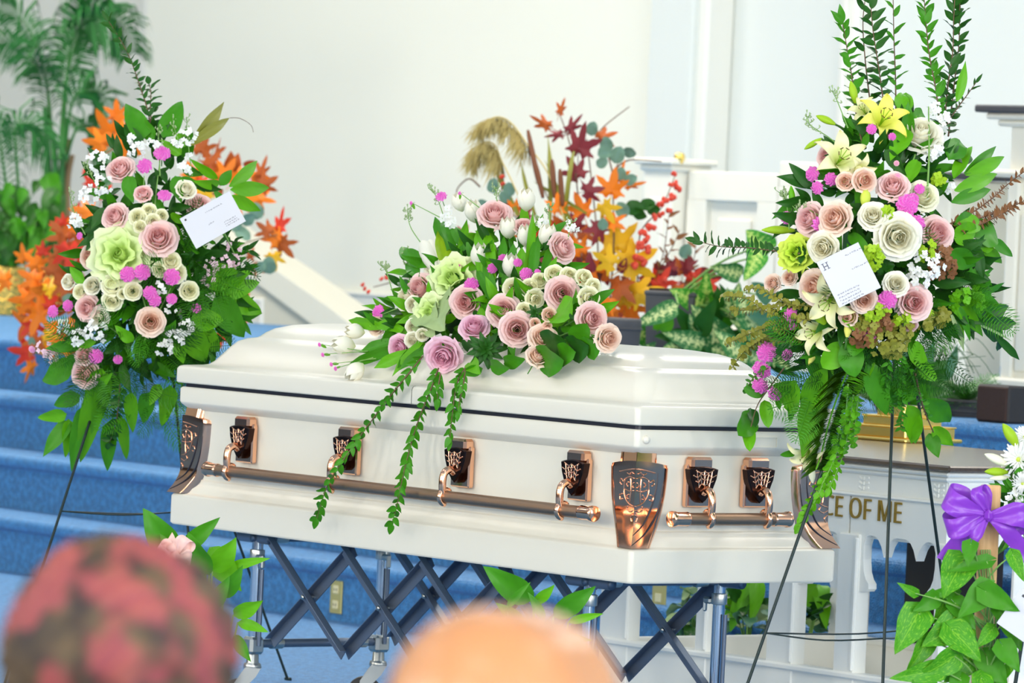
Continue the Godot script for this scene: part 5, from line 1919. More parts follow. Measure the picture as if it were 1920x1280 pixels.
	# hydrangea gone brown, lime filler, hanging tail
	for q in [[1655, 630, 0.055], [1690, 622, 0.04], [1640, 615, 0.04], [1675, 650, 0.035], [1620, 625, 0.04], [1650, 600, 0.035], [1610, 605, 0.03], [1730, 595, 0.04], [1765, 598, 0.03]]:
		stock(t, at(q[0], q[1], D.call(q[0], q[1]) - 0.02), q[2], 22, "leaf_olive" if int(q[0]) % 3 else "leaf_brown", "faded_hydrangea", 0.012)
	for q in [[1636, 470, 0.03], [1640, 490, 0.03], [1690, 595, 0.025], [1735, 585, 0.022], [1650, 575, 0.03], [1665, 400, 0.02], [1735, 470, 0.03], [1640, 582, 0.028], [1800, 560, 0.04], [1830, 560, 0.03], [1760, 335, 0.02]]:
		stock(t, at(q[0], q[1], D.call(q[0], q[1]) - 0.03), q[2], 14, "leaf_lime" if q[0] < 1790 else "leaf_bright", "lime_filler", 0.011)
	for q in [[1762, 480, 0.04], [1775, 500, 0.03], [1755, 505, 0.03]]:
		stock(t, at(q[0], q[1], D.call(q[0], q[1]) - 0.03), q[2], 22, "leaf_brown", "brown_filler", 0.011)
	for s in ["1590,720;1585,780;1568,850;1540,910;1505,965", "1600,740;1592,800;1578,860;1555,915", "1576,800;1560,860;1535,925;1500,985", "1610,740;1604,790;1600,830"]:
		sprig(t, "trailing_sprig", pts3(D, s, 0.06), "round", 0.6, 0.026, 0.0095, "leaf_bright", "pale_stem", 0.6)
	for s in ["1690,660;1692,720;1690,780;1688,805", "1680,650;1684,700;1682,760", "1700,680;1722,740;1740,780", "1670,660;1660,720;1668,770"]:
		sprig(t, "trailing_sprig", pts3(D, s, 0.04), "lance", 0.4, 0.024, 0.008, "leaf_mid", "pale_stem", 0.7, true)
	# fringed palm frond that hangs down on the left
	var fr2 := G.new()
	var sp := smooth(pts3(D, "1592,690;1575,730;1555,790;1540,850;1530,880", 0.05), 8)
	fr2.tube(sp, 0.0025, 5)
	for k in sp.size() - 1:
		for q in 3:
			var o := sp[k].lerp(sp[k + 1], q / 3.0)
			for s: float in [-1.0, 1.0]:
				var f := float(k) / sp.size()
				var L := 0.095 * (1.0 - 0.5 * f) * (0.8 + 0.2 * sin(k * 1.7 + q))
				var dv := (RT * s * 0.9 - UP * (0.45 if s < 0 else 0.1) + BK * rnd(-0.1, 0.15)).normalized()
				if s > 0.0:
					L *= 0.6
				var n2 := UP * 0.0016
				fr2.quado(PackedVector3Array([o - n2, o + dv * L * 0.5 - n2 * 1.5 + BK * 0.004, o + dv * L - UP * L * 0.2, o + dv * L * 0.5 + n2 * 1.5 + BK * 0.004]), BK)
	put("palm_frond", fr2, M["leaf_bright"], t)
	card("white square note card tilted in the right flower spray", at(1531, 492, 13.36), at(1609, 454, 13.36), at(1579, 574, 13.33), cardprint(5, true, 160, 170))


func build_left_spray() -> void:
	rng.seed = 33
	var D := func(x: float, y: float) -> float: return dome(x, y, 270, 500, 220, 330, 15.98, 0.30)
	var lk := at(205, 830, 15.98)
	var d := at(100, 1075, 15.78) - lk
	var f1 := lk + d * (lk.y / -d.y)
	var top := at(262, 500, 16.14)
	var f2 := on(1, 0.0, 381, 1290)
	var f3 := on(1, 0.0, 540, 1275)
	easel("black wire easel holding the left flower spray", top, [f1, [at(305, 500, 16.14), f2], f3], at(136, 957, 15.88).y)
	var t := thing("standing_spray", "standing spray of pale pink roses and white blossom at the head of the casket", "flower spray")
	var fo := G.new()
	fo.box(at(265, 500, 15.95), V(0.2, 0.3, 0.1), 0.03)
	put("foam_block", fo, M["foam"], t)
	filler(t, "filler_foliage", D, "270,360,100,110;270,500,140,120;250,620,110,80;330,560,110,90", 170, "lance", 0.36, 0.09, ["leaf_deep", "leaf_mid", "leaf_deep"], 0.04, 0.14)
	filler(t, "filler_fern", D, "270,660,110,60;360,500,40,40;230,640,100,60;280,720,70,50", 48, "lance", 0.3, 0.14, ["leaf_mid", "leaf_deep"], 0.0, 0.12, true)
	filler(t, "filler_sprigs", D, "400,490,70,40;380,470,60,40;430,480,40,30", 60, "lance", 0.3, 0.045, ["leaf_deep", "leaf_mid"], 0.0, 0.08)
	flowers(t, "rose", D, "225,316,50,-0.3,0.6,pink,0;215,405,48,-0.4,0.35,pink,2;298,445,64,0.0,0.35,pink,4;374,384,46,0.3,0.6,pink,0;163,577,46,-0.4,0.05,pink,2;159,701,50,-0.3,-0.1,pink,3;157,665,36,-0.5,0.3,pink,1;282,603,50,0.1,0.1,peach,4;168,480,42,-0.6,0.2,peach,-1;185,595,36,-0.2,-0.3,cream,1")
	flowers(t, "spray", D, "349,354,34,0.3,0.5,cream,3;321,489,32,0.1,0.3,butter,4;355,545,32,0.2,0.1,butter,4;330,512,34,0.2,-0.1,butter,2;127,528,26,-0.6,0.2,cream,1;150,547,26,-0.3,0.1,butter,2;172,535,30,-0.3,0.1,cream,2;210,534,36,-0.1,0.1,butter,4;210,564,34,-0.1,-0.2,butter,4;230,551,18,0,0,butter,4;249,546,30,0.1,0,butter,4;258,407,30,-0.1,0.1,butter,3;279,395,26,0,0.3,butter,3;287,415,26,0.1,0,butter,3;303,404,22,0.2,0.1,butter,3;262,425,22,-0.1,-0.1,butter,3;300,505,26,0.1,0.1,butter,3;268,362,30,-0.1,0.5,pink,3")
	flowers(t, "kale", D, "225,478,100,-0.15,0.2,kale,2")
	flowers(t, "carnation", D, "304,287,32,0.1,0.7,magenta,3;271,311,29,-0.2,0.3,magenta,3;308,366,26,0.2,0.8,magenta,3;239,514,30,-0.1,0.1,magenta,6;267,510,31,0.1,0.1,magenta,6;322,519,32,0.1,0.1,magenta,6;281,549,27,-0.1,0,magenta,5;290,563,25,0,-0.1,magenta,5;322,560,21,0.1,0.2,magenta,5;368,578,19,0.2,0.2,magenta,4;99,584,24,-0.6,0,magenta,1;127,573,22,-0.4,0,magenta,1;180,668,28,0.2,0,magenta,3;221,674,18,0.1,-0.3,magenta,3;149,442,14,-0.7,0.2,magenta,2;182,462,15,-0.4,0.4,magenta,3;95,660,14,-0.5,-0.4,mauve,0;60,655,14,-0.5,-0.4,mauve,0;140,668,14,-0.2,0,mauve,0")
	for q in [[182, 306, 0.045, 20], [191, 349, 0.04, 18], [257, 283, 0.03, 14], [168, 368, 0.035, 16], [142, 414, 0.03, 14], [341, 283, 0.045, 18], [353, 255, 0.03, 12], [286, 273, 0.025, 10], [347, 315, 0.025, 10], [351, 614, 0.035, 18], [331, 631, 0.035, 18], [310, 654, 0.032, 16], [302, 540, 0.025, 9], [321, 578, 0.022, 7], [184, 620, 0.045, 18], [120, 615, 0.03, 10], [148, 632, 0.035, 14], [245, 262, 0.02, 8]]:
		stock(t, at(q[0], q[1], D.call(q[0], q[1]) - 0.03), q[2], q[3])
	for q in [[415, 490, 0.04], [435, 468, 0.03], [395, 500, 0.03], [100, 670, 0.02], [85, 655, 0.03], [390, 520, 0.03], [440, 490, 0.025]]:
		stock(t, at(q[0], q[1], D.call(q[0], q[1]) - 0.02), q[2], 9, "mauve", "pink_filler", 0.008)
	for s in ["360,330;352,260;350,222", "300,330;298,270;296,240", "390,470;365,440;368,400", "190,360;172,330;162,310", "160,440;140,400;130,360", "340,280;330,250;322,225"]:
		budsprig(t, pts3(D, s, 0.02))
	sprig(t, "upright_sprig", pts3(D, "285,245;275,200;262,160;248,120;232,85;204,40", -0.03), "lance", 0.42, 0.04, 0.0135, "leaf_deep", "twig", 0.8)
	sprig(t, "upright_sprig", pts3(D, "285,240;282,205;283,175;280,158", -0.03), "lance", 0.45, 0.042, 0.014, "leaf_deep", "twig", 1.0)
	sprig(t, "trailing_sprig", pts3(D, "225,720;222,760;216,800;205,830", 0.05), "lance", 0.45, 0.036, 0.01, "leaf_deep", "twig", 0.9)
	# big leaves
	plx(t, "ovate", "leaf_mid", D, "268,262,236,192,0.46,3;262,275,232,232,0.5,3;306,258,342,188,0.42,4;290,262,266,220,0.5,2;330,270,360,242,0.5,0;340,290,300,262,0.4,2", "broad_leaf")
	plx(t, "lance", "leaf_olive", D, "358,272,422,190,0.16,0;362,266,432,220,0.16,0", "slim_leaf")
	stem(t, pts3(D, "431,221;450,222;470,234;475,248", 0.0), 0.0012, "twig", "tendril")
	plx(t, "lance", "leaf_bright", D, "430,350,485,300,0.2,2;412,348,435,318,0.46,3;432,356,507,352,0.24,3;428,368,490,396,0.3,4;412,345,362,340,0.28,3;408,335,356,298,0.26,2;400,355,445,415,0.2,1", "palm_leaflet")
	plx(t, "ovate", "leaf_bright", D, "420,545,470,506,0.4,4;418,552,488,528,0.36,5;425,556,492,588,0.4,5;400,560,459,633,0.5,6;360,600,420,600,0.7,4;360,610,412,660,0.6,3;355,620,385,680,0.62,2;330,630,344,682,0.55,4;385,520,430,540,0.6,3;400,500,448,512,0.4,3", "broad_leaf")
	plx(t, "ovate", "leaf_bright", D, "138,690,78,712,0.55,4;150,670,120,690,0.7,3;125,775,70,783,0.45,5;132,790,80,856,0.4,5;128,785,123,858,0.34,5;160,760,133,885,0.22,6;185,720,150,868,0.22,5;206,790,201,884,0.28,7;175,730,210,700,0.3,3;222,780,238,862,0.26,5;245,735,249,812,0.3,4;280,735,268,794,0.5,4;318,722,303,799,0.42,6;300,720,280,760,0.5,4;190,690,160,750,0.4,3;200,700,172,820,0.2,5;150,740,100,760,0.4,4;330,715,345,718,0.5,2", "hanging_leaf")
	plx(t, "lance", "leaf_mid", D, "230,420,205,440,0.4,2;320,420,345,460,0.5,2;190,440,160,470,0.5,2;200,390,170,430,0.5,1;320,400,350,420,0.5,2;250,640,215,610,0.5,2;300,640,330,600,0.5,2;180,640,120,640,0.3,1;240,330,250,380,0.5,1;330,330,340,380,0.5,1;160,530,130,500,0.5,1;165,500,190,480,0.6,1", "green_leaf")
	for s in ["270,640;300,580;320,540", "290,620;268,560;262,520", "240,640;200,610;160,600", "300,470;290,400;300,300", "270,470;268,400;270,330"]:
		stem(t, pts3(D, s, -0.02), 0.003, "pale_stem")
	card("white oblong note card tilted in the left flower spray", at(337, 410, 15.58), at(430, 358, 15.58), at(355, 472, 15.56), cardprint(6, false, 224, 140))


# ---------------------------------------------------------------- autumn pieces on the stage
func maples(t: Node3D, D: Callable, data: String) -> void:       # "x,y,size,turn in degrees from up,colour"
	for s in data.split(";", false):
		var w := s.strip_edges().split(",")
		var n := nums(s)
		var d: float = D.call(n[0], n[1]) + rnd(-0.06, 0.06)
		var L := n[2] * d / FPX * 1.28
		var a := deg_to_rad(n[3])
		var dir := (UP * cos(a) + RT * sin(a) + BK * rnd(-0.2, 0.3)).normalized()
		var nar := 0.55 if w.size() > 5 else 1.0
		var p := at(n[0], n[1], d) - dir * L * 0.42
		put("maple_leaf", leaf_mesh("maple", nar, rnd(0.1, 0.5) if false else 0.35), M["fall_" + w[4]], t, Transform3D(basis_y(dir, (BK + RT * rnd(-0.5, 0.5) + UP * rnd(-0.2, 0.5)).normalized(), rnd(-0.4, 0.4)) * Basis.from_scale(V(L, L, L)), p))


func dots(t: Node3D, D: Callable, kind: String, m: String, data: String, called: String) -> void:
	for s in data.split(";", false):
		var n := nums(s)
		var d: float = D.call(n[0], n[1]) - 0.03
		var r := n[2] / 2.0 * d / FPX
		var p := at(n[0], n[1], d)
		if kind == "berry":
			var h := holder(called, t, T(p))
			for k in 4:
				var g := G.new()
				var o := V(rnd(-1, 1), rnd(-1, 1), rnd(-1, 1)).normalized() * r * 0.5
				g.lathe(PackedVector2Array([Vector2(0.001, -0.62 * r), Vector2(0.4 * r, -0.45 * r), Vector2(0.6 * r, 0), Vector2(0.4 * r, 0.45 * r), Vector2(0.001, 0.6 * r)]), 10, T(o))
				put("berry", g, M[m], h)
		else:
			var a := deg_to_rad(n[3]) if n.size() > 3 else rnd(-1, 1)
			var dir := UP * cos(a) + RT * sin(a)
			leaf(t, called, "round", 0.85, M[m], p - dir * r, p + dir * r, 0.3, rnd(-0.7, 0.7))


func twigs(t: Node3D, D: Callable, data: String, r := 0.003, m := "twig") -> void:
	for s in data.split("|", false):
		stem(t, pts3(D, s, -0.05), r, m, "twig")


func urn(called: String, label: String, p: Vector3, r: float, h: float, m: Material, cat := "pot") -> Node3D:
	var t := thing(called, label, cat, p)
	var g := G.new()
	g.lathe(PackedVector2Array([Vector2(0.002, 0.0), Vector2(r * 0.74, 0.0), Vector2(r * 0.78, h * 0.02), Vector2(r * 0.92, h * 0.4), Vector2(r, h * 0.9), Vector2(r * 1.0, h * 0.97), Vector2(r * 0.97, h), Vector2(r * 0.93, h * 0.97), Vector2(r * 0.9, h * 0.85)]), 32)
	put("body", g, m, t)
	var b := G.new()
	for k in 3:
		b.lathe(PackedVector2Array([Vector2(r * 0.86, -0.005), Vector2(r * (0.9 + 0.05 * k) + 0.004, -0.003), Vector2(r * (0.9 + 0.05 * k) + 0.005, 0.003), Vector2(r * 0.86, 0.005)]), 32, T(V(0, h * (0.32 + 0.27 * k), 0)))
		put("band", b, m, t)
		b = G.new()
	var s := G.new()
	s.lathe(PackedVector2Array([Vector2(0.002, h * 0.9), Vector2(r * 0.93, h * 0.88)]), 24)
	put("soil", s, M["soil"], t)
	return t


func build_fall_pieces() -> void:
	rng.seed = 44
	var D := func(x: float, y: float) -> float: return dome(x, y, 1120, 480, 220, 240, 20.35, 0.3)
	var base := on(1, 0.86, 1130, 730)
	urn("urn", "dark urn holding the autumn leaves behind the casket", base, 0.13, 0.26, M["charcoal"])
	var t := thing("autumn_arrangement", "tall autumn arrangement of orange maple leaves, cattails and pampas plumes behind the casket spray", "flower arrangement", base + V(0, 0.25, 0))
	t.position = Vector3.ZERO
	twigs(t, D, "1130,690;1100,500;1075,300;1050,215|1130,690;1090,480;1035,360|1130,690;1070,480;1010,330;990,270|1130,690;1120,450;1100,260|1130,690;1150,480;1150,350;1160,300|1130,690;1050,500;960,400;920,345|1130,690;1190,560;1200,440;1240,390;1265,330|1130,690;1260,560;1300,500|1130,690;900,560;800,520;700,538|1150,330;1135,270;1125,245;1180,200|1150,320;1180,300;1240,303|900,350;880,335;860,350;855,365|1130,690;960,420;940,350", 0.004)
	maples(t, D, "1088,272,64,10,wine;1020,232,44,-60,rust,n;1052,205,34,20,rust,n;1072,238,44,40,wine,n;1132,256,40,70,rust;1080,322,48,-30,wine;1045,252,36,-100,wine,n;1148,352,54,10,orange;1135,392,46,150,yellow;1163,330,44,15,orange,n;1090,392,50,-20,orange;1046,388,40,0,orange;1105,358,42,80,wine;966,390,32,20,orange;948,380,30,-20,red;903,450,28,0,orange;955,440,30,40,orange;1122,432,46,200,wine;1156,452,78,-10,yellow;1188,492,74,60,yellow;1140,490,50,-60,yellow;1202,548,66,80,yellow;1160,540,66,200,rust;1184,582,54,150,orange;1152,604,60,220,orange;1190,622,46,120,wine;1085,465,42,-30,orange;1108,505,50,160,orange;1088,520,40,200,rust;1185,347,40,80,orange,n;1300,520,34,40,red;1332,533,30,120,red;1288,498,34,0,wine;1240,528,46,30,red;1256,500,34,-20,wine;1272,545,36,100,rust;1222,560,40,60,wine;1215,600,34,100,red;1080,420,40,40,wine;1060,440,34,-40,rust;1040,430,36,100,red;1150,415,40,60,orange;1098,440,40,120,rust;1170,560,50,0,yellow;1140,570,50,-80,orange;1000,430,34,40,red;985,405,30,-30,wine;870,440,30,-40,rust;1015,440,30,10,rust")
	dots(t, D, "leaf", "euca", "1111,241,28;1137,270,30;1135,287,30,80;1158,290,34;1181,285,26,110;1129,305,24,60;1163,325,26,10;1183,337,26,60;926,348,30;955,355,28;945,370,26;1166,393,32;1285,470,30;905,385,26;1130,420,24", "eucalyptus_leaf")
	dots(t, D, "leaf", "leaf_deep", "1190,390,36,80;1215,384,30,70;1200,400,30,120;1225,392,26,90", "teal_leaf")
	dots(t, D, "berry", "berry", "1263,328,14;1266,343,14;1258,347,12;1272,353,17;1260,370,18;1248,374,16;1240,380,16;1255,392,16;1232,384,14;1225,408,17;1240,402,15;1218,426,17;1205,436,18;1212,448,18;1200,460,20;1215,468,20;1195,480,20;1205,490,20;1190,500,20;1228,428,14;940,330,12;943,345,10;684,540,10;692,547,10;680,533,9;715,522,10;726,520,11;733,524,9;1245,525,14;1300,515,14", "berry_cluster")
	for q in ["1010,345;1000,295;990,245", "1018,370;1008,325;999,295", "1040,370;1037,330;1035,300", "1055,385;1052,350;1050,318"]:
		var p := pts3(D, q, 0.05)
		var g := G.new()
		var sp := smooth(p, 4)
		var rr := PackedFloat32Array()
		for k in sp.size():
			var f := float(k) / (sp.size() - 1)
			rr.append(0.011 * pow(sin(PI * clampf(0.08 + f * 0.86, 0, 1)), 0.4))
		g.tube(sp, rr, 8)
		put("cattail", g, M["cattail"], t)
	for q in ["1060,420;1030,330;990,272;960,232;935,219;912,228;898,245", "1000,430;960,340;940,300;928,272;908,266;896,285;890,305"]:
		var sp := smooth(pts3(D, q, 0.05), 6)
		var g := G.new()
		g.tube(sp, 0.003, 5)
		for k in range(sp.size() / 3, sp.size()):
			for j in 16:
				var o := sp[k] + RT * rnd(-0.01, 0.01)
				var L := rnd(0.07, 0.14) * (1.2 - 0.6 * k / sp.size())
				var e := o + (RT * rnd(-0.75, 0.15) - UP * rnd(0.3, 1.0) + BK * rnd(-0.4, 0.4)).normalized() * L
				var m := o.lerp(e, 0.5) + UP * 0.012
				var wv := RT * 0.0016
				g.quado(PackedVector3Array([o - wv, m - wv * 1.6, e, m + wv * 1.6]), BK)
		put("pampas_plume", g, M["plume"], t)
	for q in ["1075,430;1050,350;1022,300", "1060,420;1065,330;1080,260", "1030,420;1045,340;1028,250", "1100,400;1060,380;1000,340", "980,420;950,370;920,300", "1010,420;990,350;975,300"]:
		var sp := pts3(D, q, 0.0)
		plx(t, "strap", "leaf_olive", D, "%s,%s,0.05,0" % [q.split(";")[0], q.split(";")[2]], "grass_blade")
	for s in ["1230,520;1245,470;1252,420;1255,400", "1240,500;1262,460;1275,430", "1280,540;1300,490;1305,455"]:
		sprig(t, "autumn_sprig", pts3(D, s, 0.0), "lance", 0.4, 0.05, 0.03, "leaf_brown", "twig", 0.9, true)
	filler(t, "filler_leaves", D, "1120,560,70,70;1080,470,60,50;1270,535,50,25", 40, "ovate", 0.6, 0.09, ["fall_rust", "fall_wine"], 0.0, 0.2)

	var D2 := func(x: float, y: float) -> float: return dome(x, y, 290, 470, 260, 240, 21.6, 0.35)
	var b2 := on(1, 0.86, 300, 650)
	urn("urn", "dark urn holding the autumn leaves behind the left flower spray", b2, 0.13, 0.22, M["charcoal"])
	var u := thing("autumn_arrangement", "spread-out autumn arrangement of orange and rust leaves behind the left flower spray", "flower arrangement")
	twigs(u, D2, "300,640;260,450;220,300;210,220|300,640;340,420;385,320;400,280|300,640;400,430;490,340|300,640;420,480;520,440|300,640;200,480;120,430|300,640;180,560;70,500|300,640;150,620;60,640|300,640;420,600;450,575|300,640;430,520;480,505", 0.004)
	maples(u, D2, "204,248,70,-30,orange;232,268,66,60,orange;219,213,40,0,orange;185,268,46,-80,orange;380,277,46,20,rust;407,285,40,10,rust,n;395,306,40,40,rust;425,326,48,30,orange;450,338,46,60,orange;365,325,40,-30,orange;376,345,36,100,red;490,322,46,20,rust,n;496,346,42,60,rust;486,372,46,100,orange;455,372,46,90,orange;386,362,36,0,yellow;525,420,50,10,red,n;518,445,46,-30,orange;500,432,36,-50,rust;530,460,44,140,rust;513,484,36,170,yellow;480,502,26,120,rust;470,478,24,90,rust;118,440,50,-40,rust;138,428,44,20,orange;176,440,52,60,yellow;150,455,44,200,rust;172,340,34,10,red;197,366,34,30,red;162,396,48,-80,orange;105,426,24,0,red;118,414,24,0,red;146,393,22,10,red;160,322,16,10,red;70,492,46,10,orange;60,522,46,-60,orange;78,545,66,180,orange;105,505,56,30,rust;44,480,36,-10,orange;50,562,50,-90,orange;70,592,56,200,orange;62,612,44,170,red;40,566,24,-60,yellow;96,572,36,30,red;66,640,44,200,rust;48,660,50,-80,red;57,690,44,200,orange,n;90,628,30,100,yellow;100,650,36,120,orange;128,612,28,90,orange;85,655,30,0,yellow;110,470,50,0,rust;95,540,40,60,yellow;448,580,54,30,orange;432,565,40,-40,red;414,632,30,180,red;404,640,24,200,orange;130,475,60,180,red;135,500,50,200,rust;120,540,44,180,rust;145,570,40,160,rust;80,470,30,0,red;8,525,40,-90,orange;420,500,26,60,orange;440,480,24,0,red")
	dots(u, D2, "leaf", "euca", "480,395,34;465,410,30,60;455,440,34,120;505,497,34;440,420,30;488,500,24;128,560,24;70,655,18;60,640,18", "eucalyptus_leaf")
	filler(u, "filler_leaves", D2, "115,540,40,40;90,600,40,60;420,350,60,50", 22, "ovate", 0.6, 0.09, ["fall_rust", "fall_orange"], 0.05, 0.2)


# ---------------------------------------------------------------- palms and other green plants
func frond(t: Node3D, D: Callable, data: String, ll: float, droop: float, seed_: int, dens := 3) -> void:
	var sp := smooth(pts3(D, data, 0.0), 6)
	var g := G.new()
	var rr := PackedFloat32Array()
	for k in sp.size():
		rr.append(0.009 * (1.1 - float(k) / sp.size()))
	g.tube(sp, rr, 6, Color(0.9, 1.0, 0.7))
	var m := sp.size()
	for k in range(m / 5, m - 1):
		var tn := (sp[k + 1] - sp[k]).normalized()
		for q in dens:
			var o := sp[k].lerp(sp[k + 1], float(q) / dens)
			for s: float in [-1.0, 1.0]:
				var f := (float(k) + float(q) / dens) / m
				var L := ll * (0.55 + 0.45 * sin(PI * f)) * rnd(0.8, 1.1)
				var sd := tn.cross(BK).normalized() * s
				var az := rnd(-0.5, 0.5)
				var dir := (sd * 0.8 + tn * 0.7 + BK * az).normalized()
				var p1 := o + dir * L * 0.35
				var p2 := p1 + (dir - V(0, droop * 0.6, 0)).normalized() * L * 0.35
				var p3 := p2 + (dir * 0.6 - V(0, droop * 1.2, 0)).normalized() * L * 0.3
				var wv := dir.cross(BK + sd * 0.3).normalized() * L * 0.026
				g.surf([PackedVector3Array([o - wv * 0.3, o + wv * 0.3]), PackedVector3Array([p1 - wv, p1 + wv]), PackedVector3Array([p2 - wv * 0.9, p2 + wv * 0.9]), PackedVector3Array([p3 - wv * 0.1, p3 + wv * 0.1])])
	put("frond", g, M["palm_leaf"], t)


func build_palms() -> void:
	rng.seed = 55
	var pa := on(1, 0.86, 92, 585)
	var da := (pa - CAM).dot(-BK)
	var DA := func(_x: float, _y: float) -> float: return da
	urn("brass_pot", "tall brass pot under the slender palm, partly hidden by autumn leaves", pa, 0.118, 0.29, M["hammered_brass"])
	var t := thing("palm", "slender feathery palm in the taller brass pot on the stage", "palm")
	for q in ["92,500;100,420;104,330;100,250", "100,500;112,400;116,320;122,220", "106,500;112,420;120,330;128,260", "90,500;94,400;90,300;84,200", "112,500;124,420;126,340;136,290"]:
		var g := G.new()
		var sp := smooth(pts3(DA, q, rnd(-0.05, 0.05)), 5)
		var rr := PackedFloat32Array()
		for k in sp.size():
			rr.append(0.026 - 0.014 * k / sp.size())
		g.tube(sp, rr, 9)
		put("trunk", g, M["palm_trunk"] if q.begins_with("106") or q.begins_with("112") else M["palm_leaf"], t)
	var fr := [["100,300;92,190;70,90;40,35;0,10", 0.2, 0.9], ["96,260;86,150;60,110;25,75;-20,80", 0.2, 0.8], ["112,300;122,160;146,70;168,20;200,-10", 0.24, 0.9], ["118,290;126,140;142,60;190,30;232,50;250,100", 0.26, 1.2], ["122,280;136,190;165,170;195,180;214,240", 0.22, 1.0], ["124,300;145,240;180,240;205,270;222,330", 0.22, 1.0]]
	var dd := 0.0
	for q in fr:
		var DF := func(x: float, y: float) -> float: return da + 0.25 * sin(x * 0.05 + y * 0.02)
		frond(t, DF, q[0], q[1], q[2], 1)
	var pb := on(1, 0.86, 10, 591)
	var db := (pb - CAM).dot(-BK)
	var DB := func(_x: float, _y: float) -> float: return db
	urn("brass_pot", "shorter brass pot at the very left edge of the stage", pb, 0.094, 0.245, M["hammered_brass"])
	var v := thing("leafy_plant", "dense dark green leafy plant in the left brass pot", "plant")
	for k in 70:
		var x := rnd(-30, 105)
		var y := rnd(330, 490)
		var d: float = db + rnd(-0.2, 0.12)
		if k % 3 == 0:
			stem(v, PackedVector3Array([at(12 + rnd(-10, 10), 500, db), at((x + 12) / 2, (y + 480) / 2, d), at(x, y, d)]), 0.003)
		leaf(v, "leaf", "heart", 0.7, M[["leaf_deep", "leaf_mid", "leaf_deep"][k % 3]], at(x, y, d), at(x + rnd(-22, 22), y + rnd(18, 50), d - rnd(0, 0.05)), 0.5, rnd(-0.6, 0.6))
	for q in ["20,420;5,300;-5,240;-30,220", "40,420;30,290;30,240;60,235;95,280"]:
		frond(v, DB, q, 0.24, 1.5, 2, 2)


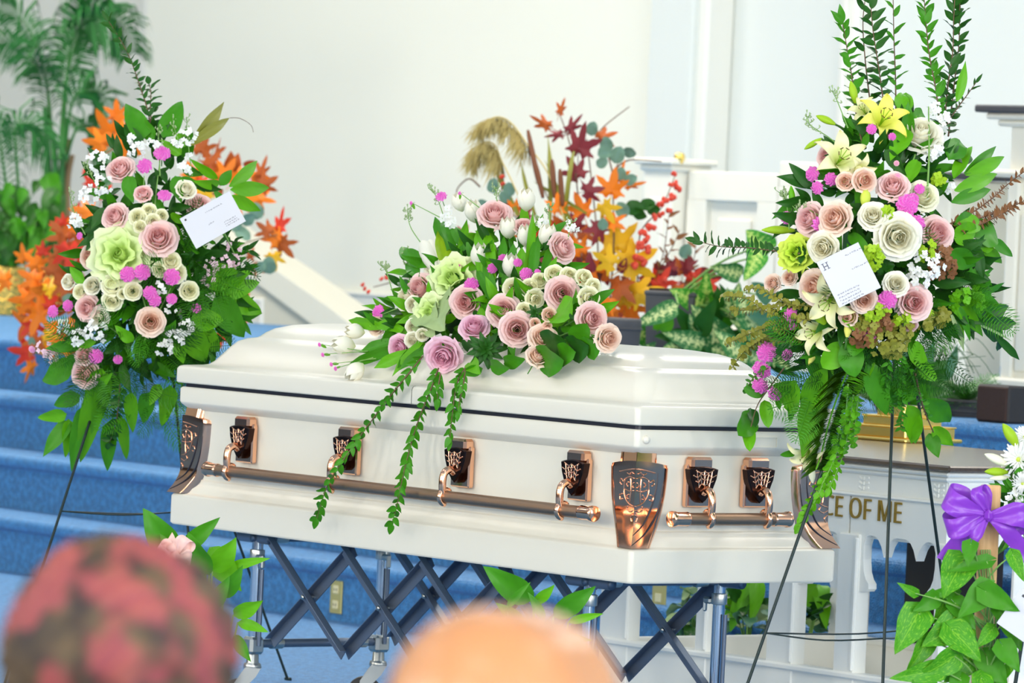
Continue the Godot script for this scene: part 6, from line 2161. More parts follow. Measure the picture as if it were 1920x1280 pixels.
func build_green_plants() -> void:
	rng.seed = 66
	# dieffenbachia behind the right half of the casket
	var bp := on(1, 0.86, 1262, 728)
	var dp := (bp - CAM).dot(-BK)
	var D := func(x: float, y: float) -> float: return dp - 0.3 + 0.001 * absf(x - 1310)
	var pot := thing("planter", "square dark grey planter between the autumn leaves and the variegated plant", "planter", bp)
	pot.rotation.y = deg_to_rad(30)
	var pg := G.new()
	pg.extrude(PackedVector2Array([Vector2(-0.075, 0), Vector2(0.075, 0), Vector2(0.095, 0.345), Vector2(-0.095, 0.345)]), -0.085, 0.085)
	put("body", pg, M["charcoal"], pot)
	put("rim", bx(V(0.2, 0.02, 0.18), 0.006, V(0, 0.35, 0)), M["charcoal"], pot)
	put("soil", bx(V(0.17, 0.01, 0.15), 0.0, V(0, 0.363, 0)), M["soil"], pot)
	var t := thing("dieffenbachia", "leafy dieffenbachia with cream blotched leaves, behind the foot end of the casket", "plant")
	var foot := at(1262, 565, dp)
	for q in [[1318, 572, 1256, 543, 0.55, "dieffen_lime"], [1322, 592, 1324, 505, 0.36, "dieffen_lime"], [1312, 582, 1300, 520, 0.3, "dieffen_lime"], [1338, 688, 1270, 562, 0.5, "dieffen"], [1272, 572, 1186, 612, 0.36, "dieffen"], [1256, 645, 1148, 612, 0.4, "dieffen_lime"], [1320, 660, 1198, 652, 0.4, "dieffen"], [1434, 478, 1400, 432, 0.95, "dieffen_lime"], [1392, 514, 1332, 500, 0.5, "dieffen"], [1424, 462, 1396, 526, 0.55, "dieffen_lime"], [1375, 668, 1296, 572, 0.5, "dieffen"], [1360, 620, 1330, 555, 0.5, "leaf_mid"], [1420, 620, 1380, 545, 0.5, "dieffen"], [1400, 680, 1340, 620, 0.5, "dieffen"], [1440, 640, 1370, 600, 0.4, "dieffen"], [1240, 620, 1250, 570, 0.6, "leaf_bright"], [1260, 650, 1230, 590, 0.5, "leaf_bright"], [1350, 690, 1300, 640, 0.6, "dieffen"], [1450, 560, 1410, 530, 0.6, "leaf_blue"], [1460, 600, 1400, 590, 0.5, "leaf_blue"], [1440, 690, 1390, 650, 0.6, "dieffen"], [1300, 600, 1262, 610, 0.5, "leaf_mid"], [1470, 660, 1430, 600, 0.5, "leaf_deep"], [1290, 655, 1225, 668, 0.4, "dieffen"]]:
		var d: float = dp + rnd(-0.35, 0.15)
		leaf(t, "leaf", "ovate", q[4], M[q[5]], at(q[0], q[1], d), at(q[2], q[3], d - 0.08), 0.5, rnd(-0.4, 0.4))
		stem(t, PackedVector3Array([foot + V(rnd(-0.05, 0.05), -0.03, rnd(-0.05, 0.05)), foot.lerp(at(q[0], q[1] + 15, d), 0.5) + V(0, 0.05, 0), at(q[0], q[1], d)]), 0.006, "pale_stem")
	filler(t, "filler_leaves", D, "1390,635,70,55;1330,650,60,40", 36, "ovate", 0.45, 0.16, ["dieffen", "leaf_deep"], 0.1, 0.3)
	# plants on the floor behind the altar table, seen through its open frame
	for k in 3:
		var px: float = [1300.0, 1400.0, 1505.0][k]
		var b := on(2, -2.26, px, 1220)
		b.y = 0.0
		var nm: String = ["leafy potted plant with pale crinkled leaves behind the left table opening", "potted plant with a long green leaf behind the middle table opening", "potted plant with drooping broad leaves behind the table beside its front post"][k]
		urn("flower_pot", ["green pot behind the left opening of the altar table", "green pot behind the middle opening of the altar table", "green pot behind the altar table beside its front post"][k], b, 0.08, 0.14, M["pot_green"])
		var pl := thing("potted_plant", nm, "plant")
		var dpx := (b - CAM).dot(-BK)
		for j in 26:
			var a := rnd(0, TAU)
			var r := rnd(0.03, 0.14)
			var o := b + V(cos(a) * r * 0.5, 0.14 + rnd(0, 0.16), sin(a) * r * 0.5)
			var e := o + V(cos(a) * rnd(0.05, 0.11), rnd(-0.04, 0.06), sin(a) * 0.06)
			leaf(pl, "leaf", "ovate", 0.7, M[["leaf_grey", "leaf_blue", "leaf_deep"][j % 3]], o, e, 0.4, rnd(-1, 1), (V(0, 1, 0) + BK).normalized())
			if j % 3 == 0:
				stem(pl, PackedVector3Array([b + V(0, 0.12, 0), o]), 0.003)
		if k > 0:
			for j in 5:
				var o := b + V(rnd(-0.05, 0.05), 0.36, rnd(-0.04, 0.04))
				stem(pl, PackedVector3Array([b + V(0, 0.12, 0), b.lerp(o, 0.6), o]), 0.004, "pale_stem")
				leaf(pl, "long_leaf", "ovate", 0.34, M["leaf_bright"], o, o + V(rnd(-0.1, 0.12), -rnd(0.1, 0.18), 0.05), 0.9, rnd(-0.5, 0.5))
	# fern and grass behind the altar table, on the stage edge
	var fb := on(1, 0.86, 1815, 835)
	fb = on(2, -3.6, 1812, 800)
	fb.y = 0.86
	urn("flower_pot", "low dark pot of the fern beside the loudspeaker", fb, 0.07, 0.06, M["charcoal"])
	var fe := thing("fern", "dark feathery fern beside the loudspeaker, behind the altar table", "fern")
	for k in 46:
		var a := rnd(0, TAU)
		var dir := V(cos(a), rnd(-0.15, 0.9), sin(a)).normalized()
		var L := rnd(0.09, 0.17)
		put("frond", fern_mesh(), M["leaf_deep" if k % 3 else "leaf_mid"], fe, Transform3D(basis_y(dir, V(0, 1, 0.3)) * Basis.from_scale(V(L, L, L)), fb + V(0, 0.05, 0)))
	var gb := on(2, -3.75, 1745, 790)
	gb.y = 0.86
	urn("flower_pot", "round pale green pot holding thin arching grass behind the right spray", gb + V(0, 0, 0), 0.075, 0.11, M["leaf_grey"])
	var gr := thing("ornamental_grass", "thin arching dark grass behind the right flower spray", "grass plant")
	for k in 26:
		var a := rnd(-0.4, 1.2)
		var sp := smooth(PackedVector3Array([gb + V(0, 0.1, 0), gb + RT * (0.05 * a) + V(0, rnd(0.14, 0.22), 0), gb + RT * (0.16 * a) + V(0, rnd(0.16, 0.26), 0) + BK * rnd(-0.05, 0.05), gb + RT * (0.26 * a) + V(0, rnd(0.02, 0.2), 0) + BK * rnd(-0.08, 0.08)]), 5)
		var g := G.new()
		g.tube(sp, 0.0012, 4)
		put("blade", g, M["leaf_deep"], gr)
	for k in 10:
		var o := gb + V(0, 0.1, 0) + RT * rnd(-0.06, 0.04)
		leaf(gr, "leaf", "lance", 0.3, M["leaf_blue"], o, o + RT * rnd(-0.12, 0.08) + UP * rnd(0.04, 0.15), 0.5, rnd(-0.5, 0.5))
	var lb := on(2, -3.5, 1672, 790)
	lb.y = 0.86
	urn("flower_pot", "low dark pot of the broad-leaved plant behind the brass stand", lb, 0.07, 0.07, M["charcoal"])
	var lp := thing("potted_plant", "broad dark green plant behind the brass stand", "plant")
	for k in 22:
		var a := rnd(0, TAU)
		var o := lb + V(cos(a) * 0.04, 0.06, sin(a) * 0.04)
		leaf(lp, "leaf", "ovate", 0.5, M["leaf_deep" if k % 2 else "leaf_mid"], o, o + V(cos(a) * 0.16, rnd(0.0, 0.14), sin(a) * 0.12), 0.7, rnd(-0.4, 0.4))
	front_plants()


func front_plants() -> void:
	# peace lilies on the floor before the casket
	var defs := [
		[13.55, 372.0, "peace lily with a pink bow in front of the head end of the truck", "foil wrapped pot of the peace lily with the pink bow", [[330, 1045, 268, 953, 0.5], [342, 1030, 412, 970, 0.34], [392, 1078, 352, 998, 0.5], [398, 1070, 443, 1008, 0.55], [425, 1065, 506, 1046, 0.22], [395, 1025, 452, 1108, 0.5], [438, 1152, 493, 1126, 0.5], [446, 1166, 503, 1184, 0.34], [380, 1100, 330, 1020, 0.5], [420, 1120, 455, 1060, 0.4], [350, 1090, 300, 1000, 0.4], [440, 1190, 470, 1240, 0.4], [400, 1140, 430, 1080, 0.4]]],
		[13.2, 1012.0, "peace lily in front of the middle of the truck, behind the bald head", "foil wrapped pot of the middle peace lily", [[1000, 1125, 906, 1062, 0.44], [950, 1140, 994, 1091, 0.22], [1002, 1130, 1040, 1096, 0.4], [1038, 1155, 1117, 1099, 0.4], [1066, 1165, 1131, 1150, 0.24], [1020, 1160, 990, 1110, 0.3], [1050, 1190, 1110, 1200, 0.3], [980, 1170, 930, 1130, 0.4]]]]
	for df in defs:
		var foot := at(df[1], 1400, df[0])
		foot.y = 0.0
		urn("flower_pot", df[3], foot, 0.085, 0.15, M["pot_foil"])
		var t := thing("peace_lily", df[2], "plant")
		for q in df[4]:
			var d: float = df[0] + rnd(-0.06, 0.08)
			leaf(t, "leaf", "lance", q[4], M["leaf_mid" if rng.randf() < 0.5 else "leaf_bright"], at(q[0], q[1], d), at(q[2], q[3], d - 0.03), 0.5, rnd(-0.4, 0.4))
			stem(t, PackedVector3Array([foot + V(rnd(-0.03, 0.03), 0.13, rnd(-0.03, 0.03)), foot.lerp(at(q[0], q[1], d), 0.6), at(q[0], q[1], d)]), 0.004, "pale_stem")
	var bo := thing("ribbon_bow", "pale pink ribbon bow on the peace lily behind the woman's hair", "bow", at(330, 1042, 13.42))
	bow(bo, M["pink_ribbon"], [[-60.0, 0.05, 0.032], [35.0, 0.055, 0.034], [-110.0, 0.045, 0.03], [100.0, 0.04, 0.03]], [[-20.0, 0.06, 0.03]])
	# pothos on a wooden stake with a purple bow
	rng.seed = 77
	var sd := 13.05
	var s0 := at(1858, 909, sd)
	var foot := V(s0.x, 0, s0.z)
	urn("flower_pot", "pot of the trailing pothos with the wooden stake", foot, 0.1, 0.17, M["pot_green"])
	var st := thing("wooden_stake", "flat unpainted wooden stake rising from the pothos pot behind the purple bow", "stake", foot)
	st.basis = basis_y(V(0, 1, 0), BK)
	put("board", bx(V(0.049, s0.y - 0.12, 0.02), 0.003, V(0, (s0.y + 0.12) / 2, 0)), M["pine"], st)
	put("wire_tie", bx(V(0.053, 0.003, 0.024), 0.001, V(0, s0.y - 0.075, 0)), M["wire"], st)
	var t := thing("pothos", "bright green trailing pothos climbing the wooden stake in front of the altar table", "plant")
	for q in [[1806, 1052, 1768, 1122, 0.95], [1722, 1150, 1678, 1226, 0.8], [1852, 1104, 1796, 1158, 0.75], [1848, 1108, 1912, 1146, 0.7], [1806, 1166, 1728, 1212, 0.85], [1752, 1120, 1712, 1146, 0.8], [1716, 1112, 1682, 1092, 0.5], [1850, 1052, 1776, 1072, 0.4], [1820, 1020, 1815, 1062, 0.8], [1785, 1180, 1840, 1240, 0.8], [1760, 1255, 1668, 1272, 0.5], [1790, 1230, 1720, 1270, 0.7], [1820, 1230, 1770, 1280, 0.8], [1850, 1230, 1890, 1290, 0.8], [1880, 1210, 1912, 1260, 0.8], [1890, 1160, 1915, 1220, 0.7], [1770, 1130, 1750, 1170, 0.7], [1790, 1130, 1830, 1180, 0.7], [1860, 1180, 1830, 1215, 0.7], [1740, 1200, 1700, 1260, 0.6], [1880, 1250, 1850, 1300, 0.8], [1740, 1270, 1700, 1310, 0.8], [1800, 1270, 1790, 1320, 0.8], [1840, 1270, 1840, 1330, 0.8], [1790, 1110, 1740, 1112, 0.55], [1900, 1040, 1920, 1090, 0.6], [1870, 1140, 1895, 1180, 0.6]]:
		var d := sd - 0.03 - rnd(0.0, 0.09)
		leaf(t, "leaf", "heart", q[4] * 0.9, M["pothos_leaf" if rng.randf() < 0.65 else "leaf_mid"], at(q[0], q[1], d), at(q[2], q[3], d - 0.02), 0.45, rnd(-0.35, 0.35))
		var hook := at(1850 + rnd(-14, 14), minf(q[1] + 60, 1330), sd - 0.025)
		stem(t, PackedVector3Array([hook, hook.lerp(at(q[0], q[1], d), 0.5) + UP * 0.012 + BK * 0.02, at(q[0], q[1], d)]), 0.0028, "pale_stem", "leaf_stalk")
	for k in 5:
		stem(t, PackedVector3Array([foot + V(rnd(-0.03, 0.03), 0.15, rnd(-0.03, 0.03)), at(1846 + k * 5, 1200, sd - 0.022), at(1840 + k * 4, 1030, sd - 0.02)]), 0.003, "pale_stem", "vine")
	var pb := thing("ribbon_bow", "big shiny purple ribbon bow tied to the wooden stake", "bow", at(1852, 966, sd - 0.045))
	bow(pb, M["ribbon"], [[-66.0, 0.115, 0.062], [-106.0, 0.108, 0.056], [-128.0, 0.075, 0.05], [94.0, 0.098, 0.066], [-20.0, 0.075, 0.034]], [[-132.0, 0.13, 0.056], [126.0, 0.12, 0.044]])
	var wb := G.new()
	wb.tube(smooth(PackedVector3Array([at(1850, 962, sd - 0.07), at(1858, 945, sd - 0.08), at(1866, 934, sd - 0.075)]), 4), 0.003, 6)
	put("wire_twist", wb, M["twig"], pb)
	card("white note card leaning among the pothos leaves at the picture's right edge", at(1915, 1102, sd - 0.13), at(2022, 1178, sd - 0.13), at(1863, 1163, sd - 0.13), cardprint(9, false, 200, 130))
	# basket of white chrysanthemums at the right edge
	rng.seed = 88
	var md := 13.4
	var MD := func(x: float, y: float) -> float: return dome(x, y, 1990, 920, 160, 170, md + 0.1, 0.2)
	var mb := at(1990, 1010, md)
	var stnd := thing("plant_stand", "slim wire plant stand at the right edge", "plant stand", V(mb.x, 0, mb.z))
	for k in 3:
		var a := TAU * k / 3.0
		var g := G.new()
		g.tube(PackedVector3Array([V(cos(a) * 0.14, 0, sin(a) * 0.14), V(cos(a) * 0.07, mb.y - 0.1, sin(a) * 0.07)]), 0.005, 8)
		put("leg", g, M["wire"], stnd)
	var rg := G.new()
	var rp := PackedVector3Array()
	for k in 21:
		rp.append(V(cos(TAU * k / 20.0) * 0.072, mb.y - 0.1, sin(TAU * k / 20.0) * 0.072))
	rg.tube(rp, 0.004, 6)
	put("ring", rg, M["wire"], stnd)
	urn("flower_pot", "green pot of the white chrysanthemums on the wire stand", V(mb.x, mb.y - 0.1, mb.z), 0.085, 0.1, M["pot_green"])
	var mu := thing("chrysanthemum_arrangement", "white chrysanthemums with yellow green lily buds at the right edge", "flower arrangement")
	for q in [[1912, 862, 74, -0.4, 0.1], [1922, 822, 56, -0.1, 0.6], [1970, 850, 70, 0, 0.3], [1918, 905, 44, -0.3, -0.3], [2000, 900, 70, 0, 0]]:
		var d: float = MD.call(q[0], q[1])
		mum(mu, at(q[0], q[1], d), facing(q[3], q[4]), q[2] / 2.0 * d / FPX)
	for q in ["1908,838,1880,794,0.4,leaf_lime", "1890,872,1846,851,0.34,butter", "1890,885,1846,884,0.36,leaf_lime", "1892,895,1856,897,0.3,butter"]:
		var n := nums(q)
		bud(mu, q.split(",")[5], at(n[0], n[1], md - 0.02), at(n[2], n[3], md - 0.03), n[4])
		stem(mu, PackedVector3Array([at(n[0], n[1], md - 0.02), at(1940, 930, md), mb]), 0.003)
	for q in [[1898, 940, 0.03, 12], [1908, 970, 0.03, 12], [1890, 960, 0.02, 8], [1915, 930, 0.03, 10], [1900, 985, 0.02, 7]]:
		stock(mu, at(q[0], q[1], md - 0.03), q[2], q[3])
	filler(mu, "filler_foliage", MD, "1990,920,90,90;1915,960,30,60", 60, "lance", 0.3, 0.07, ["leaf_deep", "leaf_mid"], 0.0, 0.1)
	stem(mu, pts3(MD, "1916,990;1900,1015;1905,1030", 0), 0.002)


func mum(t: Node3D, p: Vector3, dir: Vector3, R: float) -> void:
	var h := holder("chrysanthemum", t, Transform3D(basis_z(dir, rnd(0, TAU)) * Basis.from_scale(V(R, R, R)), p))
	if not cache.has("mumpetal"):
		var g := G.new()
		g.surf([PackedVector3Array([V(0.05, -0.02, 0), V(0.05, 0.02, 0)]), PackedVector3Array([V(0.4, -0.06, 0.1), V(0.4, 0.06, 0.1)]), PackedVector3Array([V(0.75, -0.075, 0.1), V(0.75, 0.075, 0.1)]), PackedVector3Array([V(1.0, -0.03, 0.02), V(1.0, 0.03, 0.02)])])
		cache["mumpetal"] = g.mesh()
	for ring in [[22, 0.0, 1.0], [18, 0.3, 0.9], [15, 0.65, 0.72], [10, 1.0, 0.5]]:
		for k in ring[0]:
			var s: float = ring[2] * rnd(0.9, 1.08)
			put("petal", cache["mumpetal"], M["white_petal"], h, Transform3D(Basis(V(0, 0, 1), TAU * k / ring[0] + rnd(-0.08, 0.08)) * Basis(V(0, 1, 0), -ring[1]) * Basis.from_scale(V(s, s, s)), Vector3.ZERO))
	var c := G.new()
	c.lathe(PackedVector2Array([Vector2(0.001, 0.32), Vector2(0.14, 0.26), Vector2(0.2, 0.0)]), 12, Transform3D(Basis(V(1, 0, 0), PI / 2), Vector3.ZERO))
	put("heart", c, M["lime_petal"], h)


func bow(t: Node3D, m: Material, loops: Array, tails: Array) -> void:
	# loops: [degrees from up in the picture plane, length, ribbon width]: a flat band that goes out, rounds over and comes back behind itself
	for q in loops:
		var a := deg_to_rad(q[0])
		var dir := UP * cos(a) + RT * sin(a)
		var nrm := dir.cross(BK).normalized()
		var L: float = q[1]
		var W: float = q[2]
		var rows := []
		var n := 30
		for k in n + 1:
			var w2 := PI * (1.0 - 2.0 * k / n)             # front side out, then the back side home
			var f := 0.5 - 0.5 * cos(w2 * 1.0)
			f = 1.0 - f
			var go := 1.0 - absf(2.0 * k / n - 1.0)
			var x := L * (1.0 - pow(1.0 - go, 1.7))
			var dep := 0.3 * L * sin(TAU * k / n) * (0.5 + 0.5 * go)
			var w := W * (0.34 + 0.66 * clampf(go * 2.4, 0.0, 1.0))
			var c := dir * x + BK * (dep + 0.012) - nrm * (0.012 * sin(TAU * k / n))
			var row := PackedVector3Array()
			for j in 7:
				var u := j / 3.0 - 1.0
				var fan := 1.0 if u > 0 else 0.8
				row.append(c + nrm * u * w * 0.5 * fan + BK * (0.003 * cos(u * 5.0 + go * 6.0)))
			rows.append(row)
		var g := G.new()
		g.surf(rows)
		put("loop", g, m, t)
	for q in tails:
		var a := deg_to_rad(q[0])
		var dir := UP * cos(a) + RT * sin(a)
		var nrm := dir.cross(BK).normalized()
		var rows := []
		for k in 17:
			var f := k / 16.0
			var c: Vector3 = dir * q[1] * f + BK * (0.014 * sin(f * 5.0) + 0.004) - UP * (0.22 * q[1] * f * f)
			var w: float = q[2] * (0.35 + 0.65 * minf(1.0, f * 2.0))
			var row := PackedVector3Array()
			for j in 5:
				var u := j / 2.0 - 1.0
				row.append(c + nrm * u * w / 2.0 + dir * (0.012 * u * f) + BK * (0.006 * sin(u * 2.0 + f * 4.0)))
			rows.append(row)
		var g := G.new()
		g.surf(rows)
		put("tail", g, m, t)
	var kg := G.new()
	kg.box(BK * 0.018, V(0.02, 0.03, 0.024), 0.009, Basis(RT, UP, BK))
	put("knot", kg, m, t)


# ---------------------------------------------------------------- people
func sdf_mesh(bones: Array, cell: float, k: float, pad := 0.0) -> G:       # tapered capsules joined by a smooth minimum, meshed as surface nets
	var lo := Vector3.INF
	var hi := -Vector3.INF
	for b in bones:
		for e in [[b[0], b[2]], [b[1], b[3]]]:
			var r: float = e[1] + pad
			lo = lo.min(e[0] - Vector3.ONE * (r + cell * 3.0))
			hi = hi.max(e[0] + Vector3.ONE * (r + cell * 3.0))
	var nx := int((hi.x - lo.x) / cell) + 2
	var ny := int((hi.y - lo.y) / cell) + 2
	var nz := int((hi.z - lo.z) / cell) + 2
	var f := PackedFloat32Array()
	f.resize(nx * ny * nz)
	f.fill(1.0)
	for b in bones:
		var a: Vector3 = b[0]
		var d: Vector3 = b[1] - a
		var ra: float = b[2] + pad
		var rb: float = b[3] + pad
		var dl := maxf(d.length_squared(), 1e-9)
		var m := maxf(ra, rb) + k + cell * 2.5
		var l3: Vector3 = (a.min(b[1]) - Vector3.ONE * m - lo) / cell
		var h3: Vector3 = (a.max(b[1]) + Vector3.ONE * m - lo) / cell
		for z in range(maxi(0, int(l3.z)), mini(nz, int(h3.z) + 2)):
			for y in range(maxi(0, int(l3.y)), mini(ny, int(h3.y) + 2)):
				var row := (z * ny + y) * nx
				for x in range(maxi(0, int(l3.x)), mini(nx, int(h3.x) + 2)):
					var p := lo + Vector3(x, y, z) * cell - a
					var t := clampf(p.dot(d) / dl, 0.0, 1.0)
					var dist := (p - d * t).length() - lerpf(ra, rb, t)
					var o := f[row + x]
					var h := maxf(k - absf(o - dist), 0.0) / k
					f[row + x] = minf(o, dist) - h * h * k * 0.25
	var vid := {}
	var g := G.new()
	var offs := [Vector3i(0, 0, 0), Vector3i(1, 0, 0), Vector3i(0, 1, 0), Vector3i(1, 1, 0), Vector3i(0, 0, 1), Vector3i(1, 0, 1), Vector3i(0, 1, 1), Vector3i(1, 1, 1)]
	var edges := [[0, 1], [2, 3], [4, 5], [6, 7], [0, 2], [1, 3], [4, 6], [5, 7], [0, 4], [1, 5], [2, 6], [3, 7]]
	for z in nz - 1:
		for y in ny - 1:
			var row := (z * ny + y) * nx
			for x in nx - 1:
				var i := row + x
				var s0 := f[i] < 0.0
				if (f[i + 1] < 0.0) == s0 and (f[i + nx] < 0.0) == s0 and (f[i + nx + 1] < 0.0) == s0:
					var j := i + nx * ny
					if (f[j] < 0.0) == s0 and (f[j + 1] < 0.0) == s0 and (f[j + nx] < 0.0) == s0 and (f[j + nx + 1] < 0.0) == s0:
						continue
				var vals := []
				for o: Vector3i in offs:
					vals.append(f[i + o.x + o.y * nx + o.z * nx * ny])
				var sum := Vector3.ZERO
				var cnt := 0
				for e in edges:
					var va: float = vals[e[0]]
					var vb: float = vals[e[1]]
					if (va < 0.0) != (vb < 0.0):
						sum += Vector3(offs[e[0]]).lerp(Vector3(offs[e[1]]), va / (va - vb))
						cnt += 1
				vid[i] = g.v.size()
				g.v.append(lo + (Vector3(x, y, z) + sum / cnt) * cell)
				var gr := Vector3(vals[1] + vals[3] + vals[5] + vals[7] - vals[0] - vals[2] - vals[4] - vals[6], vals[2] + vals[3] + vals[6] + vals[7] - vals[0] - vals[1] - vals[4] - vals[5], vals[4] + vals[5] + vals[6] + vals[7] - vals[0] - vals[1] - vals[2] - vals[3])
				g.n.append(gr.normalized())
				g.c.append(Color.WHITE)
				g.uv.append(Vector2.ZERO)
	for i: int in vid:
		for ax in 3:
			var st: int = [1, nx, nx * ny][ax]
			var s1: int = [nx, nx * ny, 1][ax]
			var s2: int = [nx * ny, 1, nx][ax]
			if i + st >= f.size() or (f[i] < 0.0) == (f[i + st] < 0.0):
				continue
			if not (vid.has(i - s1) and vid.has(i - s2) and vid.has(i - s1 - s2)):
				continue
			var q := [vid[i], vid[i - s1], vid[i - s1 - s2], vid[i - s2]]
			if f[i] < 0.0:
				q.reverse()
			g.idx.append_array([q[0], q[1], q[2], q[0], q[2], q[3]])
	return g


func person(label: String, head: Vector3, skin: Material, top_m: Material, low_m: Material, woman: bool, turn: float) -> void:
	# seated in the pew, facing the altar (towards -z); all places relative to the middle of the head
	var t := thing("person", label, "person", V(head.x, 0, head.z))
	var hy := head.y
	var H := V(0, hy, 0)
	var hb := Basis(V(0, 1, 0), turn)
	var q := func(x: float, y: float, z: float) -> Vector3: return H + hb * V(x, y, z)
	var sc := 0.94 if woman else 1.0
	var hd := [[q.call(0, 0.035 * sc, 0.03), q.call(0, 0.034 * sc, -0.03), 0.08 * sc, 0.077 * sc], [q.call(0, -0.015, -0.035), q.call(0, -0.082, -0.062), 0.062 * sc, 0.036 * sc],
		[q.call(0, 0.0, -0.098), q.call(0, -0.026, -0.114), 0.009, 0.014], [q.call(-0.03, 0.026, -0.088), q.call(0.03, 0.026, -0.088), 0.014, 0.014], [q.call(-0.016, -0.056, -0.094), q.call(0.016, -0.056, -0.094), 0.009, 0.009],
		[q.call(-0.079, -0.02, 0.0), q.call(-0.09, 0.018, 0.012), 0.011, 0.014], [q.call(0.079, -0.02, 0.0), q.call(0.09, 0.018, 0.012), 0.011, 0.014]]
	var seat := 0.42
	var hip := seat + 0.11
	var sh := hy - 0.245
	var torso := [[V(0, hy - 0.05, 0.02), V(0, sh + 0.03, 0.04), 0.056 * sc, 0.062 * sc], [V(-0.15 * sc, sh, 0.045), V(0.15 * sc, sh, 0.045), 0.066, 0.066], [V(-0.07, sh - 0.06, 0.03), V(-0.07, hip + 0.12, 0.03), 0.105 * sc, 0.1], [V(0.07, sh - 0.06, 0.03), V(0.07, hip + 0.12, 0.03), 0.105 * sc, 0.1], [V(-0.08, hip, 0.05), V(0.08, hip, 0.05), 0.12, 0.12]]
	var arms := []
	var legs := []
	var hands := []
	for s: float in [-1.0, 1.0]:
		var el := V(s * 0.235 * sc, hip + 0.1, -0.02)
		var wr := V(s * 0.1, hip + 0.12, -0.23)
		arms.append([V(s * 0.19 * sc, sh - 0.01, 0.045), el, 0.05 * sc, 0.042 * sc])
		arms.append([el, wr, 0.042 * sc, 0.028 * sc])
		var kn := V(s * 0.12, hip - 0.01, -0.42)
		legs.append([V(s * 0.09, hip, 0.02), kn, 0.085, 0.06])
		legs.append([kn, V(s * 0.12, 0.09, -0.4), 0.058, 0.04])
		legs.append([V(s * 0.12, 0.045, -0.38), V(s * 0.13, 0.035, -0.56), 0.045, 0.034])
		# hand: palm, four fingers of unequal length curled over the thigh, thumb from the side
		var pb := wr + V(s * -0.004, -0.012, -0.075)
		for j in 4:
			hands.append([wr + V((j - 1.5) * 0.009, 0, -0.01), pb + V((j - 1.5) * 0.02, 0.0, 0), 0.013, 0.011])
			var L: float = [0.03, 0.038, 0.04, 0.034][j if s > 0 else 3 - j]
			var k1 := pb + V((j - 1.5) * 0.021, -0.01, -L)
			var k2 := k1 + V(0, -0.017, -L * 0.6)
			hands.append([pb + V((j - 1.5) * 0.02, 0, 0), k1, 0.0092, 0.0086])
			hands.append([k1, k2, 0.0086, 0.0078])
			hands.append([k2, k2 + V(0, -0.014, -0.008), 0.0078, 0.0072])
		var th := wr + V(-s * 0.03, -0.004, -0.045)
		hands.append([wr + V(-s * 0.014, 0, -0.015), th, 0.012, 0.01])
		hands.append([th, th + V(-s * 0.012, -0.008, -0.035), 0.01, 0.0085])
	var g := sdf_mesh(hd + torso.slice(0, 2), 0.0075, 0.03)
	var g2 := sdf_mesh(torso.slice(1) + arms + legs, 0.016, 0.04)
	g.add(g2, Transform3D())
	g.add(sdf_mesh(hands, 0.004, 0.006), Transform3D())
	put("body", g, skin, t)
	put("dress" if woman else "jacket", sdf_mesh(torso.slice(1) + [[V(0, sh + 0.02, 0.045), V(0, sh - 0.02, 0.045), 0.068, 0.08], arms[0], arms[1], arms[2], arms[3]], 0.016, 0.04, 0.012), top_m, t)
	put("skirt" if woman else "trousers", sdf_mesh([torso[4]] + [legs[0], legs[1], legs[3], legs[4]], 0.016, 0.05, 0.014), low_m, t)
	for s: float in [-1.0, 1.0]:
		var shoe := G.new()
		shoe.add(sdf_mesh([[V(s * 0.12, 0.05, -0.37), V(s * 0.13, 0.042, -0.57), 0.045, 0.036]], 0.01, 0.01, 0.006), Transform3D())
		put("shoe", shoe, M["black_box"], t)
		var eye := G.new()
		eye.lathe(PackedVector2Array([Vector2(0.0005, 0.009), Vector2(0.007, 0.006), Vector2(0.0095, 0.0)]), 10, Transform3D(hb * Basis(V(1, 0, 0), -PI / 2), q.call(s * 0.031, 0.008, -0.092)))
		put("eye", eye, M["ivory"], t)
	if woman:
		var f := FastNoiseLite.new()
		f.seed = 5
		f.frequency = 9.0
		f.fractal_octaves = 3
		var f2 := FastNoiseLite.new()
		f2.seed = 17
		f2.frequency = 14.0
		f2.fractal_octaves = 2
		var rows := []
		var cols := []
		for i in 49:
			var th := PI * i / 48.0
			var row := PackedVector3Array()
			var cr := PackedColorArray()
			for j in 96:
				var ph := TAU * j / 96.0
				var u := V(sin(th) * cos(ph), cos(th), sin(th) * sin(ph))
				var curl := f.get_noise_3dv(u * 0.115) * 0.5 + 0.5 * sin(u.x * 31.0 + u.y * 17.0) * sin(u.z * 29.0 - u.y * 23.0)
				var r := 0.112 + 0.011 * curl
				if u.z < -0.35:
					r -= 0.05 * minf(1.0, (-u.z - 0.35) / 0.3) * (1.0 if u.y < 0.55 else 0.2)
				row.append(H + hb * (u * r + V(0, 0.024, 0.022)))
				var n := f2.get_noise_3dv(u * 0.115) * 2.3 + 0.06 + 0.55 * (u.y - 0.25) + 0.15 * u.x
				var red := Color(0.22, 0.04, 0.055).lerp(Color(0.34, 0.085, 0.06), clampf(curl + 0.3, 0, 1))
				var dark := Color(0.022, 0.014, 0.014).lerp(Color(0.13, 0.085, 0.04), clampf(f.get_noise_3dv(u * 0.2) + 0.35, 0, 1))
				cr.append(dark.lerp(red, clampf(n * 1.6, 0, 1)))
			rows.append(row)
			cols.append(cr)
		var hg := G.new()
		hg.surf(rows, true, cols)
		put("curly_hair", hg, M["hair_mix"], t)


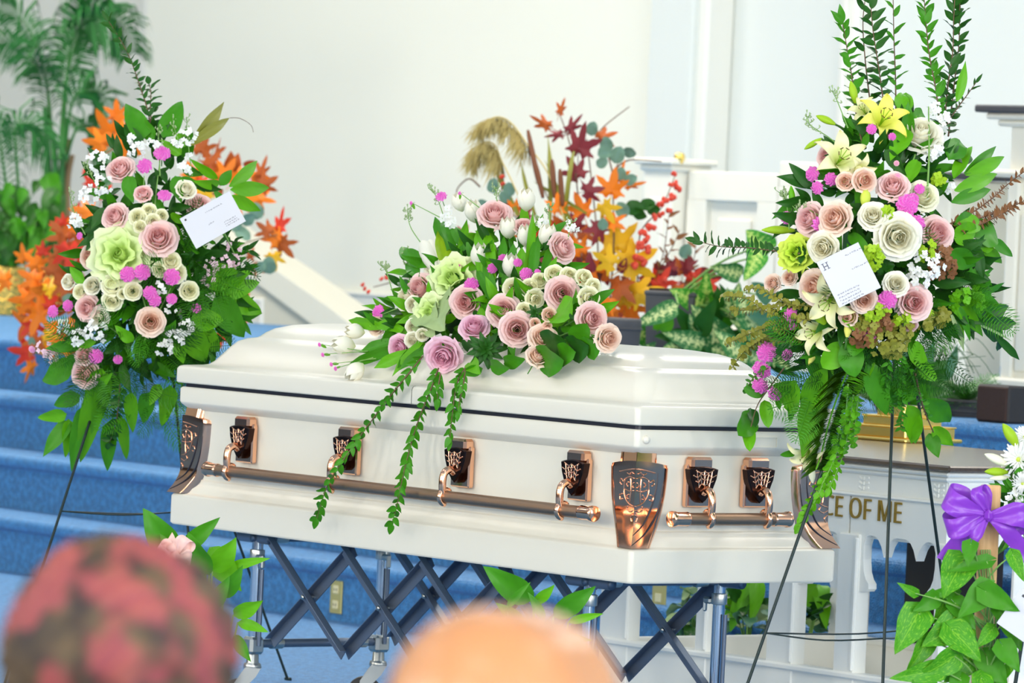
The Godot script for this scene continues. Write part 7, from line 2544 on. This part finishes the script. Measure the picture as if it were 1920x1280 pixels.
func build_people() -> void:
	var pw := thing("pew", "long wooden pew that the two people in the foreground sit on", "pew", V(7.0, 0, 6.1))
	put("seat", bx(V(5.0, 0.04, 0.44), 0.01, V(0, 0.40, -0.03)), M["pew_wood"], pw)
	put("backrest", bx(V(5.0, 0.42, 0.03), 0.008, V(0, 0.62, 0.24)), M["pew_wood"], pw)
	put("top_rail", bx(V(5.0, 0.04, 0.06), 0.012, V(0, 0.84, 0.24)), M["pew_wood"], pw)
	for s: float in [-1.0, 1.0]:
		put("end_panel", bx(V(0.05, 0.86, 0.52), 0.01, V(s * 2.52, 0.43, 0.0)), M["pew_wood"], pw)
	person("person with mottled red and black curly hair, seen from behind in the left foreground", at(243, 1272, 5.1), M["skin_brown"], M["dress"], M["dress"], true, 0.5)
	person("bald person with tan skin, seen from behind in front of the casket's middle", at(945, 1412, 4.12), M["skin_tan"], M["shirt"], M["trousers"], false, 0.45)
